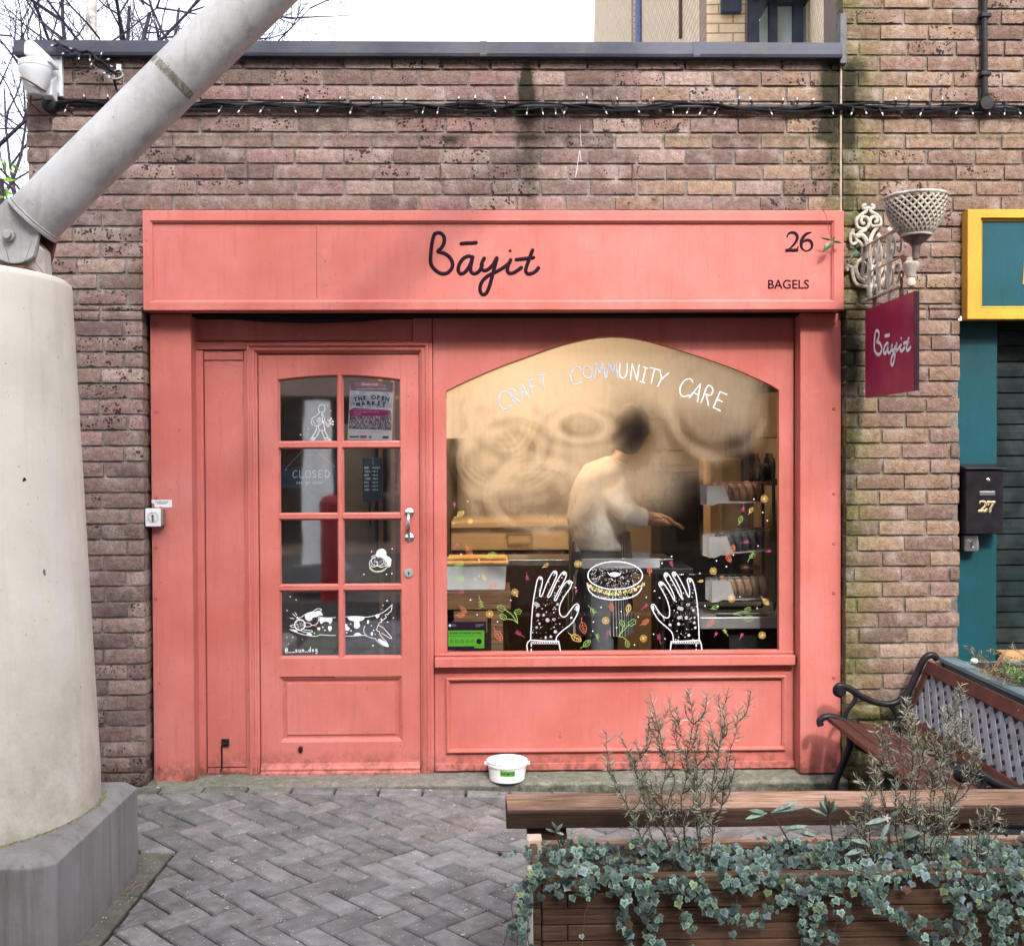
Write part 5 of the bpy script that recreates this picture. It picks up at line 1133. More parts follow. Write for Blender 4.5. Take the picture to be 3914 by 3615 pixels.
# long counter behind the mist
t = thing('drawer_counter', 'pale wooden counter with a handled drawer seen through the misted window', 'counter', (0.05, 1.9, 0))
b = MB(); b.box(-0.33, 0.50, 1.7, 2.3, 1.07, 1.11); b.build('counter_top', PAL, t, bevel=0.004)
b = MB(); b.box(-0.33, 0.48, 1.72, 2.28, 0.93, 1.068); b.build('drawer', PAL, t, bevel=0.004)
b = MB(); b.tube([(0.02, 1.71, 1.03), (0.025, 1.68, 1.03), (0.17, 1.68, 1.03), (0.175, 1.71, 1.03)], 0.007, 8); b.build('handle', M['chrome'], t, smooth=True)
b = MB(); b.box(-0.33, 0.48, 1.74, 2.26, 0.03, 0.92); b.build('cupboard', simple('dark_cupboard', (0.05, 0.035, 0.03), 0.5), t)
t = thing('steel_worktop', 'long grey steel worktop behind the cook in the bakery window', 'worktop', (0.2, 1.2, 0))
b = MB(); b.box(-0.33, 0.95, 1.05, 1.40, 0.90, 0.935); b.build('worktop', SS, t, bevel=0.003)
b = MB()
for x in (-0.28, 0.9):
    for y in (1.1, 1.35): b.tube([(x, y, 0.01), (x, y, 0.9)], 0.018, 10)
b.build('frame', SS, t)
# white crate of trays in the lower left of the window
t = thing('white_food_tub', 'pale grey food tub with a tan lid on the bench at the window lower left', 'tub', (-0.2, 0.6, 0.8))
p0, p1 = D(862, 1105, 0.5), D(990, 1153, 0.5)
b = MB(); b.prism([(p0.x-0.0, p0.z), (p1.x, p0.z), (p1.x-0.008, p1.z), (p0.x+0.004, p1.z)], 0.50, 0.78); b.build('tub_body', simple('tub_grey', (0.55, 0.60, 0.66), 0.45, 0, 0.06, 8), t, bevel=0.006)
b = MB(); b.box(p0.x-0.004, p1.x+0.012, 0.49, 0.79, p0.z+0.001, p0.z+0.018); b.box(p0.x+0.03, p1.x-0.0, 0.56, 0.74, p0.z+0.019, p0.z+0.034); b.build('lid', simple('tan_lid', (0.62, 0.40, 0.18), 0.5), t, bevel=0.006)
t = thing('timber_bench', 'dark red brown timber bench under the grey tub inside the window', 'table', (-0.1, 0.6, 0))
b = MB(); b.box(-0.335, 0.02, 0.46, 0.86, 0.74, p1.z-0.002); b.build('bench_top', PW, t, bevel=0.003)
b = MB(); b.box(-0.335, -0.10, 0.47, 0.50, 0.62, 0.735); b.build('apron', PW, t)
b = MB()
for x, y in ((-0.05, 0.5), (-0.05, 0.8), (-0.30, 0.5), (-0.30, 0.8)): b.box(x-0.03, x+0.03, y-0.03, y+0.03, 0.01, 0.735)
b.build('leg', PW, t)
# right hand steel counter with the bagel racks
t = thing('steel_counter', 'grey steel counter under the bagel baskets at the window right', 'counter', (1.2, 0.6, 0))
p0, p1 = D(1368, 1206, 0.42), D(1530, 1228, 0.42)
b = MB(); b.box(p0.x, 1.75, 0.42, 1.0, p1.z, p0.z); b.build('counter_top', simple('dull_steel', (0.30, 0.31, 0.34), 0.42, 0.6, 0.15, 9), t, bevel=0.004)
b = MB(); b.box(p0.x+0.16, 1.7, 0.47, 0.95, 0.02, p1.z-0.005); b.build('cupboard', M['black'], t)
ctop = p0.z
rack = thing('bagel_rack', 'black tubular stand holding the three bagel baskets in the window', 'rack', (1.33, 0.55, ctop))
r0_, r1_ = D(1508, 1190, 0.50), D(1503, 908, 0.50)
b = MB()
for yy in (0.44, 0.66): b.tube([(r0_.x-0.30, yy, ctop+0.013), (r0_.x-0.05, yy, ctop+0.013), (r0_.x-0.012, yy, ctop+0.02), (r0_.x, yy, ctop+0.05), (r1_.x+0.006, yy, r1_.z-0.05), (r1_.x-0.004, yy, r1_.z-0.008), (r1_.x-0.016, yy, r1_.z)], 0.009, 10)
b.tube([(r1_.x-0.016, 0.44, r1_.z), (r1_.x-0.016, 0.66, r1_.z)], 0.009, 10)
b.build('rack_frame', simple('rack_metal', (0.05, 0.055, 0.07), 0.3, 0.7, 0.1, 20), rack, smooth=True)
WIRE = simple('basket_wire', (0.35, 0.35, 0.38), 0.3, 0.9, 0.1, 20)
PAPER = simple('greaseproof_paper', (0.36, 0.36, 0.38), 0.8, 0, 0.1, 12, 0.002, 40)
def bagelmat(nm, c, s): 
    m, nt, bs = newmat(nm); v = nd(nt, 'ShaderNodeTexVoronoi', Scale=190.0); lk(nt, coords(nt), v.inputs['Vector'])
    lk(nt, mixc(nt, s, c, ramp(nt, v.outputs['Distance'], [(0.28, g(0)), (0.36, g(1))])), bs.inputs['Base Color']); bs.inputs['Roughness'].default_value = 0.6; bump(nt, bs, v.outputs['Distance'], 0.002, 0.6); return m
BM = {'seeded brown': bagelmat('bagel_brown', (0.17, 0.075, 0.04, 1), (0.30, 0.17, 0.11, 1)), 'black': bagelmat('bagel_black', (0.035, 0.038, 0.05, 1), (0.08, 0.09, 0.11, 1)), 'sesame': bagelmat('bagel_sesame', (0.24, 0.15, 0.09, 1), (0.50, 0.42, 0.32, 1))}
def bagel_at(c, kind, label, grp, tilt=0.28, flat_=False, Rr=0.036, rr_=0.0185):
    b = MB(); n1, n2 = 24, 12; vs = []
    for i in range(n1):
        a = 2*math.pi*i/n1
        for j in range(n2):
            q = 2*math.pi*j/n2; rr2 = Rr+rr_*math.cos(q)*(1.05)
            vs.append(Vector((rr_*1.08*math.sin(q), rr2*math.cos(a), rr2*math.sin(a))))
    M_ = Matrix.Rotation(math.pi/2 if flat_ else tilt, 3, 'Y'); k = R.uniform(0, 9)
    vs = [M_ @ (v*(1+0.05*noise.noise(v*40+Vector((k, 0, 0)))))+Vector(c) for v in vs]
    b.add(vs, [(i*n2+j, ((i+1) % n1)*n2+j, ((i+1) % n1)*n2+(j+1) % n2, i*n2+(j+1) % n2) for i in range(n1) for j in range(n2)])
    o = b.build('bagel', BM[kind], None, smooth=True, angle=0); tag(o, label, 'bagel', grp); return o
for bi, (xa_, xb_, ya_, yb_, kind, posn) in enumerate(((1402, 1497, 944, 982, 'seeded brown', 'top'), (1407, 1502, 1040, 1080, 'black', 'middle'), (1412, 1508, 1130, 1171, 'sesame', 'bottom'))):
    a, c = D(xa_, ya_, 0.47), D(xb_, yb_, 0.47); y0_, y1_ = 0.47, 0.64
    bt = thing('bagel_basket', {'top': 'top wire basket of brown seeded bagels lined with paper', 'middle': 'middle wire basket of black bagels lined with paper', 'bottom': 'bottom wire basket of sesame bagels lined with paper'}[posn], 'basket', ((a.x+c.x)/2, 0.55, c.z))
    dz = 0.012 if bi == 1 else 0
    b = MB(); sl_ = 0.035
    top = [(a.x-0.01, y0_, a.z-dz), (c.x, y0_, a.z+dz), (c.x, y1_, a.z+dz), (a.x-0.01, y1_, a.z-dz)]; bot = [(a.x+sl_-0.02, y0_+0.01, c.z-dz), (c.x-0.01, y0_+0.01, c.z+dz), (c.x-0.01, y1_-0.01, c.z+dz), (a.x+sl_-0.02, y1_-0.01, c.z-dz)]
    b.tube(top, 0.0028, 6, closed=True); b.tube(bot, 0.0022, 6, closed=True)
    for k in range(8):
        t_ = k/7
        for yy, yo in ((y0_, y0_+0.01), (y1_, y1_-0.01)): b.tube([(top[0][0]+(top[1][0]-top[0][0])*t_, yy, top[0][2]+(top[1][2]-top[0][2])*t_), (bot[0][0]+(bot[1][0]-bot[0][0])*t_, yo, bot[0][2]+(bot[1][2]-bot[0][2])*t_)], 0.0012, 5)
    b.tube([(a.x-0.05, y0_+0.01, c.z+0.03), (a.x-0.01, y0_, a.z-dz)], 0.0025, 5)
    b.build('wire_frame', WIRE, bt, smooth=True)
    b = MB(); n_ = 10; vs = []
    for i in range(n_+1):
        t_ = i/n_; x = a.x-0.055+(c.x-a.x+0.05)*t_
        for yy, zz in ((y0_-0.002, a.z-0.030 if t_ > 0.3 else a.z-0.012), (y0_+0.004, c.z-0.002), (y1_-0.004, c.z-0.002), (y1_, a.z-0.01)): vs.append((x, yy+0.003*noise.noise(Vector((x*60, zz*60, 1))), zz*1.0+dz*(2*t_-1)+0.006*noise.noise(Vector((x*50, yy*50, bi)))-(0.012 if (t_ < 0.2 and zz < a.z-0.02) else 0)))
    for i in range(n_+1): 
        if i > 3: vs[i*4] = (vs[i*4][0], vs[i*4][1]+0.004, c.z+0.006+dz*(2*i/n_-1))
    b.add(vs, [(i*4+k, (i+1)*4+k, (i+1)*4+k+1, i*4+k+1) for i in range(n_) for k in range(3)]); b.build('paper_liner', PAPER, bt, smooth=True)
    for k in range(6):
        x = a.x+0.022+k*(c.x-a.x-0.03)/5.6
        ords = ['leftmost', 'second from left', 'third from left', 'fourth from left', 'fifth from left', 'rightmost'][k]
        bagel_at((x, 0.55, (a.z+c.z)/2+0.004+dz*(2*k/5-1)+R.uniform(-0.003, 0.004)), kind, '%s bagel %s in the %s basket' % (kind, ords, posn), '%s bagels standing in the %s basket' % (kind, posn), tilt=-0.22+R.uniform(-0.08, 0.08))
    if bi == 2:
        for k, xq in enumerate((1456, 1474)): p = D(xq, 1108, 0.60); bagel_at((p.x, 0.60, p.z), 'seeded brown', '%s loose small brown bagel lying above the sesame basket' % ('left' if k == 0 else 'right'), 'loose bagels on the sesame basket', flat_=True, Rr=0.017, rr_=0.013)
# shelves and things at the far right
t = thing('wall_shelf', 'dark shelving with a tan plank beside the window right edge', 'shelf', (1.65, 1.2, 1.4))
for zz, mt in ((1.62, PAL), (1.35, PW), (1.9, PW)): b = MB(); b.box(1.40, 1.78, 1.0, 1.5, zz, zz+0.025); b.build('shelf_board', mt, t, bevel=0.002)
b = MB(); b.box(1.37, 1.395, 1.0, 1.5, 0.7, 2.3); b.build('upright', M['black'], t)
for k in range(4): b = MB(); z_ = 1.376+0.0*k; x_ = 1.45+0.085*k; b.lathe([(0.034, 1.376), (0.036, 1.46), (0.03, 1.50), (0.022, 1.51), (0.022, 1.53), (0, 1.532)], (x_, 1.2, 0), 16); o = b.build('storage_jar', [simple('jar_metal', (0.35, 0.33, 0.33), 0.3, 0.5), M['black'], M['whiteplastic'], M['steel']][k], None, smooth=True); tag(o, 'storage jar %s on the dark shelf at the window right' % ['of grey metal', 'of black metal', 'of white plastic', 'of bright steel'][k], 'jar', 'jars on the shelf')
t = thing('cardboard_carton', 'tall tan carton standing behind the bagel baskets', 'carton', (1.33, 1.2, 0.9))
b = MB(); b.box(1.18, 1.36, 1.15, 1.35, 0.95, 1.5); b.build('carton_body', simple('card', (0.36, 0.25, 0.14), 0.8), t, bevel=0.003)
b = MB(); b.box(1.235, 1.25, 1.146, 1.149, 0.95, 1.5); b.build('parcel_tape', simple('tape', (0.5, 0.36, 0.2), 0.4), t)
t = thing('trolley_cabinet', 'black trolley cabinet behind the counter at the right', 'cabinet', (1.2, 1.6, 0))
b = MB(); b.box(0.95, 1.45, 1.5, 1.9, 0.03, 1.42); b.build('cabinet_body', M['black'], t, bevel=0.01)
b = MB(); b.box(0.94, 1.46, 1.49, 1.91, 1.422, 1.435); b.build('cabinet_top', SS, t)
b = MB(); b.tube([(1.02, 1.49, 0.8), (1.02, 1.46, 0.8), (1.3, 1.46, 0.8), (1.3, 1.49, 0.8)], 0.008, 8); b.build('handle', M['chrome'], t)
# menu board on the back wall
t = thing('menu_board', 'pale notice board on the cream wall behind the cook', 'board', (0.9, 3.28, 1.6)); b = MB(); b.box(1.2, 1.45, 3.27, 3.29, 1.45, 1.85); b.build('board_panel', simple('board_white', (0.75, 0.72, 0.66), 0.6), t)
b = MB(); b.box(1.19, 1.46, 3.265, 3.269, 1.80, 1.815); b.box(1.23, 1.40, 3.262, 3.264, 1.55, 1.56); b.build('board_print', M['ink'], t)
pw = MB(); pw.box(-0.352, -0.338, 0.30, 3.29, 0.012, 2.57); pw.box(-1.59, -0.353, 2.25, 2.28, 0.012, 2.57); pw.box(-1.592, -1.58, 0.22, 2.24, 0.012, 2.57)
pw.build('added_shade_partition', simple('brown_shade_partition', (0.085, 0.06, 0.05), 0.6, 0, 0.3, 5), shopb)  # added to keep lamp light out and darken the view through the door
# behind the door: shelving with bread bags, crates, red drum, tall fridge
t = thing('bread_shelves', 'tall timber shelves with ladder sides behind the coral door', 'shelf', (-0.62, 1.5, 0))
for zz in (0.15, 0.42, 0.70, 0.98, 1.28, 1.58, 1.85): b = MB(); b.box(-0.72, -0.36, 1.25, 1.65, zz, zz+0.022); b.build('shelf_board', PW, t, bevel=0.002)
for x in (-0.73, -0.66): b = MB(); b.box(x, x+0.025, 1.24, 1.27, 0.01, 2.1); b.build('upright', mat_wood('shelf_upright', (0.22,0.14,0.09,1), (0.32,0.2,0.13,1), 2), t, bevel=0.002)
KR = simple('kraft_paper', (0.48, 0.31, 0.17), 0.85, 0, 0.25, 14, 0.006, 25)
lblb = ['crumpled kraft paper bag on the %s shelf behind the door' % s_ for s_ in ('lowest', 'second', 'third', 'fourth', 'fifth', 'topmost')]
for k, zz in enumerate((0.172, 0.442, 0.722, 1.002, 1.302, 1.602)):
    b = MB(); n_ = 14; vs = []; H_ = R.uniform(0.17, 0.24); x_, y_ = -0.52+R.uniform(-0.03, 0.06), 1.38
    for j in range(9):
        for i in range(n_):
            a_ = 2*math.pi*i/n_; sq = 1/max(abs(math.cos(a_)), abs(math.sin(a_)))**0.7; r_ = 0.075*sq*(1-0.12*j/8)*(1+0.12*noise.noise(Vector((a_*2, j*0.7, k))))
            vs.append((x_+r_*1.25*math.cos(a_), y_+r_*0.8*math.sin(a_), zz+H_*j/8+0.012*noise.noise(Vector((a_*3, j, k)))))
    b.add(vs, [(j*n_+i, j*n_+(i+1) % n_, (j+1)*n_+(i+1) % n_, (j+1)*n_+i) for j in range(8) for i in range(n_)]+[tuple(range(n_))]); o = b.build('paper_bag', KR, None, smooth=True, angle=50); tag(o, lblb[k], 'bag', 'paper bags on the bread shelves')
t = thing('tall_fridge', 'tall dull grey steel fridge behind the right door panes', 'fridge', (-0.85, 1.7, 0))
b = MB(); b.box(-1.02, -0.79, 1.62, 2.1, 0.75, 1.72); b.build('fridge_body', simple('fridge_steel', (0.34, 0.33, 0.32), 0.4, 0.4, 0.1, 6), t, bevel=0.008)
b = MB(); b.box(-1.02, -0.79, 1.64, 2.1, 0.02, 0.745); b.build('fridge_base', M['black'], t, bevel=0.008)
b = MB(); b.tube([(-0.82, 1.61, 1.1), (-0.82, 1.585, 1.12), (-0.82, 1.585, 1.4), (-0.82, 1.61, 1.42)], 0.007, 8); b.build('handle', M['chrome'], t)
t = thing('low_table', 'low pale timber table on the floor behind the door lower right', 'table', (-0.6, 0.9, 0)); b = MB(); b.box(-0.95, -0.42, 0.85, 1.15, 0.27, 0.30); b.build('table_top', PAL, t, bevel=0.003)
b = MB()
for x in (-0.92, -0.48): b.box(x, x+0.04, 0.87, 1.1, 0.01, 0.268)
b.build('leg', PW, t)
# ================================================================ the cook
SHM = simple('white_cotton', (0.50, 0.48, 0.46), 0.85, 0, 0.12, 12, 0.022, 14, stretch=(1, 1, 0.6)); SKIN = simple('skin', (0.45, 0.26, 0.18), 0.55, 0, 0.06, 20); HAIR = simple('dark_hair', (0.030, 0.022, 0.020), 0.6, 0, 0.3, 60, 0.003, 90, stretch=(1, 1, 0.2)); TRO = simple('grey_trousers', (0.12, 0.13, 0.16), 0.85, 0, 0.15, 15)
def skin(name, verts, edges, radii, mat, parent, sub=2, root=0):
    me = bpy.data.meshes.new(name); me.from_pydata([tuple(v) for v in verts], edges, []); bm = bmesh.new(); bm.from_mesh(me); L = bm.verts.layers.skin.verify(); bm.verts.ensure_lookup_table()
    for i, v in enumerate(bm.verts):
        r_ = radii[i]; v[L].radius = (r_, r_) if not isinstance(r_, tuple) else r_; v[L].use_root = (i == root)
    bm.to_mesh(me); bm.free(); me.materials.append(mat); o = bpy.data.objects.new(name, me); C.objects.link(o); s_ = o.modifiers.new('skin', 'SKIN'); s_.use_smooth_shade = True; s_.branch_smoothing = 0.6
    b_ = o.modifiers.new('sub', 'SUBSURF'); b_.levels = sub; b_.render_levels = sub
    if parent: adopt(o, parent)
    return o
cook = thing('person', 'cook in a loose white shirt and dark striped apron leaning over the worktop', 'person', (0.55, 0.85, 0))
V_ = [(.52,.90,.96),(.52,.90,1.08),(.53,.89,1.22),(.56,.88,1.36),(.60,.87,1.45),(.645,.86,1.515),(.675,.855,1.56),(.70,.85,1.60),(.715,.845,1.66),(.71,.845,1.715),
      (.56,.74,1.415),(.60,.68,1.30),(.66,.66,1.20),(.73,.68,1.19),(.78,.70,1.20),(.81,.70,1.20),
      (.60,1.02,1.415),(.66,1.06,1.30),(.74,1.06,1.19),(.81,1.0,1.16),(.87,.94,1.15),(.90,.92,1.15),
      (.50,.80,.90),(.50,.79,.70),(.52,.79,.50),(.50,.80,.28),(.49,.80,.10),(.58,.79,.045),
      (.53,1.0,.90),(.54,1.01,.70),(.57,1.01,.50),(.55,1.02,.28),(.54,1.02,.10),(.63,1.01,.045)]
E_ = [(0,1),(1,2),(2,3),(3,4),(4,5),(5,6),(6,7),(7,8),(8,9),(4,10),(10,11),(11,12),(12,13),(13,14),(14,15),(4,16),(16,17),(17,18),(18,19),(19,20),(20,21),(0,22),(22,23),(23,24),(24,25),(25,26),(26,27),(0,28),(28,29),(29,30),(30,31),(31,32),(32,33)]
R_ = [.125,.118,.125,.135,.10,.05,.052,.075,.092,.06,.062,.048,.040,.036,.027,.03,.062,.048,.040,.036,.027,.03,.088,.080,.056,.052,.04,.035,.088,.080,.056,.052,.04,.035]
def fingers(base, idx, dirv, side):
    d = Vector(dirv).normalized(); s_ = Vector(side).normalized(); dn = Vector((0, 0, -1))
    for k, (o_, ln) in enumerate(((-1.5, .060), (-.5, .072), (.5, .068), (1.5, .052))):
        p = Vector(base)+s_*o_*0.018+d*0.028; i0 = len(V_); V_.extend([tuple(p), tuple(p+d*ln*.5+dn*.008), tuple(p+d*ln*.85+dn*.030)]); R_.extend([.0095, .0085, .0075]); E_.extend([(idx, i0), (i0, i0+1), (i0+1, i0+2)])
    p = Vector(base)-s_*0.034-d*0.012; i0 = len(V_); V_.extend([tuple(p), tuple(p-s_*.016+d*.028+dn*.01)]); R_.extend([.011, .009]); E_.extend([(idx, i0), (i0, i0+1)])
fingers(V_[15], 15, (1, .1, -.1), (0, 1, 0)); fingers(V_[21], 21, (1, -.3, -.1), (.2, 1, 0))
skin('body', V_, E_, R_, SKIN, cook)
sh_ = MB()
def loft(mb, rings, n=22):
    vs = []
    for (c, ax1, ax2, r1, r2) in rings:
        c = Vector(c); a1 = Vector(ax1).normalized(); a2 = Vector(ax2).normalized()
        for k in range(n): t_ = 2*math.pi*k/n; w_ = 1+0.05*math.sin(3*t_+c.z*30)+0.03*math.sin(5*t_-c.z*50); vs.append(c+a1*(r1*w_*math.cos(t_))+a2*(r2*w_*math.sin(t_)))
    m_ = len(rings); mb.add(vs, [(j*n+i, j*n+(i+1) % n, (j+1)*n+(i+1) % n, (j+1)*n+i) for j in range(m_-1) for i in range(n)]+[tuple(range(n)), tuple((m_-1)*n+i for i in range(n))])
XA, YA_ = (1, 0, 0), (0, 1, 0)
loft(sh_, [((.515,.90,1.00),XA,YA_,.150,.175), ((.51,.90,1.08),XA,YA_,.158,.182), ((.505,.90,1.18),XA,YA_,.160,.190), ((.515,.895,1.28),(1,0,-.15),YA_,.158,.205), ((.535,.885,1.36),(1,0,-.3),YA_,.150,.215), ((.565,.88,1.425),(1,0,-.4),YA_,.125,.195), ((.60,.87,1.465),(1,0,-.5),YA_,.085,.125), ((.625,.865,1.495),(1,0,-.5),YA_,.062,.070)])
loft(sh_, [((.555,.78,1.40),(0,0,1),YA_,.085,.05), ((.575,.72,1.35),(1,0,.5),YA_,.085,.075), ((.605,.675,1.28),(1,0,.7),YA_,.076,.066), ((.65,.655,1.215),(.8,0,1),YA_,.068,.060), ((.70,.668,1.195),(.1,0,1),YA_,.060,.054), ((.755,.682,1.192),(0,0,1),YA_,.052,.046)], 16)
loft(sh_, [((.59,.99,1.40),(0,0,1),YA_,.085,.05), ((.62,1.03,1.34),(1,0,.5),YA_,.083,.072), ((.66,1.06,1.26),(1,0,.7),YA_,.074,.064), ((.71,1.065,1.195),(.8,0,1),YA_,.066,.058), ((.77,1.03,1.17),(.1,0,1),YA_,.055,.050)], 16)
so_ = sh_.build('shirt', SHM, cook, smooth=True, angle=0); rm_ = so_.modifiers.new('remesh', 'REMESH'); rm_.mode = 'VOXEL'; rm_.voxel_size = 0.012; rm_.use_smooth_shade = True; sm_ = so_.modifiers.new('smooth', 'SMOOTH'); sm_.iterations = 6
skin('trousers', [V_[i] for i in (0, 22, 23, 24, 25, 26, 28, 29, 30, 31, 32)], [(0,1),(1,2),(2,3),(3,4),(4,5),(0,6),(6,7),(7,8),(8,9),(9,10)], [.135,.098,.092,.07,.066,.06,.098,.092,.07,.066,.06], TRO, cook)
ap = MB(); vs = []; n_ = 18
for j in range(9):
    zz = 1.10-0.55*j/8
    for i in range(n_+1):
        a_ = rad(-215+250*i/n_); vs.append((.52+(.165+.02*j/8)*math.cos(a_)+0.006*math.sin(i*2.1+j), .90+(.155+.02*j/8)*math.sin(a_), zz))
ap.add(vs, [(j*(n_+1)+i, j*(n_+1)+i+1, (j+1)*(n_+1)+i+1, (j+1)*(n_+1)+i) for j in range(8) for i in range(n_)])
am, ant, abs_ = newmat('striped_apron'); sx_ = nd(ant, 'ShaderNodeSeparateXYZ'); lk(ant, coords(ant), sx_.inputs[0]); lk(ant, mixc(ant, (0.02,0.02,0.03,1), (0.45,0.45,0.48,1), math_n(ant, 'GREATER_THAN', math_n(ant, 'SINE', math_n(ant, 'MULTIPLY', math_n(ant, 'ADD', sx_.outputs[0], sx_.outputs[1]), 260.0)), 0.88)), abs_.inputs['Base Color']); abs_.inputs['Roughness'].default_value = 0.9
ap.build('apron', am, cook, smooth=True)
hr = MB(); vs = []; hc = Vector((.705, .85, 1.655))
for j in range(13):
    th = math.pi*j/12
    for i in range(20):
        ph_ = 2*math.pi*i/20; d = Vector((math.sin(th)*math.cos(ph_), math.sin(th)*math.sin(ph_), math.cos(th)))
        face = max(0, d.x*0.9-d.z*0.5+0.05); r_ = 0.128*(1-0.36*min(1, face))*(1+0.08*noise.noise(d*3)); vs.append(hc+Vector((d.x*r_*0.98, d.y*r_*0.95, d.z*r_*1.22)))
hr.add(vs, [(j*20+i, j*20+(i+1) % 20, (j+1)*20+(i+1) % 20, (j+1)*20+i) for j in range(12) for i in range(20)]); hr.build('hair', HAIR, cook, smooth=True)
fc = MB(); fc.lathe([(0.0, 0.03), (0.010, 0.012), (0.013, 0.0), (0.0, -0.004)], (.795, .845, 1.632), 8, 'z'); fc.build('nose', SKIN, cook, smooth=True)
for s_ in (-1, 1): e_ = MB(); e_.lathe([(0.0, 0.006), (0.007, 0.004), (0.009, 0), (0.0, -0.002)], (.782, .845+s_*.030, 1.665), 8, 'x'); e_.build('eye', M['dark'], cook, smooth=True)
e_ = MB(); e_.tube([(.778, .82, 1.600), (.785, .845, 1.597), (.778, .87, 1.600)], 0.004, 6); e_.build('mouth', simple('lip', (0.35, 0.12, 0.1), 0.5), cook)
t = thing('worktop_tray', 'pale plastic tray on the worktop in front of the cook', 'tray', (0.8, 0.75, 0.93))
b = MB(); p0, p1 = D(1132, 1088, 0.78), D(1280, 1096, 0.78); b.box(p0.x, p1.x, 0.62, 0.96, p1.z-0.02, p1.z+0.0); b.build('tray_base', simple('tray_plastic', (0.50, 0.55, 0.64), 0.4), t, bevel=0.005)
b = MB(); x0_, x1_ = p0.x, p1.x; zz = p1.z
b.box(x0_, x1_, 0.61, 0.619, zz-0.02, zz+0.03); b.box(x0_, x1_, 0.961, 0.97, zz-0.02, zz+0.03); b.build('tray_rim', simple('tray_plastic_rim', (0.55, 0.6, 0.68), 0.4), t, bevel=0.002)
t = thing('prep_table', 'dark prep table carrying the pale tray in front of the cook', 'table', (0.85, 0.8, 0)); zt2 = p1.z-0.022
b = MB(); b.box(0.40, 0.98, 0.60, 0.98, zt2-0.03, zt2); b.build('table_top', M['black'], t, bevel=0.003)
for x in (0.43, 0.95):
    for y in (0.63, 0.95): b = MB(); b.tube([(x, y, 0.01), (x, y, zt2-0.031)], 0.014, 8); b.build('leg', M['black'], t)
# ================================================================ concrete column, plinth, steel strut
cx_, cy_ = -1.92, -1.38
scol = thing('support_column', 'thick cream painted tapering column on an angular concrete plinth at the left', 'column', (cx_, cy_, -0.05))
pl_ = MB(); ch = 0.03; X1, Y0, Y1, ZT = -1.375, -1.835, -1.06, 0.347; X0 = -2.47
def plan(o): return [(X0-o, Y0-o), (X1-0.06, Y0-o), (X1+o, Y0+0.06), (X1+o, Y1-0.0), (X1-0.0, Y1+o), (X0-o, Y1+o)]
vs = []
lay_ = [(0.0, -0.12), (0.0, ZT-0.032), (-0.034, ZT)]
def plan2(o):
    return [(X0-o, Y0-o), (X1-0.045+o*0.4, Y0-o), (X1+o, Y0+0.045-o*0.4), (X1+o, Y1+o), (X0-o, Y1+o)]
for o_, z_ in lay_: vs += [(a, b, z_) for a, b in plan2(o_)]
n_ = 5; pl_.add(vs, [(k*n_+i, k*n_+(i+1) % n_, (k+1)*n_+(i+1) % n_, (k+1)*n_+i) for k in range(len(lay_)-1) for i in range(n_)]+[tuple((len(lay_)-1)*n_+i for i in range(n_))])
pl_.build('plinth', M['concrete'], scol, bevel=0.004, seg=2)
cl_ = MB(); cl_.lathe([(0.497, ZT-0.01), (0.4965, 0.36)]+[(0.50-0.08*(k/24), 0.36+(2.10-0.36)*k/24) for k in range(1, 24)]+[(0.4215, 2.095), (0.418, 2.112), (0.408, 2.120), (0.0, 2.125)], (cx_, cy_, 0), 96)
cl_.build('column_shaft', M['column'], scol, smooth=True, angle=50)
mo_ = MB()
for k in range(260):      # crumbs of moss and grit where shaft meets plinth
    a_ = rad(-110+130*R.random()); r_ = 0.503+R.uniform(0, 0.012); s_ = R.uniform(0.0015, 0.004); x, y = cx_+r_*math.cos(a_), cy_+r_*math.sin(a_)
    if y < Y0+0.03 or x > X1-0.02: continue
    mo_.obox((x, y, ZT+s_*0.4), (R.random(), R.random(), R.random()-.5), (0, 1, .3), (0, 0, 1), s_, s_*0.8, s_*0.6, (R.uniform(.1, .3), R.uniform(.12, .24), .07, 1))
mo_.build('moss_grit', mat_vcol('grit', 0.95, 0.2, 60, 0), scol)
def cyl_hit(fx, fy):
    r = _ray(fx, fy); best = None
    for k in range(900):
        q = CAM+r*(2.6+k*0.0025); rc = 0.50-0.08*(q.z-0.36)/1.74
        if math.hypot(q.x-cx_, q.y-cy_) < rc: best = q; break
    return best
for (fx, fy, r_, nm_) in ((142/1.54, 1200+982/1.54, 0.009, 'fixing_hole'), (258/1.54, 1200+1515/1.54, 0.007, 'scuff_mark'), (262/1.54, 1200+1530/1.54, 0.005, 'scuff_mark')):
    p = cyl_hit(fx, fy)
    if p:
        nrm_ = Vector((p.x-cx_, p.y-cy_, 0)).normalized(); sd_ = Vector((-nrm_.y, nrm_.x, 0)); b = MB(); b.add([tuple(p+nrm_*0.0015+sd_*r_*.75*math.cos(t)+Vector((0, 0, r_*1.2*math.sin(t)))) for t in [k*math.pi/6 for k in range(12)]], [tuple(range(12))]); b.build(nm_, M['dark'] if r_ > .008 else simple('scuff', (0.14, 0.13, 0.12), 0.9), scol)
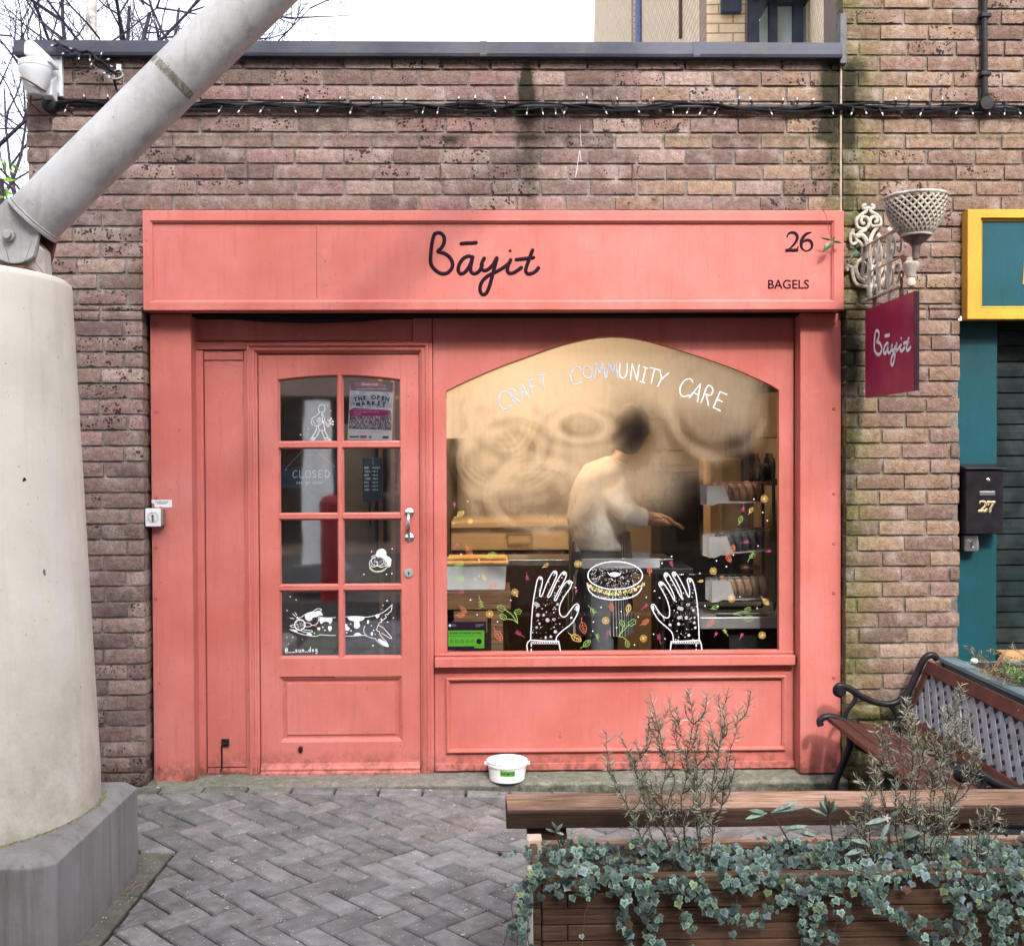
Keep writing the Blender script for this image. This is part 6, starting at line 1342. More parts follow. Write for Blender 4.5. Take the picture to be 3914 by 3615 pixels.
# bracket on the column head
ey = cy_-0.04
bk_ = thing('steel_strut', 'thick pale grey steel tube strut rising diagonally from the column head', 'strut', (cx_+0.15, ey, 2.12))
d = Vector((1, 0, 1)).normalized(); nrm = Vector((-1, 0, 1)).normalized()
A0 = (D(25, 395, ey)+D(105, 465, ey))/2; rt = (D(422, 0, ey)-D(576, 0, ey)).length*0.5/math.sqrt(2)*1.0
B0 = (D(422, 0, ey)+D(576, 0, ey))/2; d = (B0-A0).normalized(); nrm = Vector((-d.z, 0, d.x))
A1 = A0+d*0.012; B1 = A0+d*3.2
b = MB(); b.tube([tuple(A1+(B1-A1)*t) for t in (0, .2, .4, .6, .8, 1)], rt, 64); b.build('tube', M['strut'], bk_, smooth=True, angle=50)
b = MB(); b.tube([tuple(A0-d*0.006), tuple(A0+d*0.006)], rt*1.06, 64); b.tube([tuple(A0+d*0.007), tuple(A0+d*0.014)], rt*1.025, 64); b.build('end_plate', M['strut'], bk_, smooth=True, bevel=0.002)
wpos = (D(312, 122, ey)+D(372, 192, ey))/2; tt_ = (wpos-A0).dot(d)
b = MB(); n_ = 40
for k in range(45):
    a0, a1 = rad(-172+k*4), rad(-172+(k+1)*4)
    if k in (28, 29, 41) or k < 2 or k > 42: continue
    U_ = lambda a: nrm*math.cos(a)+Vector((0, 1, 0))*math.sin(a); j0 = 0.002*math.sin(k*3.1)
    P0 = A0+d*(tt_-0.012+j0); P1 = A0+d*(tt_+0.012+j0*0.5); r2 = rt+0.0012
    b.add([tuple(P0+U_(a0)*r2), tuple(P0+U_(a1)*r2), tuple(P1+U_(a1)*r2), tuple(P1+U_(a0)*r2)], [(0, 1, 2, 3)])
b.build('tape_band', simple('dirty_tape', (0.16, 0.15, 0.13), 0.8, 0, 0.7, 60), bk_)
# clevis plate parallel to the picture
pin = D(28, 462, ey-0.05); base_c = D(30, 465, ey)
def plate(y0_, y1_, off=(0, 0)):
    P = []; e1 = A0-d*0.006+nrm*rt*0.93; e2 = A0-d*0.006-nrm*rt*0.72; c0 = Vector((pin.x, 0, pin.z)); rr_ = rt*0.98
    P.append((e1.x, e1.z)); P.append((e1.x-d.x*0.05, e1.z-d.z*0.05))
    a_s = math.atan2(nrm.z, nrm.x); 
    for k in range(13): a_ = a_s+math.pi*k/12; P.append((c0.x+rr_*math.cos(a_), c0.z+rr_*math.sin(a_)))
    P.append((e2.x, e2.z))
    b = MB(); b.prism([(x+off[0], z+off[1]) for x, z in P][::-1], y0_, y1_); return b
plate(ey-0.055, ey-0.035).build('clevis_plate', M['strut'], bk_, bevel=0.003)
b = plate(ey+0.035, ey+0.055, (0.015, -0.012)); b.build('clevis_plate', M['rust'], bk_, bevel=0.003)
b = MB(); b.lathe([(0.020, ey-0.056), (0.020, ey-0.070), (0.014, ey-0.071), (0.014, ey-0.085), (0.0, ey-0.086)], (pin.x-0.012, 0, pin.z), 24, 'y'); b.build('pin', M['strut'], bk_, smooth=True, bevel=0.002)
br = thing('bracket_lug', 'rusty flat steel lug standing on the column head under the strut', 'bracket', (pin.x, ey, 2.12))
b = MB(); b.prism([(pin.x-0.13, 2.12), (pin.x+0.09, 2.12), (pin.x+0.085, 2.20), (pin.x+0.05, pin.z), (pin.x, pin.z+0.06), (pin.x-0.06, pin.z)], ey-0.030, ey+0.030); b.build('lug_plate', simple('flaking_steel', (0.33, 0.31, 0.30), 0.8, 0, 0.2, 12, 0.002, 80, dirt=(0.12, 0.05, 0.03, 1), dirtamt=0.95), br, bevel=0.004)
b = MB(); b.box(pin.x-0.22, pin.x+0.06, ey-0.12, ey+0.12, 2.124, 2.134); b.build('base_plate', M['rust'], br, bevel=0.003)
dt = MB()
for k in range(26):
    a_ = R.uniform(-2.2, 0.3); r_ = R.uniform(0.25, 0.4); p = Vector((cx_+r_*math.cos(a_), cy_+r_*math.sin(a_), 2.12)); dr = Vector((R.uniform(-.6, .6), R.uniform(-.2, .2), R.uniform(.5, 1.2))).normalized(); L_ = R.uniform(.04, .13)
    dt.tube([tuple(p), tuple(p+dr*L_*.5), tuple(p+dr*L_+Vector((R.uniform(-.02, .02), 0, -.01)))], [0.0008, 0.0007, 0.0004], 4)
tag(dt.build('dry_weeds', flat('dry_stalk', (0.05, 0.035, 0.03, 1)), None), 'thin dry weed stalks growing on top of the cream column', 'weeds')
# ================================================================ security lamp on the left wall corner
lm_ = thing('security_light', 'white plastic security light with a dirty bowl at the top left wall corner', 'light', (-2.1, -0.12, 3.2))
WP = M['whiteplastic']; YL = -0.012
p0, p1 = PY((690)/3.573, 100+415/3.573, YL), PY(862/3.573, 100+968/3.573, YL)
b = MB(); b.box(p0.x-0.03, p1.x, YL-0.008, 0.0, p1.z, p0.z); b.build('back_plate', WP, lm_, bevel=0.003)
for yy in (455, 935): q = PY(808/3.573, 100+yy/3.573, YL); screw(q.x, q.z, YL-0.009, lm_, 0.006, M['steel'])
c0 = PY(480/3.573, 100+560/3.573, -0.13); s_ = (PY(700/3.573, 0, -0.13).x-PY(262/3.573, 0, -0.13).x)/2
zf = lambda y: PY(480/3.573, 100+y/3.573, -0.13).z
b = MB(); b.lathe([(0.0, zf(470)), (s_*0.62, zf(462)), (s_*0.97, zf(500)), (s_*1.0, zf(560)), (s_*0.99, zf(575)), (s_*0.94, zf(578)), (s_*0.98, zf(590)), (s_*0.95, zf(650)), (s_*0.86, zf(700)), (s_*0.60, zf(890)), (s_*0.42, zf(945)), (0.0, zf(955))], (c0.x, -0.13, 0), 40); b.build('lamp_bowl', WP, lm_, smooth=True, angle=40)
b = MB(); b.prism([(PY(x/3.573, 100+y/3.573, -0.10).x, PY(x/3.573, 100+y/3.573, -0.10).z) for x, y in [(398,450),(400,330),(412,280),(450,255),(510,258),(550,290),(740,480),(760,560),(640,560),(560,470)]], -0.16, -0.05); b.build('lamp_arm', WP, lm_, bevel=0.012, seg=3)
b = MB(); b.prism([(-0.085, zf(700)), (-0.085, zf(900)), (-0.02, zf(960)), (-0.02, zf(560))], PY(600/3.573, 0, -0.05).x, PY(740/3.573, 0, -0.05).x, plane='yz'); b.build('sensor_housing', WP, lm_, bevel=0.006)
b = MB(); b.tube([(c0.x+x*0.001, -0.14-0.055*math.sin(math.pi*t_), zf(720+190*t_)) for t_, x in [(k/10, -60+110*k/10) for k in range(11)]], 0.004, 6); b.build('wire_guard', M['rust'], lm_)
b = MB(); b.tube([(c0.x-0.02, -0.13, zf(950)), (c0.x-0.035, -0.10, zf(1030)), (c0.x-0.02, -0.03, zf(1080))], 0.004, 6); b.build('cable', M['rust'], lm_)
# ================================================================ conduit, junction box and fairy lights
cn = thing('cable_conduit', 'black conduit running along the brickwork above the coral fascia', 'conduit', (0, -0.02, 2.98))
cy2 = -0.018; q = [PY(x, y, cy2) for x, y in ((185, 398), (1300, 407), (2600, 410), (3914, 414))]
lvl = [(p.x, cy2, p.z) for p in q]; lvl.append((3.3, cy2, q[-1].z-0.004))
b = MB(); b.tube(lvl, 0.0125, 12); b.build('conduit_pipe', M['black'], cn, smooth=True)
jc = PY(185, 398, -0.04); b = MB(); b.lathe([(0.033, -0.001), (0.034, -0.03), (0.032, -0.045), (0.02, -0.052), (0, -0.053)], (jc.x, 0, jc.z), 32, 'y'); b.build('junction_box', M['black'], cn, smooth=True)
for fx in (700, 1340, 1760, 2140, 2345, 2757, 3030, 3550, 3840): p = PY(fx, 404, cy2); b = MB(); b.box(p.x-0.007, p.x+0.007, -0.032, 0.0, p.z-0.014, p.z+0.018); b.build('pipe_clip', M['black'], cn, bevel=0.003)
vp = thing('vertical_conduit', 'black vertical pipe on the brickwork above the hanging basket', 'conduit', (2.26, -0.03, 3.5)); pa, pb = PY(2600+1775/1.523, 0, -0.03), PY(2600+1778/1.523, 600/1.523, -0.03)
b = MB(); b.tube([(pa.x, -0.02, 4.5), (pa.x, -0.02, pa.z), (pb.x, -0.02, pb.z)], 0.0145, 12); b.build('pipe', M['black'], vp, smooth=True)
b = MB(); b.lathe([(0.034, 0), (0.034, -0.04), (0.03, -0.047), (0, -0.048)], (pb.x, 0, pb.z-0.005), 24, 'y'); b.build('junction_box', M['black'], vp, smooth=True)
for yy in (430, 90): p = PY(2600+1778/1.523, yy/1.523, -0.03); b = MB(); b.box(p.x-0.024, p.x+0.024, -0.04, 0, p.z-0.010, p.z+0.010); b.build('pipe_saddle', M['black'], vp, bevel=0.004)
wd = MB()
for k in range(40):
    a_ = R.uniform(0, 6.28); s0 = Vector((pb.x+R.uniform(-.02, .05), -0.04, pb.z+R.uniform(-.02, .03))); wd.tube([tuple(s0), tuple(s0+Vector((math.cos(a_)*.03, -.005, math.sin(a_)*.02))), tuple(s0+Vector((math.cos(a_+.6)*.05, -.002, math.sin(a_+.6)*.035)))], 0.0011, 4)
tag(wd.build('dead_vine', flat('vine', (0.03, 0.02, 0.018, 1)), None), 'tangle of dead vine twigs on the right pipe junction', 'twigs')
fl_t = thing('fairy_light_string', 'black fairy light string wound along the conduit over the shopfront', 'fairy lights', (0, -0.04, 2.98))
zr = lambda x: 0.0
def cz_at(x):
    for (x1, _, z1), (x2, _, z2) in zip(lvl, lvl[1:]):
        if x1 <= x <= x2: return z1+(z2-z1)*(x-x1)/(x2-x1)
    return lvl[0][2]
for ph, r_, fq in ((0, 0.016, 9), (2.1, 0.018, 7), (4.0, 0.014, 11)):
    pts = []; x = jc.x
    while x < 3.2: pts.append((x, cy2-0.012-0.006*math.cos(x*fq*2+ph), cz_at(x)-0.004+r_*math.sin(x*fq+ph)+0.008*noise.noise(Vector((x*4, ph, 0))))); x += 0.02
    b = MB(); b.tube(pts, 0.0042, 5); b.build('wire', M['black'], fl_t, smooth=True)
BK, TIP = M['black'], simple('led_tip', (0.72, 0.74, 0.80), 0.25)
def led(par, p, dr, L_=0.034):
    p = Vector(p); dr = Vector(dr).normalized(); q1 = p+dr*L_*.62; q2 = p+dr*L_
    b = MB(); b.tube([tuple(p), tuple(q1)], 0.0050, 7); s_ = b.build('bulb_socket', BK, par); b = MB(); b.tube([tuple(q1), tuple(q1+dr*L_*.22), tuple(q2)], [0.0032, 0.0032, 0.0014], 7); b.build('bulb', TIP, par, smooth=True)
xs_ = [1.45/1]  # bulbs
x = -2.0; i = 0
while x < 2.55 and i < 62:
    up = R.random() < 0.45; a_ = rad(R.uniform(60, 120)) if up else rad(R.uniform(-125, -50)); led(fl_t, (x, cy2-0.018, cz_at(x)+(0.008 if up else -0.010)), (math.cos(a_), -0.25, math.sin(a_)), R.uniform(0.028, 0.040)); x += R.uniform(0.05, 0.10); i += 1
lf = MB(); p = PY(1300+1820/1.539, 600/1.539, -0.05)
for a_, l_ in ((0.4, .03), (2.5, .028), (1.5, .018), (-0.3, .035)): lf.add([(p.x, p.y, p.z), (p.x+l_*.5*math.cos(a_)-.004, p.y-.006, p.z+l_*.5*math.sin(a_)+.004), (p.x+l_*math.cos(a_), p.y, p.z+l_*math.sin(a_)*.6), (p.x+l_*.5*math.cos(a_)+.003, p.y+.004, p.z+l_*.5*math.sin(a_)-.005)], [(0, 1, 2, 3)])
tag(lf.build('dry_leaf', simple('dry_leaf', (0.38, 0.22, 0.17), 0.8), None), 'curled pale brown leaf caught on the fairy light string', 'leaf')
# coil of fairy lights hooked at the upper left
co_ = thing('fairy_light_coil', 'bundle of fairy lights and white LED tips hooked near the security light', 'fairy lights', (-1.95, -0.05, 3.28))
def T5(x, y, Y=-0.06): return PY(x/3.573, 100+y/3.573, Y)
path = [(740,190),(800,240),(900,290),(975,340),(1040,320),(1110,360),(1200,350),(1260,370),(1310,440),(1400,500),(1500,590),(1580,640)]
for k in range(4): b = MB(); b.tube([tuple(T5(x+12*math.sin(i*2.2+k*1.7), y+16*math.cos(i*1.9+k*1.6), -0.06-0.008*k)) for i, (x, y) in enumerate(path)], 0.0042, 5); b.build('wire', BK, co_, smooth=True)
for k in range(5): b = MB(); b.tube([tuple(T5(1345+20*math.sin(k), 500+14*k, -0.07)), tuple(T5(1450+10*k, 560+12*k, -0.08)), tuple(T5(1560+8*k, 640+8*k, -0.07))], 0.0045, 5); b.build('wire', BK, co_)
b = MB(); b.tube([tuple(T5(1575+100*math.cos(t_), 665+55*math.sin(t_), -0.07)) for t_ in [k*2*math.pi/20 for k in range(20)]], 0.0035, 6, closed=True); b.build('hook_ring', simple('ring', (0.6, 0.6, 0.62), 0.35, 0.5), co_)
b = MB(); q0 = T5(1630, 585, -0.004); b.box(q0.x-0.012, q0.x+0.010, -0.012, 0.0, q0.z-0.02, q0.z+0.02); b.build('hook_plate', M['whiteplastic'], co_, bevel=0.002)
for k in range(2): b = MB(); b.tube([tuple(T5(1550+15*k, 730, -0.05)), tuple(T5(1580+14*k, 860, -0.03)), tuple(T5(1625+16*k, 960, -0.03)), tuple(T5(1640+16*k, 1075, -0.03))], 0.003, 5); b.build('wire', BK, co_)
for (x, y, dx, dy) in ((790,265,-1,.1),(900,300,1,.2),(930,350,-1,.5),(1090,380,-.1,1),(1230,400,.05,1),(1290,470,-.5,.8),(1370,450,.3,-1),(1420,490,.7,-.3),(1460,540,.8,.2),(1500,630,-.8,.2),(1530,640,-.3,.6),(1590,620,.8,-.1)):
    p = T5(x, y, -0.075); led(co_, p, (dx, -0.2, -dy), 0.030)
# ================================================================ ornate bracket, basket planter and hanging sign
SXX = 1.667
oi = simple('weathered_cream_iron', (0.42, 0.38, 0.33), 0.75, 0, 0.25, 25, 0.0015, 90, dirt=(0.07, 0.035, 0.03, 1), dirtamt=0.9)
wbk = thing('ornate_wall_bracket', 'weathered cream cast iron scroll bracket fixed to the right brick pier', 'bracket', (SXX, 0, 2.45))
def T3(x, y, Y): return PY(3200+x/2.148, 700+y/2.148, Y)
def W3(pts, Y, r, n_=8, par=wbk, name='scroll', mat=None, k=5):
    P = [T3(x, y, Y) for x, y in pts]; P = catmull(P, k) if len(P) > 2 else P
    b = MB(); b.tube([tuple(p) for p in P], r, n_); return b.build(name, mat or oi, par, smooth=True)
YB = -0.02
W3([(235,180),(210,190),(215,210),(235,215),(235,235),(200,260),(160,300),(160,350),(190,375),(240,370),(262,330),(250,290),(215,280),(195,305),(205,335),(225,330)], YB, 0.0085)
W3([(275,180),(300,190),(290,210),(270,215),(275,235),(310,255),(350,290),(355,340),(325,355),(280,350),(268,310),(290,280),(320,285),(325,315),(305,325)], YB, 0.0085)
W3([(235,215),(255,205),(272,215)], YB, 0.009)
W3([(130,395),(110,430),(110,480),(130,505),(160,480),(150,450),(125,400),(140,385)], YB, 0.008)
W3([(150,440),(200,430),(235,470),(245,530),(230,590),(200,630)], YB, 0.012); W3([(150,470),(185,490),(210,540),(205,600)], YB, 0.009)
W3([(240,380),(200,400),(175,420)], YB, 0.010); W3([(330,370),(300,400),(270,480),(275,560),(250,620)], YB, 0.009)
W3([(85,720),(80,695),(100,685),(125,700),(128,750),(150,820),(200,845),(245,850),(262,885),(280,850),(320,845),(360,820),(395,740),(400,695),(430,680),(450,695),(445,715)], YB, 0.009)
W3([(165,650),(150,700),(170,760),(210,800),(260,810),(300,790)], YB, 0.011); W3([(200,640),(215,680),(205,740),(225,775),(270,770)], YB, 0.010)
W3([(165,650),(200,635),(240,680),(280,690),(330,680)], YB, 0.010); W3([(232,850),(245,800),(262,770),(280,800),(290,850)], YB, 0.006); W3([(262,770),(262,880)], YB, 0.007)
W3([(300,790),(330,770),(360,720),(370,690)], YB, 0.009)
# arm: two rails and tracery running out from the wall
def arm_pt(t, z): return Vector((SXX, -0.01-0.50*t, z))
zT0, zB0 = 2.485, 2.235
b = MB()
for dx in (-0.008, 0.008): b.tube([(SXX+dx, -0.01, zT0), (SXX+dx, -0.47, zT0)], 0.0055, 8); b.tube([(SXX+dx, -0.01, zB0), (SXX+dx, -0.45, zB0)], 0.0055, 8)
b.build('arm_rail', oi, wbk, smooth=True)
for k, t_ in enumerate((0.14, 0.36, 0.62)):
    y_ = -0.01-0.5*t_
    b = MB(); b.lathe([(0.006, zB0-0.05*(k == 2)), (0.010, zB0-0.03*(k == 2)), (0.008, zB0), (0.012, zB0+0.02), (0.008, zB0+0.05), (0.013, zB0+0.11), (0.016, zB0+0.125), (0.013, zB0+0.14), (0.008, zT0-0.05), (0.012, zT0-0.02), (0.008, zT0), (0.012, zT0+0.015), (0.004, zT0+0.03)], (SXX, y_, 0), 12); b.build('baluster', oi, wbk, smooth=True)
for k, yc in enumerate((-0.05, -0.12, -0.19, -0.27, -0.35, -0.42)):
    for sg in (-1, 1):
        P = []
        for j in range(22):
            t_ = j/21; a_ = t_*4.6*sg+math.pi/2*sg; r_ = 0.032*(1-t_*0.65); zc_ = (zT0+zB0)/2+sg*0.055
            P.append((SXX+0.004*sg, yc+r_*math.cos(a_), zc_+r_*1.5*math.sin(a_)))
        b = MB(); b.tube(P, 0.005, 6); b.build('tracery', oi, wbk, smooth=True)
b = MB(); b.tube([(SXX, -0.01, 2.36), (SXX, -0.44, 2.36)], 0.005, 6); b.build('arm_rail', oi, wbk)
b = MB(); b.lathe([(0.0, 2.215), (0.016, 2.222), (0.020, 2.24), (0.014, 2.255), (0.020, 2.262), (0.022, 2.285), (0.030, 2.295), (0.033, 2.315), (0.02, 2.325), (0.02, 2.34)], (SXX+0.005, -0.55, 0), 20); b.build('finial', oi, wbk, smooth=True)
b = MB(); P = [(SXX, -0.47, 2.36), (SXX, -0.50, 2.31), (SXX, -0.53, 2.27), (SXX, -0.55, 2.30)]; b.tube(P, 0.010, 8); b.build('scroll', simple('pink_rust', (0.22, 0.09, 0.07), 0.8, 0, 0.3, 40), wbk, smooth=True)
bsk = thing('basket_planter', 'cream lattice cast iron basket planter with dead stems on the wall bracket', 'planter', (SXX, -0.56, 2.4))
bc = D(1790, 430, -0.57); BX, BYc = bc.x, -0.57; zt3, zb3 = DZ(386, -0.57), DZ(460, -0.57); Rt, Rb = 0.122, 0.052
pr_ = lambda t_: Rb+(Rt-Rb)*math.sin(t_*math.pi/2)**0.8
b = MB(); nL = 26
for sg in (-1, 1):
    for k in range(nL):
        P = []
        for j in range(13):
            t_ = j/12; a_ = 2*math.pi*k/nL+sg*t_*math.pi*0.42; P.append((BX+pr_(t_)*math.cos(a_), BYc+pr_(t_)*math.sin(a_), zb3+(zt3-zb3)*t_))
        b.tube(P, 0.0056, 6)
b.build('lattice_bowl', oi, bsk, smooth=True)
b = MB(); b.tube([(BX+(Rt+.002)*math.cos(t_), BYc+(Rt+.002)*math.sin(t_), zt3) for t_ in [k*2*math.pi/40 for k in range(40)]], 0.007, 8, closed=True); b.tube([(BX+(Rb+.006)*math.cos(t_), BYc+(Rb+.006)*math.sin(t_), zb3) for t_ in [k*2*math.pi/30 for k in range(30)]], 0.006, 8, closed=True); b.build('rim', oi, bsk, smooth=True)
b = MB(); b.lathe([(pr_(k/8)-0.006, zb3+(zt3-zb3)*k/8) for k in range(8)]+[(0.0, zt3-0.012)], (BX, BYc, 0), 32); b.build('liner', simple('coir', (0.05, 0.035, 0.028), 0.95, 0, 0.4, 60, 0.005, 60), bsk)
b = MB(); b.lathe([(0.058, zb3-0.002), (0.044, zb3-0.022), (0.024, zb3-0.036), (0.016, zb3-0.05), (0.014, 2.33)], (BX, BYc, 0), 24); b.build('foot', simple('dark_iron_foot', (0.10, 0.075, 0.068), 0.6, 0, 0.4, 40), bsk, smooth=True)
b = MB()
for k in range(16):
    a_ = R.uniform(0, 6.28); r_ = R.uniform(0, Rt*0.8); p = Vector((BX+r_*math.cos(a_), BYc+r_*math.sin(a_), zt3-0.01)); a2 = R.uniform(0, 6.28); dd = Vector((math.cos(a2)*.7, math.sin(a2)*.4, R.uniform(.1, .9))); L_ = R.uniform(.03, .09)
    b.tube([tuple(p), tuple(p+dd*L_*.6), tuple(p+dd*L_+Vector((0, 0, -.012)))], 0.0012, 4)
b.build('dead_stems', flat('dead_stem', rgb(120, 75, 62)), bsk)
b = MB()
for k in range(26): p = Vector((BX+0.055+R.uniform(-.022, .022), BYc+R.uniform(-.02, .02), zt3+R.uniform(.0, .035))); a_ = R.uniform(0, 6.28); u1 = Vector((math.cos(a_), math.sin(a_), .4))*.007; u2 = Vector((-math.sin(a_), math.cos(a_), .5))*.004; b.add([tuple(p-u1), tuple(p-u2), tuple(p+u1), tuple(p+u2)], [(0, 1, 2, 3)])
b.build('sprout', flat('fresh_leaf', (0.20, 0.34, 0.10, 1)), bsk)
# hanging sign
hs_ = thing('hanging_sign', 'maroon hanging sign board with white script name on rusty chains', 'sign', (SXX, -0.3, 2.0))
YA, YZ = D(1700, 700, 0.0), None
y0s, y1s = -0.043, -0.622
zt4, zb4 = 2.190, 1.783
mar = simple('maroon_board', (0.235, 0.012, 0.055), 0.38, 0, 0.15, 5, dirt=(0.36, 0.10, 0.20, 1), dirtamt=0.35)
b = MB(); b.box(SXX-0.009, SXX+0.009, y1s, y0s, zb4, zt4); b.build('sign_board', mar, hs_, bevel=0.0015)
b = MB(); b.box(SXX-0.010, SXX+0.010, y1s-0.005, y1s-0.0005, zb4, zt4); b.build('sign_edge', simple('maroon_edge', (0.02, 0.005, 0.012), 0.6), hs_)
sg_ = MB()
# script measured on the fascia, scaled on to this board: s along -y
allp = [q for s_ in BAYIT for q in s_]; mnx, mxx = 533, 1167
def S4(x, y):
    u_ = (x-mnx)/(mxx-mnx); v_ = (y-1372)/(1734-1372)
    P = T3(305+300*u_, 1215+u_*25+v_*(312-0*u_)-u_*28*(1-v_), 0); # photo position
    r = _ray(3200+(305+300*u_)/2.148, 700+(1215+25*u_*(1 if v_ < .5 else .6)+v_*300-u_*60)/2.148); t_ = (SXX-0.0112-CAM.x)/r.x; return CAM+r*t_
for s_ in BAYIT:
    P = [S4(p.x, p.y) for p in catmull([Vector((x, y)) for x, y in s_], 6)]; m_ = len(P); vs = []
    for i_, p in enumerate(P):
        t_ = P[min(i_+1, m_-1)]-P[max(i_-1, 0)]; t_ = t_.normalized() if t_.length > 1e-9 else Vector((0, 1, 0)); q_ = Vector((0, -t_.z, t_.y))*0.0075; vs += [tuple(p+q_), tuple(p-q_)]
    sg_.add(vs, [(2*i_, 2*i_+1, 2*i_+3, 2*i_+2) for i_ in range(m_-1)])
p = S4(1000, 1476); sg_.add([(p.x, p.y+0.007*math.cos(k*.7854), p.z+0.007*math.sin(k*.7854)) for k in range(8)], [tuple(range(8))])
sg_.build('painted_shop_name', M['white'], hs_)
chn = simple('rusty_chain', (0.085, 0.045, 0.042), 0.8, 0.2, 0.4, 60)
def chain(y_, z0_, z1_, par, x=SXX, w_=0.008):
    n_ = max(2, int((z1_-z0_)/0.021))
    for k in range(n_):
        zc_ = z0_+(k+0.5)*(z1_-z0_)/n_; P = []
        for j in range(12):
            a_ = j*math.pi/6; u_, v_ = w_*math.cos(a_), 0.0155*math.sin(a_); P.append((x+(u_ if k % 2 else 0), y_+(0 if k % 2 else u_), zc_+v_))
        b = MB(); b.tube(P, 0.0027, 6, closed=True); b.build('chain_link', chn, par, smooth=True)
for yc, ztop in ((-0.14, 2.235), (-0.46, 2.30)):
    b = MB(); b.tube([(SXX, yc-0.012, zt4-0.012), (SXX, yc-0.013, zt4+0.03), (SXX, yc, zt4+0.05), (SXX, yc+0.013, zt4+0.03), (SXX, yc+0.012, zt4-0.012)], 0.0045, 8); b.build('shackle', chn, hs_, smooth=True)
    chain(yc-0.004, zt4+0.048, ztop, hs_); chain(yc+0.020, zt4+0.055, ztop, hs_, x=SXX+0.006)
# twig and sprig by the number 26
sp_ = thing('ivy_sprig', 'dangling brown twig with green ivy leaves in front of the fascia number', 'ivy', (1.50, -0.08, 2.5))
T2 = lambda x, y, Y=-0.085: PY(2600+x/1.523, y/1.523, Y)
b = MB()
for P in ([(925,835),(905,900),(868,960)], [(885,1070),(875,1110),(845,1175),(828,1215),(850,1260),(865,1340),(885,1400)], [(845,1175),(860,1180),(850,1195)]): b.tube([tuple(q) for q in catmull([T2(*p) for p in P], 4)], 0.0012, 5)
b.build('twig', flat('twig', rgb(96, 66, 60)), sp_)
LV = simple('dark_ivy_leaf', (0.045, 0.085, 0.045), 0.4, 0, 0.4, 60)
def leaf3(par, base, tip, w_, mat, name='leaf', fold=0.004):
    base = Vector(base); tip = Vector(tip); d_ = tip-base; s_ = Vector((-d_.z, 0, d_.x)).normalized()*w_; f_ = Vector((0, -fold, 0)); b = MB()
    P = [base, base+d_*.3+s_*.85, base+d_*.55+s_*.9, base+d_*.8+s_*.45, tip, base+d_*.8-s_*.45, base+d_*.55-s_*.9, base+d_*.3-s_*.85]; mid = [base+d_*.3+f_, base+d_*.55+f_*1.3, base+d_*.8+f_]
    b.add([tuple(p) for p in P+mid], [(0,1,8),(1,2,9,8),(2,3,10,9),(3,4,10),(4,5,10),(5,6,9,10),(6,7,8,9),(7,0,8)]); return b.build(name, mat, par, smooth=True)
for bs_, tp_, w_ in (((885,1400),(815,1382),.006), ((885,1400),(945,1415),.008), ((885,1405),(825,1470),.014), ((888,1400),(900,1375),.005), ((890,1405),(888,1460),.003)): leaf3(sp_, T2(*bs_), T2(tp_[0], tp_[1], -0.09), w_, LV)
sp2 = thing('ivy_seedling', 'small ivy seedling growing on the left side of the ornate bracket', 'ivy', (1.6, -0.06, 2.3))
for bs_, tp_, w_ in (((150,540),(95,530),.008), ((155,560),(190,600),.009), ((150,560),(100,640),.008), ((160,550),(150,610),.010), ((150,540),(180,510),.006)): leaf3(sp2, T3(bs_[0], bs_[1], -0.06), T3(tp_[0], tp_[1], -0.07), w_, LV)
# ================================================================ teal neighbour shop
ts = thing('teal_shopfront', 'teal shopfront with a yellow framed fascia and dark roller shutter at the right edge', 'shopfront', (2.5, 0.05, 0))
TE = mat_paint('teal_paint', (0.006, 0.055, 0.072), 0.5); YE = mat_paint('yellow_paint', (0.50, 0.26, 0.035), 0.5)
YF = -0.065; ox = 2.126; zt7, zb7 = DZ(409, YF, 1900), DZ(624, YF, 1900)
xi, zi1, zi0 = DX(1921, YF), DZ(431, YF, 1920), DZ(598, YF, 1920)
b = MB(); b.ring([(ox, zb7), (4.2, zb7), (4.2, zt7), (ox, zt7)], [(xi-0.012, zi0-0.012), (4.15, zi0-0.012), (4.15, zi1+0.012), (xi-0.012, zi1+0.012)], YF, -0.001); fa2 = b.build('fascia_frame', YE, ts, bevel=0.003)
b = MB(); b.mould([(xi-0.012, zi0-0.012), (4.15, zi0-0.012), (4.15, zi1+0.012), (xi-0.012, zi1+0.012)], [(-0.001, YF+0.002), (-0.004, YF+0.010), (0.002, YF+0.014), (0.006, YF+0.010), (0.012, YF+0.016), (0.014, YF+0.024)]); b.build('fascia_moulding', YE, ts)
b = MB(); b.box(xi-0.02, 4.16, YF+0.022, YF+0.035, zi0-0.02, zi1+0.02); b.build('fascia_panel', TE, ts)
b = MB(); q = [PY(2600+x/1.523, y/1.523, YF+0.020) for x, y in ((2003,1515),(2030,1515),(2012,1655),(1993,1655))]; b.prism([(p.x, p.z) for p in q][::-1], YF+0.0185, YF+0.0215); q = [PY(2600+x/1.523, y/1.523, YF+0.020) for x, y in ((2020,1380),(2040,1380),(2030,1515),(2003,1515))]; b.build('painted_letter', YE, ts)
YT = 0.06; b = MB(); b.box(ox+0.0, DX(1948, YT), YT, 0.16, -0.1, zb7+0.01); b.build('pilaster', TE, ts, bevel=0.003)
b = MB(); x0s = DX(1948, YT)+0.002; z = 0.0; zt8 = zb7+0.01
prof = []
while z < zt8: prof += [(0.160, z), (0.1505, z+0.003), (0.149, z+0.035), (0.1505, z+0.069), (0.160, z+0.072)]; z += 0.0757
vs = []
for x in (x0s, 4.2): vs += [(x, a, c) for a, c in prof]
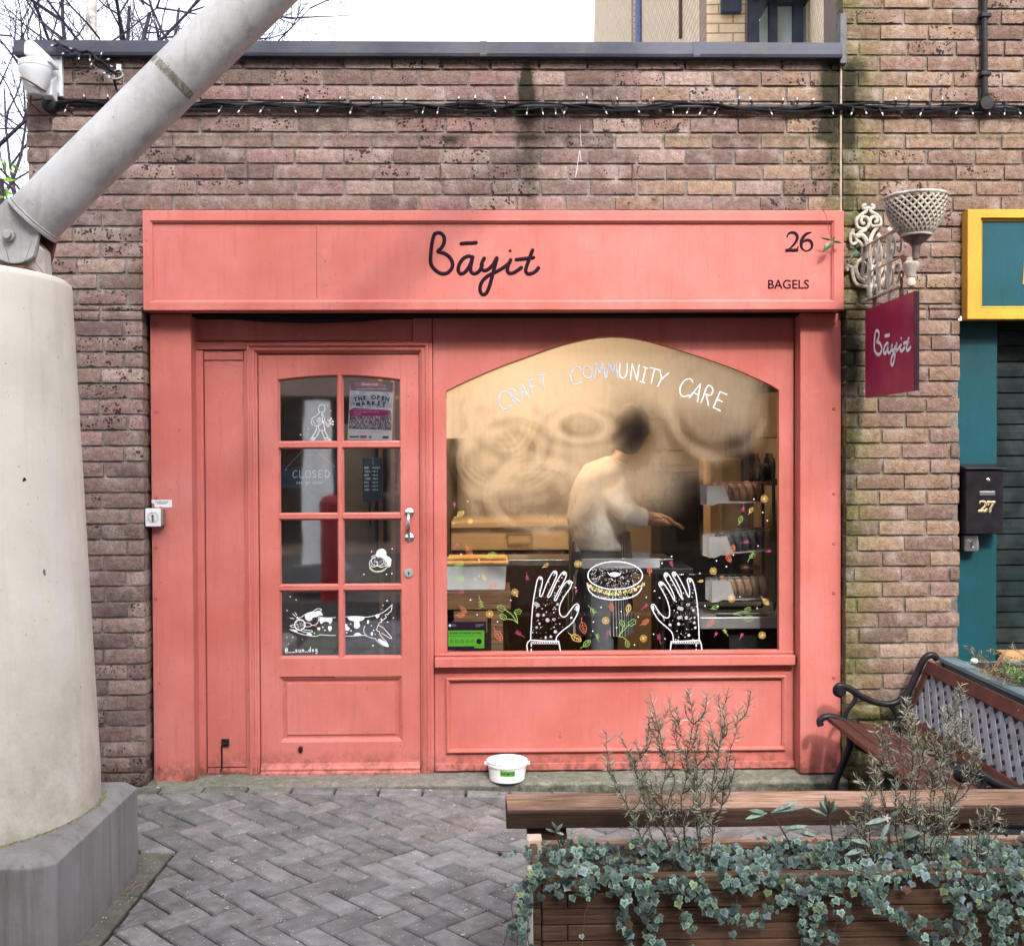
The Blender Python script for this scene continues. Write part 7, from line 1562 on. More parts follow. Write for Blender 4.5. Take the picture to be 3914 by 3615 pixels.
n_ = len(prof); b.add(vs, [(i, i+n_, i+n_+1, i+1) for i in range(n_-1)]); b.build('roller_shutter', simple('shutter_green', (0.008, 0.016, 0.018), 0.6, 0.0, 0.5, 12, 0.001, 50, dirt=(0.10, 0.12, 0.12, 1), dirtamt=0.25), ts)
b = MB(); p0, p1 = D(1948, 1272, 0.10), D(1948, 1290, 0.10); b.box(p0.x+0.01, 3.4, 0.06, 0.14, p1.z, p0.z); b.build('wooden_ledge', simple('tan_ledge', (0.42, 0.24, 0.12), 0.6, 0, 0.2, 9), ts, bevel=0.003)
mb7 = thing('mailbox', 'black metal mailbox with the gold number 27 on the teal pilaster', 'mailbox', (2.2, 0, 1.37))
YM = -0.035; m0, m1 = D(1888, 918, YM), D(1961, 1043, YM)
b = MB(); b.box(m0.x, m1.x, YM, YT-0.001, m1.z, m0.z); b.build('box_body', M['blackiron'], mb7, bevel=0.004)
b = MB(); b.prism([(YM-0.012, m0.z+0.002), (YM-0.010, m0.z+0.010), (YT-0.002, m0.z+0.028), (YT-0.002, m0.z+0.002)], m0.x-0.006, m1.x+0.008, plane='yz'); b.build('lid', M['blackiron'], mb7, bevel=0.003)
p = D(1930, 938, YM); b = MB(); b.lathe([(0.009, YM), (0.009, YM-0.004), (0.006, YM-0.006), (0, YM-0.006)], (p.x, 0, p.z), 18, 'y'); b.build('lock', M['chrome'], mb7, smooth=True)
p0, p1 = D(1914, 960, YM), D(1944, 968, YM); b = MB(); b.box(p0.x, p1.x, YM-0.003, YM, p1.z, p0.z); b.build('name_slot', M['steel'], mb7, bevel=0.001)
b = MB(); num([([(983,958),(984,948),(995,945),(1008,948),(1012,960),(1006,972),(990,985),(982,994)], 1.0, bulge), ([(980,993),(995,991),(1010,994),(1016,986)], 1.2, lambda t: 1.0), ([(1024,960),(1023,949),(1030,948),(1045,950),(1056,948)], 1.1, lambda t: 1.0), ([(1056,948),(1045,965),(1036,982),(1034,995)], 1.1, lambda t: 0.6+0.5*t)], 3000, 1200, 1.319, YM-0.002, b, 0.0105)
b.build('gold_number', simple('gold_digits', (0.36, 0.27, 0.16), 0.4, 0.5, 0.2, 60), mb7)
ks = thing('key_switch', 'small silver key switch below the black mailbox on the teal pilaster', 'key switch', (2.14, 0, 1.2)); p0, p1 = D(1885, 1046, 0.0), D(1911, 1077, 0.0); keyswitch(p0.x, p1.x, p1.z, p0.z, 0.0, 0.055, ks, M['steel'])
# ================================================================ cast iron bench
bn = thing('garden_bench', 'garden bench with black iron ends, red brown slats and a lilac grey lattice back', 'bench', (1.7, -0.75, -0.08))
BR = simple('brown_slat_paint', (0.062, 0.024, 0.020), 0.45, 0, 0.3, 6, 0.0015, 40, dirt=(0.13, 0.060, 0.048, 1), dirtamt=0.6); LT = simple('lattice_paint', (0.165, 0.185, 0.235), 0.45, 0.1, 0.3, 14, 0.0012, 50, dirt=(0.10, 0.085, 0.09, 1), dirtamt=0.5)
YFAR, YNEAR = -0.115, -1.40
def T8(x, y): p = PY(3000+x/2.189, 2450+y/2.189, YFAR); return (p.x, p.z)
def fr_(yc):
    b = MB()
    for pts, r_ in (([(470,450),(430,430),(428,395),(455,372),(500,378),(560,410),(640,460),(720,497),(800,520),(880,525),(950,500),(1010,450),(1040,410)], .015), ([(578,420),(592,470),(570,520),(520,580),(500,650)], .011), ([(505,625),(540,545),(600,500),(680,488)], .007), ([(868,530),(915,575),(935,640)], .011), ([(600,690),(618,660),(612,640),(596,645)], .007),
                    ([(930,700),(975,600),(1010,490),(1060,370),(1110,260),(1155,165),(1195,125),(1240,118),(1275,150)], .016), ([(300,705),(292,665),(330,635),(390,632),(450,650),(520,672),(600,700),(700,722),(820,730),(930,705)], .016),
                    ([(540,760),(545,860),(500,990),(440,1130),(395,1270),(370,1390)], .017), ([(930,700),(960,840),(1010,1000),(1060,1180),(1110,1390)], .017), ([(560,860),(700,930),(850,930),(970,860)], .009)):
        P = [T8(*p) for p in pts]; P = catmull([Vector(p) for p in P], 5); b.tube([(p.x, yc, p.y) for p in P], r_, 10)
    c = T8(465, 412); b.lathe([(0.0, yc-0.02), (0.022, yc-0.018), (0.025, yc), (0.022, yc+0.018), (0, yc+0.02)], (c[0], 0, c[1]), 20, 'y')
    return b
fr_(YFAR).build('bench_end', M['blackiron'], bn, smooth=True); fr_(YNEAR).build('bench_end', M['blackiron'], bn, smooth=True)
sprof = [T8(345, 668), T8(470, 690), T8(600, 715), T8(730, 735), T8(850, 740)]
for i in range(len(sprof)-1):
    a, c = Vector(sprof[i]), Vector(sprof[i+1]); dd = (c-a); a2, c2 = a+dd*.04, c-dd*.06; nn = Vector((-dd.y, dd.x)).normalized()
    if nn.y < 0: nn = -nn
    b = MB(); P = [a2, c2, c2+nn*.022, a2+nn*.022]; b.prism([(p.x, p.y) for p in P], YNEAR+0.005, YFAR-0.005); b.build('seat_slat', BR, bn, bevel=0.005, seg=3)
B0_, B1_ = Vector(T8(985, 660)), Vector(T8(1205, 175)); up = (B1_-B0_); Lb = up.length; up.normalize(); nb = Vector((-up.y, up.x))  # towards -x side
if nb.x > 0: nb = -nb
def bk_board(y0_, y1_, s0, s1, t0, t1, name, mat, bev=0.004):
    b = MB(); P = [B0_+up*s0+nb*t0, B0_+up*s1+nb*t0, B0_+up*s1+nb*t1, B0_+up*s0+nb*t1]; b.prism([(p.x, p.y) for p in P], y0_, y1_); return b.build(name, mat, bn, bevel=bev)
bk_board(YNEAR+0.01, YFAR-0.01, Lb-0.052, Lb+0.006, -0.012, 0.014, 'back_rail', BR)
bk_board(YNEAR+0.01, YFAR-0.01, -0.02, 0.035, -0.012, 0.014, 'back_rail', BR)
bk_board(YFAR-0.065, YFAR-0.012, 0.036, Lb-0.053, -0.010, 0.012, 'back_stile', BR); bk_board(YNEAR+0.012, YNEAR+0.065, 0.036, Lb-0.053, -0.010, 0.012, 'back_stile', BR)
b = MB(); s0, s1 = 0.034, Lb-0.051; ya, yb2 = YNEAR+0.062, YFAR-0.062; hgt = s1-s0; step = 0.080; lean = 1.25*hgt
for sg in (-1, 1):
    y_ = ya-lean
    while y_ < yb2+lean:
        yA, yB = (y_, y_+lean) if sg > 0 else (y_+lean, y_)
        # clip in y
        tA, tB = 0.0, 1.0; dy_ = yB-yA
        for lim, sign in ((ya, 1), (yb2, -1)):
            fa_ = sign*(yA-lim); fb_ = sign*(yB-lim)
            if fa_ < 0 and fb_ < 0: tA = 2
            elif fa_ < 0: tA = max(tA, fa_/(fa_-fb_))
            elif fb_ < 0: tB = min(tB, fa_/(fa_-fb_))
        if tA < tB:
            Pq = []
            for t_ in (tA, tB): s_ = s0+hgt*t_; yy = yA+dy_*t_; c = B0_+up*s_; Pq.append(Vector((c.x, yy, c.y)))
            axd = (Pq[1]-Pq[0]); nv = Vector((nb.x, 0, nb.y)); sd = axd.normalized().cross(nv)
            b.obox((Pq[0]+Pq[1])/2+nv*(0.003*sg), axd, sd, nv, axd.length/2, 0.0135, 0.0028)
        y_ += step
b.build('lattice_back', LT, bn)
bk_board(YNEAR+0.06, YFAR-0.06, (s0+s1)/2-0.002, (s0+s1)/2+0.002, -0.006, -0.005, 'lattice_stay', LT, 0)
for yq in (YFAR-0.4, YNEAR+0.4): c = B0_+up*(Lb-0.02); b = MB(); b.lathe([(0.0045, 0.0), (0.003, -0.003), (0, -0.0035)], (0, 0, 0), 10, 'x'); b.v = [(-abs(x)*0+c.x+nb.x*0.015+x, y+yq, z+c.y+nb.y*0.015) for x, y, z in b.v]; b.build('bolt', M['steel'], bn)
# ================================================================ blue grey trough behind the bench
bp = thing('trough_planter', 'blue grey painted timber trough full of scrappy plants behind the bench', 'planter', (2.3, -0.8, -0.08))
BG = mat_wood('blue_grey_paint', (0.10, 0.14, 0.17, 1), (0.15, 0.20, 0.23, 1), 1, 0.6, 4.0, 0.0015)
rimz = DZ(1290, -0.12, 1845)+0.0
x2 = DX(1838, -0.12)+0.035
for k in range(5): b = MB(); b.box(x2+0.012, x2+0.034, -1.62, -0.04, rimz-0.13*(k+1)+0.002, rimz-0.13*k-0.002-(0.0 if k else 0.02)); b.build('board', BG, bp, bevel=0.004)
b = MB(); b.prism([(x2-0.005, rimz-0.02), (x2+0.0, rimz-0.004), (x2+0.012, rimz), (x2+0.022, rimz-0.004), (x2+0.030, rimz), (x2+0.045, rimz-0.004), (x2+0.055, rimz), (x2+0.070, rimz-0.002), (x2+0.070, rimz-0.02)][::-1], -1.63, -0.03); b.build('rim', BG, bp, bevel=0.002)
b = MB(); b.box(x2+0.0, x2+0.9, -0.055, -0.03, -0.1, rimz-0.022); b.box(x2+0.0, x2+0.9, -1.66, -1.635, -0.1, rimz-0.022); b.box(x2+0.86, x2+0.9, -1.63, -0.06, -0.1, rimz-0.022); b.build('side_boards', BG, bp, bevel=0.003)
b = MB(); nx_, ny_ = 20, 34
for j in range(ny_+1):
    for i in range(nx_+1): x = x2+0.036+0.82*i/nx_; y = -1.63+1.57*j/ny_; b.v.append((x, y, rimz-0.03+0.018*noise.noise(Vector((x*12, y*12, 0)))))
b.f = [(j*(nx_+1)+i, j*(nx_+1)+i+1, (j+1)*(nx_+1)+i+1, (j+1)*(nx_+1)+i) for j in range(ny_) for i in range(nx_)]; b.mi = [0]*len(b.f)
SOIL = simple('soil', (0.035, 0.024, 0.018), 0.95, 0, 0.5, 50, 0.01, 60); b.build('soil', SOIL, bp, smooth=True)
def needles_plant(name, label, stems, mat, nl=0.022, dens=240, wdt=0.0011, group=None, seed=1, curl=0.5, stemr=0.0022, cols=None, droop=0.0):
    rr_ = random.Random(seed); t = thing(name, label, 'plant', stems[0][0], group); sb = MB(); nbm = MB()
    cols = cols or [(0.24,0.25,0.17,1), (0.36,0.35,0.26,1), (0.11,0.14,0.09,1), (0.46,0.40,0.32,1), (0.30,0.31,0.25,1)]
    for path in stems:
        P = catmull([Vector(p) for p in path], 6); P = [p+Vector((noise.noise(p*30), noise.noise(p*30+Vector((5,0,0))), 0))*0.006 for p in P]
        n_ = len(P); sb.tube([tuple(p) for p in P], [stemr*(1.1-0.8*i/(n_-1)) for i in range(n_)], 5)
        L_ = sum((P[i+1]-P[i]).length for i in range(n_-1)); k = int(L_*dens)
        for j in range(k):
            u_ = (j/k)**0.85*0.97+0.03; q = u_*(n_-1); i = min(n_-2, int(q)); p = P[i].lerp(P[i+1], q-i); ax = (P[i+1]-P[i]).normalized()
            if u_ < 0.12 and rr_.random() < 0.5: continue
            a_ = rr_.uniform(0, 6.283); e1 = ax.orthogonal().normalized(); e2 = ax.cross(e1); rd = e1*math.cos(a_)+e2*math.sin(a_)
            d_ = (rd*rr_.uniform(.6, 1.0)+ax*rr_.uniform(.1, .9)+Vector((0, 0, -droop))).normalized(); l = nl*rr_.uniform(.5, 1.15); d2 = (d_+ax*rr_.uniform(-.3, .9)*curl+Vector((rr_.uniform(-.3, .3), rr_.uniform(-.3, .3), rr_.uniform(-.3, .3)))*curl).normalized()
            w_ = d_.cross(Vector((rr_.uniform(-1, 1), rr_.uniform(-1, 1), rr_.uniform(-1, 1)))); w_ = (w_.normalized() if w_.length > .01 else e1)*wdt*rr_.uniform(.8, 1.3)
            m_ = p+d_*l*.5; e_ = m_+d2*l*.5; c = rr_.choice(cols); f_ = rr_.uniform(.75, 1.2); c = (c[0]*f_, c[1]*f_, c[2]*f_, 1)
            nbm.add([tuple(p-w_*.6), tuple(p+w_*.6), tuple(m_+w_), tuple(m_-w_), tuple(e_+w_*.25), tuple(e_-w_*.25)], [(0,1,2,3), (3,2,4,5)], c)
    sb.build('stems', simple('woody_stem', (0.055, 0.038, 0.034), 0.9, 0, 0.4, 60), t); nbm.build('foliage', mat, t); return t
NM = mat_vcol('needle_leaf', 0.65, 0.15, 60, 0, 0.3)
def stem_from(px, Y, base, nseg=3, wob=0.02, seed=0):
    rr_ = random.Random(seed); tip = D(px[0], px[1], Y); base = Vector(base); P = [base]
    for k in range(1, nseg): t_ = k/nseg; P.append(base.lerp(tip, t_)+Vector((rr_.uniform(-wob, wob), rr_.uniform(-wob, wob), rr_.uniform(-wob, wob)*.5)))
    return [tuple(p) for p in P+[tip]]
gcol = [(0.10,0.22,0.06,1), (0.16,0.30,0.09,1), (0.22,0.32,0.14,1)]; bcol = [(0.24,0.17,0.10,1), (0.30,0.22,0.15,1), (0.16,0.20,0.10,1), (0.12,0.16,0.09,1)]
base_ = lambda x, y: (x, y, rimz-0.03)
needles_plant('trough_plant', 'wispy brown and green plant at the far end of the blue grey trough', [stem_from((1890+14*k, 1262+8*(k % 3)), -0.35-0.03*k, base_(x2+0.12+0.035*k, -0.36-0.03*k), seed=k) for k in range(7)], NM, 0.03, 260, 0.0012, 'plants in the trough', 3, 0.8, 0.0018, bcol)
needles_plant('trough_plant', 'bright green feathery plant in the trough at the right edge', [stem_from((1962+9*(k % 6), 1292+9*(k % 5)), -0.55-0.05*(k % 4), base_(x2+0.16+0.03*(k % 6), -0.58-0.05*(k % 4)), seed=30+k) for k in range(15)], NM, 0.022, 420, 0.0019, 'plants in the trough', 5, 0.8, 0.0014, gcol)
needles_plant('trough_plant', 'low tangled dead plant in the middle of the blue grey trough', [stem_from((1905+10*k, 1300+7*(k % 4)), -0.50-0.05*(k % 4), base_(x2+0.10+0.02*k, -0.46-0.06*(k % 5)), seed=60+k, wob=.03) for k in range(10)], NM, 0.030, 260, 0.0012, 'plants in the trough', 7, 1.0, 0.0015, [(0.20,0.12,0.07,1), (0.30,0.20,0.13,1), (0.14,0.16,0.07,1)], 0.3)
p = D(1904, 1291, -0.42); b = MB(); b.lathe([(0, -0.011), (0.012, -0.008), (0.016, 0), (0.011, 0.009), (0, 0.012)], (p.x, p.y, p.z), 14); tag(b.build('white_pebble', simple('pebble', (0.7, 0.68, 0.66), 0.6), None, smooth=True), 'round white pebble lying among the trough plants', 'pebble')
b = MB(); a0, a1 = D(1950, 1285, -0.40), D(1925, 1310, -0.40)
for k in range(2): b.tube([tuple(D(1930+28*math.sin(t_*math.pi)+10*t_+6*k, 1322-52*math.sin(t_*math.pi*.9)-2*k, -0.45)) for t_ in [j/14 for j in range(15)]], 0.0018, 5)
tag(b.build('bent_wire', flat('wire_tan', rgb(160, 120, 90)), None), 'thin bent tan wire loop sticking out of the trough', 'wire')
# ================================================================ timber sleeper bench and ivy planter in front
W1 = mat_wood('weathered_timber_top', (0.19, 0.085, 0.05, 1), (0.50, 0.34, 0.25, 1), 0, 0.8, 7.0, 0.005); W2 = mat_wood('planter_board', (0.075, 0.038, 0.024, 1), (0.18, 0.105, 0.066, 1), 0, 0.75, 3.0, 0.0025)
sb_ = thing('timber_bench', 'long heavy weathered timber plank bench behind the ivy planter', 'bench', (1.1, -1.73, -0.05))
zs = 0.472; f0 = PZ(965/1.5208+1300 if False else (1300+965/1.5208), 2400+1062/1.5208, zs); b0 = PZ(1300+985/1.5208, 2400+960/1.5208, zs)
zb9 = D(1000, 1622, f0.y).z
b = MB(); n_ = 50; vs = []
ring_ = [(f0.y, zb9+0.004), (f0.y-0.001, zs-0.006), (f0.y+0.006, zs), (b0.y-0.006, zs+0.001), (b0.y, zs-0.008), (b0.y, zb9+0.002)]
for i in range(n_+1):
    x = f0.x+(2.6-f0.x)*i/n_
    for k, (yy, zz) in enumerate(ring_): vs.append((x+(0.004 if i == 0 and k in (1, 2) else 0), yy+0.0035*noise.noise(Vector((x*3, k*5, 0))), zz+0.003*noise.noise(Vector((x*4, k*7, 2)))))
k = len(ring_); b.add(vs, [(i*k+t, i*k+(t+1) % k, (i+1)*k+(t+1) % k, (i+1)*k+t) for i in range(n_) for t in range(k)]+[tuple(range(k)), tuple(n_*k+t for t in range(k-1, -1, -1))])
b.mi = [(0 if (q % k) in (2, 3) and q < n_*k else 1) for q in range(len(b.f))]; b.build('seat_plank', [W1, mat_wood('plank_side_shaded', (0.040, 0.022, 0.016, 1), (0.085, 0.048, 0.034, 1), 0, 0.7, 3.0, 0.003)], sb_, bevel=0.004, seg=3)  # shade is put into the darker side colour; the worn top is lighter
for xx in (f0.x+0.09, 1.3, 2.3): b = MB(); b.prism([(xx-0.03, zb9), (xx+0.09, zb9), (xx+0.13, -0.12), (xx+0.03, -0.12)], f0.y+0.03, b0.y-0.03); b.build('leg', W2, sb_, bevel=0.004)
ipl = thing('timber_planter', 'long dark horizontal board timber planter overflowing with variegated ivy', 'planter', (1.2, -2.15, -0.06))
YFp, YBp = -2.26, -2.00; xL = D(1059, 1750, YFp).x; bz = 0.0417; zt9 = DZ(1712, YFp, 1200)
for r_ in range(12):
    z1_ = zt9-bz*r_; z0_ = z1_-bz+0.0018; j_ = R.uniform(-0.001, 0.001); odd = r_ % 2
    segs = [(xL+(0.066 if odd else 0.0), 2.7)]
    for a, c in segs: b = MB(); b.box(a+0.0008, c, YFp+j_, YFp+0.03+j_, z0_, z1_); b.build('front_board', W2, ipl, bevel=0.003)
    if odd: b = MB(); b.box(xL, xL+0.065, YFp+j_-0.001, YFp+0.034, z0_, z1_); b.build('end_board', W2, ipl, bevel=0.003)
    b = MB(); b.box(xL-0.022, xL-0.002, YFp+0.003, YBp, z0_, z1_); b.build('end_board', W2, ipl, bevel=0.003)
    if z0_ < -0.03: break
GP = simple('grey_post', (0.36, 0.35, 0.33), 0.85, 0, 0.25, 14, 0.002, 60, stretch=(1, 1, 0.2))
b = MB(); b.box(xL-0.036, xL-0.0225, YFp-0.004, YFp+0.055, -0.1, zt9+0.012); b.build('corner_post', GP, ipl, bevel=0.004)
b = MB(); b.box(xL-0.03, xL+0.012, YBp-0.02, YBp+0.03, -0.1, DZ(1635, YBp, 1050)); b.build('corner_post', simple('pale_post', (0.50, 0.40, 0.31), 0.8, 0, 0.2, 20), ipl, bevel=0.004)
zbk = DZ(1645, YBp, 1300); b = MB(); b.box(xL+0.014, 2.7, YBp, YBp+0.03, zbk-0.1, zbk); b.build('back_board', W1, ipl, bevel=0.003)
b = MB(); nx_, ny_ = 80, 8
for j in range(ny_+1):
    for i in range(nx_+1): x = xL+2.6*i/nx_; y = YFp+0.032+(YBp-YFp-0.034)*j/ny_; b.v.append((x, y, zt9-0.025+0.012*noise.noise(Vector((x*14, y*14, 0)))))
b.f = [(j*(nx_+1)+i, j*(nx_+1)+i+1, (j+1)*(nx_+1)+i+1, (j+1)*(nx_+1)+i) for j in range(ny_) for i in range(nx_)]; b.mi = [0]*len(b.f); b.build('soil', SOIL, ipl, smooth=True)
# ---- ivy
IV = mat_vcol('ivy_leaf', 0.42, 0.2, 40, 0.0, 0.25); ivy = thing('ivy', 'mass of small variegated blue green ivy trailing over the timber planter', 'ivy', (1.0, -2.2, zt9)); ir = random.Random(21)
lob = [(0, -.04), (.30, -.24), (.56, -.10), (.54, .14), (.70, .38), (.42, .50), (.26, .68), (0, 1.02), (-.26, .68), (-.42, .50), (-.70, .38), (-.54, .14), (-.56, -.10), (-.30, -.24)]
lv = MB(); vn = MB()
def ivy_leaf(p, nrm_, up_, s_):
    nrm_ = nrm_.normalized(); u_ = up_-nrm_*up_.dot(nrm_); u_ = u_.normalized() if u_.length > 1e-4 else nrm_.orthogonal().normalized(); r_ = u_.cross(nrm_)
    t_ = ir.random(); k = ir.uniform(.22, 1.22)
    if t_ < .44: cin, cout = (.050, .110, .082), (.31, .43, .35)
    elif t_ < .80: cin, cout = (.045, .085, .070), (.12, .20, .165)
    elif t_ < .90: cin, cout = (.10, .16, .17), (.26, .34, .40)
    elif t_ < .94: cin, cout = (.10, .045, .03), (.16, .08, .05)
    else: cin, cout = (.12, .20, .08), (.42, .46, .25)
    cup = ir.uniform(-.10, .22); vs = [tuple(p+u_*0.30*s_+nrm_*0.02*s_)]; cs = [(cin[0]*k, cin[1]*k, cin[2]*k, 1)]
    nl_ = len(lob)
    for fr2, cc_ in ((.62, .35), (1.0, 1.0)):
        for a, b_ in lob:
            a2, b2 = a*fr2, .30+(b_-.30)*fr2; q = p+r_*a2*s_+u_*b2*s_+nrm_*(-cup*abs(a2)*s_-(.12*b2*b2)*s_); m_ = cc_*ir.uniform(.75, 1.1); m_ = min(1, m_)
            vs.append(tuple(q)); cs.append(tuple((cin[c]*(1-m_)+cout[c]*m_)*k for c in range(3))+(1,))
    lv.add(vs, [(0, 1+i, 1+(i+1) % nl_) for i in range(nl_)]+[(1+i, 1+nl_+i, 1+nl_+(i+1) % nl_, 1+(i+1) % nl_) for i in range(nl_)], cs)
def rv(s_): return Vector((ir.uniform(-s_, s_), ir.uniform(-s_, s_), ir.uniform(-s_, s_)))
for _ in range(3400):     # mat over the soil and the front edge
    x = ir.uniform(xL-0.03, 2.3); t_ = ir.random()
    if noise.noise(Vector((x*9, t_*3, 11)))+ir.uniform(-.15, .15) < -.06: continue
    y = YFp-0.02+(YBp-YFp)*t_*0.98; z = zt9-0.012+0.028*noise.noise(Vector((x*8, y*9, 3)))+ir.uniform(-.012, .030)
    ivy_leaf(Vector((x, y, z)), Vector((ir.uniform(-.5, .5), -.75, .8))+rv(.45), Vector((ir.uniform(-.6, .6), -.7, -.6)), ir.choice((.009, .012, .015, .019, .026))*ir.uniform(.85, 1.15))
for _ in range(800):      # spill down the face
    x = ir.uniform(xL-0.01, 2.3)
    if noise.noise(Vector((x*11, 4, 2)))+ir.uniform(-.2, .2) < 0: continue
    dep = 0.040+0.050*max(0, noise.noise(Vector((x*5, 7, 0))))+(0.07 if x > 1.12 else 0)*ir.random()
    dz = ir.random()**1.2*dep; ivy_leaf(Vector((x, YFp-0.012-ir.uniform(0, .02), zt9+0.006-dz)), Vector((ir.uniform(-.5, .5), -1, .35))+rv(.35), Vector((ir.uniform(-.7, .7), -.2, -1)), ir.uniform(.010, .020))
def strand(pts, Y, dens=150, sz=(.010, .019), spread=.012):
    P = catmull([D(x, y, Y) for x, y in pts], 8); P = [p+Vector((noise.noise(p*22)*.008, noise.noise(p*17)*.006, 0)) for p in P]; vn.tube([tuple(p) for p in P], 0.0012, 4); L_ = sum((P[i+1]-P[i]).length for i in range(len(P)-1))
    for j in range(int(L_*dens)):
        q = ir.random()*(len(P)-1); i = min(len(P)-2, int(q)); p = P[i].lerp(P[i+1], q-i)+Vector((ir.uniform(-spread, spread), ir.uniform(-.014, .002), ir.uniform(-spread, spread)))
        ivy_leaf(p, Vector((ir.uniform(-.5, .5), -1, .35))+rv(.35), Vector((ir.uniform(-.8, .8), -.2, -.9)), ir.uniform(*sz))
YS = YFp-0.022
for pts, dn, spd in ((((1062,1700),(1035,1730),(1020,1780),(1014,1850)), 260, .016), (((1050,1690),(1028,1740),(1030,1800),(1040,1870)), 150, .012), (((1060,1670),(1020,1665),(965,1662)), 60, .006), (((1048,1700),(1005,1745),(998,1800),(985,1860)), 35, .006),
    (((1135,1725),(1150,1760),(1140,1800),(1136,1860)), 38, .005), (((1200,1725),(1230,1760),(1262,1800)), 60, .006), (((1225,1725),(1218,1780),(1230,1860)), 190, .014), (((1250,1730),(1268,1790),(1290,1860)), 210, .016), (((1280,1730),(1262,1800),(1275,1870)), 150, .013),
    (((1330,1720),(1322,1760),(1345,1800),(1350,1870)), 110, .010), (((1360,1730),(1395,1770),(1455,1795),(1505,1770),(1560,1735)), 260, .014), (((1340,1740),(1380,1760),(1410,1790)), 200, .014), (((1440,1750),(1440,1790),(1430,1830)), 60, .006),
    (((1560,1730),(1575,1780),(1590,1870)), 330, .022), (((1590,1725),(1600,1790),(1575,1870)), 300, .020), (((1620,1720),(1635,1780),(1615,1870)), 130, .016), (((1640,1720),(1650,1760),(1655,1795)), 80, .008),
    (((1660,1715),(1720,1765),(1790,1795),(1850,1800)), 230, .012), (((1740,1770),(1800,1830),(1860,1870)), 220, .014), (((1850,1720),(1880,1780),(1900,1870)), 330, .026), (((1900,1715),(1950,1780),(1975,1870)), 420, .030), (((1960,1710),(2010,1770),(2030,1870)), 420, .030), (((1880,1800),(1830,1840),(1800,1880)), 240, .018), (((1400,1700),(1440,1722),(1480,1700)), 250, .016)):
    strand(pts, YS-ir.uniform(0, .012), dn, spread=spd)
for k in range(26):       # runners above the mat
    x = ir.uniform(1065, 1990); y0_ = ir.uniform(1640, 1690); strand(((x, y0_+20), (x+ir.uniform(-20, 20), y0_), (x+ir.uniform(-50, 50), y0_+ir.uniform(-22, 12))), YFp+ir.uniform(.02, .22), 160, (.009, .018), .010)
lv.build('leaves', IV, ivy); vn.build('stems', simple('ivy_stem', (0.09, 0.055, 0.045), 0.8, 0, 0.3, 60), ivy)
# ---- rosemary
def ros(label, tips, bx0, bx1, seed, extra=0):
    rr_ = random.Random(seed); st_ = []
    for i, (tx, ty) in enumerate(tips):
        Yp = YFp+0.05+0.16*rr_.random(); bxx = D(bx0+(bx1-bx0)*((tx-tips[0][0])/(tips[-1][0]-tips[0][0]+1e-6)*.8+.1), 1650, Yp); base = (bxx.x, Yp, zt9-0.03); S_ = stem_from((tx, ty), Yp, base, 5, .022, seed*50+i); st_.append(S_)
        P = catmull([Vector(p) for p in S_], 4)
        for k in range(6+extra):
            q = P[int(len(P)*rr_.uniform(.25, .92))]; L_ = rr_.uniform(.02, .10); st_.append([tuple(q), tuple(q+Vector(((sg := rr_.choice((-1, 1)))*L_*.28, rr_.uniform(-.02, .02), L_*.35))), tuple(q+Vector((sg*L_*.36, rr_.uniform(-.03, .03), L_*.95)))])
    return needles_plant('rosemary_bush', label, st_, NM, 0.026, 400, 0.00120, 'rosemary bushes in the ivy planter', seed, 0.9, 0.0017)
ros('leggy grey green rosemary bush in front of the coral stall riser', [(1182,1430),(1209,1436),(1240,1448),(1268,1354),(1290,1400),(1318,1385),(1345,1345),(1372,1390),(1400,1356),(1418,1385),(1444,1388)], 1285, 1400, 4)
ros('leggy grey brown rosemary bush in front of the iron bench', [(1690,1560),(1669,1513),(1719,1418),(1749,1415),(1776,1364),(1790,1400),(1822,1420),(1850,1374),(1868,1410),(1880,1400),(1900,1388),(1905,1450)], 1715, 1860, 9, 1)
needles_plant('rosemary_bush', 'low sprawling rosemary tuft near the right end of the planter', [stem_from((x, y), YFp+0.1, (D(xb_, 1660, YFp+0.1).x, YFp+0.1, zt9-0.02), 3, .012, 200+i) for i, (x, y, xb_) in enumerate([(1915,1590,1900),(1935,1570,1905),(1955,1583,1915),(1970,1610,1920),(1940,1620,1900),(1900,1605,1890),(1660,1590,1690),(1672,1600,1700),(1640,1610,1690)])], NM, 0.02, 480, 0.00120, 'rosemary bushes in the ivy planter', 17, 0.9, 0.0018)
# broad leaved seedlings
def seedling(label, leaves, stem, mats, Y):
    t = thing('broad_leaf_seedling', label, 'plant', tuple(D(stem[0][0], stem[0][1], Y))); b = MB(); b.tube([tuple(D(x, y, Y)) for x, y in stem], 0.0022, 6); b.build('stem', simple('green_stem', (0.07, 0.05, 0.04), 0.7), t)
    for i, (bx_, by_, tx, ty, w_) in enumerate(leaves): leaf3(t, tuple(D(bx_, by_, Y)), tuple(D(tx, ty, Y-0.02)), w_*0.8, mats[i % len(mats)], fold=0.008)
G1 = simple('glossy_leaf', (0.10, 0.16, 0.11), 0.35, 0, 0.4, 40); G2 = simple('brown_leaf', (0.10, 0.07, 0.05), 0.5, 0, 0.3, 30); G3 = simple('variegated_leaf', (0.19, 0.26, 0.22), 0.4, 0, 0.6, 90)
seedling('upright seedling with a dark brown centre leaf on the ivy planter', [(1619,1592,1601,1563,.014),(1619,1592,1637,1572,.014),(1619,1590,1612,1550,.010),(1619,1590,1631,1560,.010),(1617,1594,1581,1578,.007),(1619,1592,1620,1562,.016)], [(1628,1650),(1624,1620),(1619,1592)], [G3, G1, G3, G1, G3, G2], YFp+0.12)
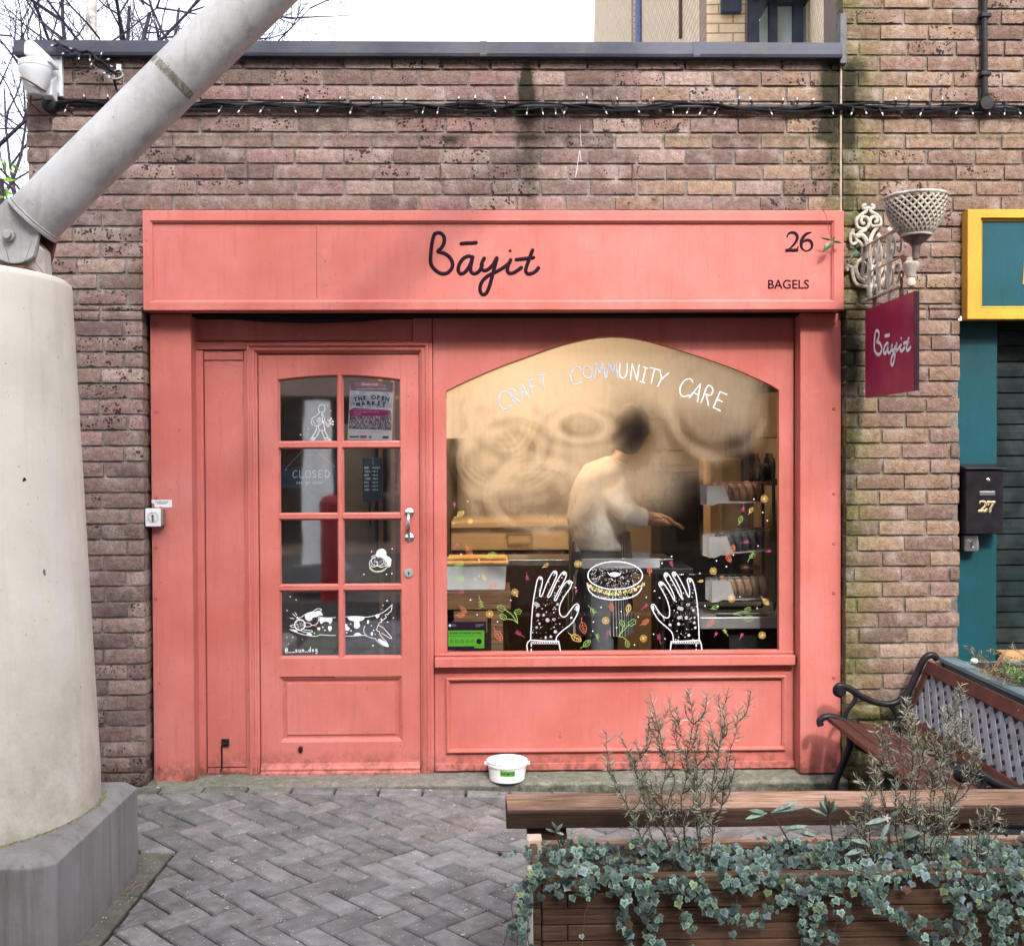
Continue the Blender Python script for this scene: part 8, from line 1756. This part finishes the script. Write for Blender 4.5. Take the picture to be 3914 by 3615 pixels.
seedling('large drooping variegated leaves left of the upright seedling', [(1505,1588,1565,1562,.010),(1505,1588,1580,1574,.008),(1500,1588,1455,1600,.014),(1498,1590,1462,1582,.012),(1530,1620,1580,1612,.010),(1560,1625,1595,1632,.010)], [(1545,1650),(1525,1615),(1505,1588)], [G3, G3, G3, G1], YFp+0.12)
seedling('broad pale leaves between the rosemary bushes and the planter back', [(1735,1600,1690,1610,.014),(1735,1600,1760,1580,.010),(1740,1605,1720,1640,.012),(1700,1650,1660,1640,.014),(1760,1640,1800,1625,.018),(1690,1660,1650,1670,.014)], [(1740,1660),(1738,1630),(1735,1600)], [G3, G1, G3], YFp+0.10)
seedling('small ivy shoot standing at the left end of the planter', [(1085,1625,1065,1618,.006),(1085,1625,1100,1608,.007),(1088,1622,1078,1604,.007),(1085,1625,1103,1630,.006),(1078,1642,1062,1650,.007)], [(1095,1655),(1090,1640),(1085,1625)], [G1, G3], YFp+0.08)
p = D(1732, 1597, YFp+0.08); b = MB()
for k in range(5): a_ = k*1.2566; b.add([(p.x, p.y, p.z), (p.x+.008*math.cos(a_-.4), p.y-.002, p.z+.008*math.sin(a_-.4)), (p.x+.013*math.cos(a_), p.y-.003, p.z+.013*math.sin(a_)), (p.x+.008*math.cos(a_+.4), p.y-.002, p.z+.008*math.sin(a_+.4))], [(0,1,2,3)])
disc(b, p.x, p.z, 0.004, p.y-.004); tag(b.build('pale_flower', simple('petal', (0.65, 0.58, 0.55), 0.7), None), 'single wilted pale flower among the broad leaves', 'flower')
# ================================================================ dog water bucket
bu = thing('dog_water_tub', 'white plastic tub labelled DOG WATER in green on the shop step', 'bucket', (-0.03, 0.04, 0))
bc = D(991, 1500, 0.035).x; zr_ = DZ(1484, 0.035, 991); z0_ = 0.0
wt = simple('tub_white', (0.78, 0.80, 0.84), 0.35, 0, 0.04, 8)
b = MB(); prof = [(0.0, z0_+0.002), (0.080, z0_+0.002), (0.083, z0_+0.005), (0.0905, zr_-0.020), (0.096, zr_-0.019), (0.097, zr_-0.012), (0.0925, zr_-0.010), (0.0965, zr_-0.004), (0.0965, zr_), (0.092, zr_), (0.089, zr_-0.010), (0.081, z0_+0.012), (0.0, z0_+0.010)]
b.lathe(prof, (bc, 0.037, 0), 56, cap=False); b.build('tub_body', wt, bu, smooth=True, angle=35)
b = MB(); b.lathe([(0.0, zr_-0.045), (0.086, zr_-0.045)], (bc, 0.037, 0), 40, cap=False)
wm, wnt, wbs = newmat('water'); wbs.inputs['Base Color'].default_value = (0.7, 0.75, 0.8, 1); wbs.inputs['Roughness'].default_value = 0.03; wbs.inputs['Transmission Weight'].default_value = 0.7; b.build('water', wm, bu)
for sg in (-1, 1): b = MB(); b.lathe([(0.0, 0.012), (0.007, 0.010), (0.009, 0.0), (0.006, -0.006)], (bc+sg*0.1005, 0.037, zr_-0.018), 14); b.build('handle_lug', wt, bu, smooth=True)
b = MB(); b.tube([(bc+0.102*math.cos(t_), 0.037+0.102*math.sin(t_)*0.98, zr_-0.016-0.008*math.sin(t_)) for t_ in [math.pi*k/20 for k in range(21)]], 0.0022, 6); b.build('wire_handle', wt, bu)
b = MB(); vs = []; n_ = 12; a0_, a1_ = rad(-112), rad(-67)
for i in range(n_+1):
    a_ = a0_+(a1_-a0_)*i/n_; 
    for zz in (0.040, 0.066): r_ = 0.0843+(0.0905-0.0843)*(zz/0.09)+0.0012; vs.append((bc+r_*math.cos(a_), 0.037+r_*math.sin(a_), zz+(0.003*math.sin(i*1.7) if i in (0, n_) else 0)-0.003*i/n_))
b.add(vs, [(2*i, 2*i+2, 2*i+3, 2*i+1) for i in range(n_)]); b.build('green_tape', simple('green_tape', (0.12, 0.38, 0.05), 0.5), bu)
b = MB(); hand(b, 'DOG WATER', 0, 0, 0.0125, 0.0066, 0.0020, 0)
r_ = 0.0905; b.v = [(bc+r_*math.cos(a0_+0.05+x/r_), 0.037+r_*math.sin(a0_+0.05+x/r_), 0.046+z-0.02*x) for x, y, z in b.v]; b.build('tape_lettering', flat('marker_ink', (0.015, 0.03, 0.02, 1)), bu)
for (px_, py_, l_, c, lab) in ((440,1518,.045,(0.16,0.04,0.03),'red brown dead leaf on the step below the cabin hook'), (388,1519,.022,(0.30,0.10,0.07),'small coral paint flake on the step by the left pilaster'), (810,1548,.03,(0.5,0.48,0.42),'small pale dead leaf on the paving edge before the door'), (308,1562,.02,(0.55,0.52,0.45),'tiny pale curled leaf on the mossy paving by the plinth')):
    Yl = 0.05 if py_ < 1530 else -0.06; p = D(px_, py_, Yl); p.z = max(p.z, 0.0 if Yl > 0 else ground_z(p.x))+0.003; b = MB(); b.add([(p.x-l_*.5, p.y, p.z), (p.x-l_*.1, p.y-l_*.25, p.z+.004), (p.x+l_*.5, p.y+.005, p.z+.002), (p.x, p.y+l_*.2, p.z+.006)], [(0, 1, 2, 3)]); tag(b.build('fallen_leaf', simple('dead_leaf', c, 0.8), None), lab, 'leaf')
tw = MB()
for k in range(9): p = Vector((-1.36+R.uniform(-.01, .03), -1.20-R.uniform(0, .12), ground_z(-1.3)+.004)); a_ = R.uniform(-.6, 1.6); tw.tube([tuple(p), tuple(p+Vector((math.cos(a_), math.sin(a_), .3))*R.uniform(.02, .05))], 0.0011, 4)
tag(tw.build('twigs', flat('pale_twig', rgb(130, 105, 95)), None), 'little heap of twigs on the paving against the concrete plinth', 'twigs')

lt = MB(); lr = random.Random(77)
for k in range(150):
    x, y = lr.uniform(-1.28, 0.3), -0.03-2.6*lr.random()**1.3; z = ground_z(x)+0.002; l_ = lr.uniform(.002, .008); a_ = lr.uniform(0, 6.28); c = lr.choice([(.42,.40,.36,1), (.28,.20,.13,1), (.12,.08,.05,1), (.5,.5,.48,1), (.16,.18,.08,1)])
    lt.obox((x, y, z), (math.cos(a_), math.sin(a_), 0), (-math.sin(a_), math.cos(a_), 0), (0, 0, 1), l_, l_*lr.uniform(.2, .6), .0012, c)
tag(lt.build('paving_litter', mat_vcol('litter', 0.9, 0.2, 80, 0, 0.1), None), 'scattered grit and leaf crumbs over the herringbone paving', 'litter', kind='stuff')
dm = MB()
for pts in ([(1412,735),(1413,790),(1418,860)], [(1408,885),(1402,930),(1392,1000),(1385,1045)], [(1410,890),(1417,950)], [(1425,550),(1427,565)], [(1430,1250),(1433,1290)]): ribbon(dm, zc(pts, 1300, 0, 1.539, -0.0042), 0.0022, -0.0042)
dm.build('paint_drip', M['whiteplastic'], shopb)
# ================================================================ background buildings
def brick_tex(name, c1, c2, mo, sc_=1.0):
    m, nt, bs = newmat(name); tc = nd(nt, 'ShaderNodeTexCoord'); sp_ = nd(nt, 'ShaderNodeSeparateXYZ'); lk(nt, tc.outputs['Object'], sp_.inputs[0]); cb = nd(nt, 'ShaderNodeCombineXYZ'); lk(nt, math_n(nt, 'ADD', sp_.outputs[0], sp_.outputs[1]), cb.inputs[0]); lk(nt, sp_.outputs[2], cb.inputs[1])
    b = nd(nt, 'ShaderNodeTexBrick'); b.offset = 0.5; b.inputs['Scale'].default_value = 1.0; b.inputs['Brick Width'].default_value = 0.226; b.inputs['Row Height'].default_value = 0.0745; b.inputs['Mortar Size'].default_value = 0.006; b.inputs['Color1'].default_value = c1; b.inputs['Color2'].default_value = c2; b.inputs['Mortar'].default_value = mo; b.inputs['Bias'].default_value = 0.0
    lk(nt, cb.outputs[0], b.inputs['Vector']); lk(nt, mixc(nt, b.outputs['Color'], (0.55, 0.55, 0.55, 1), ramp(nt, noise_n(nt, 20, 5, 0.7), [(0.5, g(0)), (0.75, g(0.5))]), 'MULTIPLY'), bs.inputs['Base Color']); bs.inputs['Roughness'].default_value = 0.9
    bump(nt, bs, b.outputs['Fac'], -0.008, 0.8); return m
BY = brick_tex('sunlit_buff_brick', (0.76, 0.59, 0.40, 1), (0.82, 0.68, 0.50, 1), (0.40, 0.29, 0.20, 1)); BP = brick_tex('brown_brick', (0.30, 0.20, 0.165, 1), (0.38, 0.26, 0.21, 1), (0.24, 0.18, 0.15, 1))  # sunlight on the side walls is put into the pale buff colour
bb = thing('apartment_block', 'tall buff and brown brick block with a blue framed window rising behind the flat roof', 'building', (2.5, 4, 0))
def wallseg(pa, pb, z0_, z1_, mat, th=0.3, name='wall'):
    a, c = Vector(pa), Vector(pb); L_ = (c-a).length; o = MB(); o.box(0, L_, 0, th, z0_, z1_); ob_ = o.build(name, mat, None); ang = math.atan2(c.y-a.y, c.x-a.x); ob_.rotation_euler = (0, 0, ang); ob_.location = (a.x, a.y, 0); adopt(ob_, bb); return ob_
X_ = lambda px, Y, y=80: PY(px, y, Y).x
yF = 3.5
P1 = (X_(2701, yF), yF); P2 = (X_(2449, 8.6), 8.6); P3 = (X_(2421, 8.7), 8.7); P4 = (X_(2269, 16), 16)
wallseg(P2, P1, 0, 14, BY); z168 = PY(2269, 168, 16).z; a_, c_ = Vector(P4), Vector(P3); L_ = (c_-a_).length; o = MB(); o.prism([(0, 0), (L_, 0), (L_, 13), (0.55*(13-z168), 13), (0, z168)], 0, 0.3); ob_ = o.build('wall', BY, None); ob_.rotation_euler = (0, 0, math.atan2(c_.y-a_.y, c_.x-a_.x)); ob_.location = (a_.x, a_.y, 0); adopt(ob_, bb); wallseg(P3, (X_(2440, 8.7), 8.7), 0, 14, BP, 0.2)
wallseg(P1, (X_(2862, yF), yF), 0, 14, BP, 0.3); xw0 = X_(2857, yF)
b = MB(); b.tube([(X_(2443, 8.5), 8.5, 3), (X_(2443, 8.5), 8.5, 13)], 0.05, 8); b.build('downpipe', simple('blue_pipe', (0.10, 0.16, 0.32), 0.5), bb)
NB = simple('navy_frame', (0.030, 0.045, 0.080), 0.5, 0, 0.3, 12)
def post(p0_, p1_, Y, d_, mat=NB, z0_=3.3, z1_=9): b = MB(); b.box(X_(p0_, Y), X_(p1_, Y), Y-d_, Y+0.05, z0_, z1_); return b.build('window_frame', mat, bb)
post(2857, 2890, yF, 0.10); post(2937, 2967, yF, 0.04); post(3033, 3066, yF, 0.04)
gm, gnt, gbs = newmat('pale_glazing'); gbs.inputs['Base Color'].default_value = (0.66, 0.84, 0.90, 1); gbs.inputs['Roughness'].default_value = 0.6
b = MB(); b.prism([(X_(2889, yF+.02), 3.3), (X_(2938, yF+.02), 3.3), (X_(2938, yF+.02), PY(2938, 15, yF+.02).z), (X_(2889, yF+.02), PY(2889, 105, yF+.02).z)], yF+.02, yF+.04); b.build('window_glass', gm, bb)
b = MB(); b.box(X_(2965, yF+.05), X_(3082, yF+.05), yF+.05, yF+.07, 3.3, 9); b.build('window_glass', gm, bb)
b = MB(); b.box(xw0, X_(3082, yF), yF-0.14, yF+0.3, DZ(8, yF, 1480)+0.0, DZ(8, yF, 1480)+0.5); b.build('window_lintel', NB, bb)
wallseg((X_(3082, yF+.3), yF+.3), (X_(3225, 0.9), 0.9), 3.37, 9, BY, 0.2)
p = PY(2803, 25, yF-.02); b = MB(); b.box(p.x-.10, p.x+.06, yF-.05, yF, p.z-.06, p.z+.12); b.build('wall_box', NB, bb, bevel=.01)
b = MB(); q = [PY(2600+x/1.523, y/1.523, 0.42) for x, y in ((820,278),(936,110),(936,278))]; b.prism([(p.x, p.z) for p in q][::-1], 0.40, 0.43); b.build('white_flashing', simple('white_sheet', (0.78, 0.79, 0.82), 0.6), bb)
b = MB(); p0 = PY(2610, 45, 4.9); b.box(p0.x-.04, p0.x+.04, 4.86, 4.9, p0.z-.25, p0.z+.3); b.build('air_vent', simple('vent', (0.10, 0.06, 0.05), 0.7), bb)
# ================================================================ bare trees behind
TB = simple('bark', (0.055, 0.045, 0.065), 0.9, 0, 0.4, 8); BIR = simple('birch_bark', (0.52, 0.50, 0.50), 0.8, 0, 0.3, 5, 0.004, 20, stretch=(1, 1, 3), dirt=(0.05, 0.04, 0.05, 1), dirtamt=0.95); TW = simple('twig_bark', (0.035, 0.028, 0.05), 0.9)
def bare_tree(x, y, h, r0_, lean, seed, label, tmat, fork=0.35, dens=1.0, name='bare_tree', nmain=9, spread=1.0, px_=None):
    rr_ = random.Random(seed); t = thing(name, label, 'tree', (x, y, -0.1), 'bare winter trees behind the wall'); tr = MB(); cr = MB()
    P = []; n_ = 12; p = Vector((x, y, -0.1)); d_ = Vector((lean[0], lean[1], 1)).normalized()
    for i in range(n_+1): P.append(p.copy()); d_ = (d_+Vector((rr_.uniform(-.09, .09), rr_.uniform(-.06, .06), .02))).normalized(); p = p+d_*h/n_
    tz_ = D(px_, 55, y).z if px_ is not None else 0
    if px_ is not None:
        i_ = min(range(n_+1), key=lambda k: abs(P[k].z-tz_)); sh_x = D(px_, 55, y).x-P[i_].x; P = [q+Vector((sh_x, 0, 0)) for q in P]
    tr.tube([tuple(q) for q in P], [r0_*(1-0.8*i/n_) for i in range(n_+1)], 10); tr.build('trunk', tmat, t, smooth=True)
    def br_(p, d_, L_, r_, lev):
        n2 = 5 if lev < 2 else 4; Q = [p.copy()]; dd = d_.copy()
        for i in range(n2): dd = (dd+Vector((rr_.uniform(-.22, .22), rr_.uniform(-.22, .22), rr_.uniform(-.10, .20)))).normalized(); Q.append(Q[-1]+dd*L_/n2)
        cr.tube([tuple(q) for q in Q], [max(.0020, .75*r_*(1-.72*i/n2)) for i in range(n2+1)], 5 if lev < 2 else 3, cap=False)
        if lev >= 3: return
        for k in range(int((4 if lev == 0 else 4)*dens)+rr_.randrange(2)):
            j = rr_.randrange(1, n2+1); ax = (Q[j]-Q[j-1]).normalized(); a_ = rr_.uniform(0, 6.28); e1 = ax.orthogonal().normalized(); e2 = ax.cross(e1)
            br_(Q[j], (ax*rr_.uniform(.5, 1)+(e1*math.cos(a_)+e2*math.sin(a_))*rr_.uniform(.4, .9)).normalized(), L_*rr_.uniform(.38, .62), r_*.5, lev+1)
    for k in range(nmain):
        i = int(n_*(fork+(1-fork)*k/nmain)); i = min(n_, max(2, i)); a_ = rr_.uniform(0, 6.28); br_(P[i], Vector((math.cos(a_)*spread, math.sin(a_)*spread*.6, rr_.uniform(.5, 1.1))).normalized(), h*rr_.uniform(.22, .36), min(.035, r0_*.42), 0)
    cr.build('branches', TW, t)
tp = lambda px, Y: D(px, 82, Y).x
for (px, Y, h, r_, ln, sd, lab, mt, fk, nm) in ((188, 9, 9, .19, (.0, 0), 3, 'pale birch tree trunk rising behind the parapet left of the strut', BIR, .45, 7), (160, 11, 8.5, .10, (-.02, 0), 4, 'slim purple grey tree just left of the birch', TB, .40, 8), (243, 9.5, 8, .13, (.16, 0), 5, 'leaning grey tree forking right of the birch', TB, .45, 7), (262, 10.5, 8, .11, (.22, 0), 9, 'slender leaning tree beside the forked grey tree', TB, .5, 6), (312, 12, 9, .11, (.06, 0), 6, 'thin forked tree nearest the steel strut', TB, .35, 9), (405, 15, 8.5, .08, (.02, 0), 7, 'fine twiggy tree half hidden behind the strut', TB, .3, 9), (600, 17, 5.9, .04, (.0, 0), 12, 'small distant tree whose twigs show right of the strut', TB, .5, 7), (-60, 8, 8, .10, (.16, 0), 8, 'large tree leaning in from the far left', TB, .3, 11), (60, 14, 8, .07, (.05, 0), 13, 'twiggy tree behind the security light', TB, .3, 9), (15, 12, 5.2, .05, (.0, 0), 15, 'dense low twiggy tree at the left picture edge', TB, .25, 11), (-15, 16, 5.6, .05, (.0, 0), 16, 'distant twiggy tree low at the left picture edge', TB, .25, 12)):
    bare_tree(tp(px, Y), Y, h, r_, ln, sd, lab, mt, fk, nmain=nm, px_=(px if 100 < px < 500 else None))
t = thing('evergreen_shrub', 'bright green leafy shrub glimpsed at the left edge above the bracket', 'shrub', (-3.6, 2.0, 0)); b = MB(); cc_ = D(8, 350, 2.0)
b.tube([(cc_.x, 2.0, -0.1), (cc_.x-.02, 2.0, cc_.z)], 0.02, 6); b.build('stem', TB, t); b = MB()
for k in range(60):
    p = cc_+Vector((R.gauss(-.05, .10), R.gauss(0, .08), R.gauss(-.10, .10))); a_ = R.uniform(0, 6.28); u1 = Vector((math.cos(a_), math.sin(a_)*.5, R.uniform(-1, 0.3))).normalized()*.05; u2 = u1.cross(Vector((R.random(), 1, R.random()))).normalized()*.014; b.add([tuple(p-u1), tuple(p-u2), tuple(p+u1), tuple(p+u2)], [(0, 1, 2, 3)])
b.build('leaves', simple('fresh_green', (0.22, 0.42, 0.05), 0.45), t)
# ================================================================ what stands across the lane, seen only in reflections, and an added shade tower
t = thing('opposite_row', 'dark brick row of market units across the lane behind the viewer', 'building', (0, -13, 0)); b = MB(); b.box(-16, 16, -16, -12.5, -0.1, 9.7); b.build('wall', BP, t)
b = MB()
for k in range(9): b.box(-14+3.4*k, -12+3.4*k, -12.49, -12.4, 0.1, 2.5)
b.build('shutters', M['dark'], t)
t = thing('added_shade_tower', 'unseen grey tower added far behind the viewer to shade the shopfront', 'building', (-10, -45, 0)); b = MB(); b.box(-26, 3.7, -60, -42, -0.1, 52); b.build('wall', simple('shade_tower_concrete', (0.35, 0.35, 0.36), 0.9), t)  # tower added out of view to shade the left of the shopfront
t = thing('opposite_column', 'pale painted column on a plinth across the lane', 'column', (-2.08, -7.1, 0)); b = MB(); b.lathe([(0.19, 0.30), (0.16, 2.15), (0.0, 2.16)], (-2.08, -7.1, 0), 40); b.build('column_shaft', simple('white_paint', (0.88, 0.88, 0.88), 0.6), t, smooth=True)
b = MB(); b.prism([(-2.43, 0), (-1.73, 0), (-1.73, 0.22), (-1.85, 0.30), (-2.31, 0.30), (-2.43, 0.22)], -7.4, -6.8); b.build('plinth', M['concrete'], t)
t = thing('red_litter_bin', 'dark red metal litter bin across the lane', 'bin', (-1.97, -6.2, 0)); b = MB(); b.lathe([(0.12, -0.05), (0.12, 0.98), (0.125, 0.985), (0.125, 1.02), (0.09, 1.08), (0, 1.10)], (-1.80, -6.2, 0), 30); b.build('bin_body', simple('bin_red', (0.28, 0.012, 0.018), 0.3), t, smooth=True, angle=30)
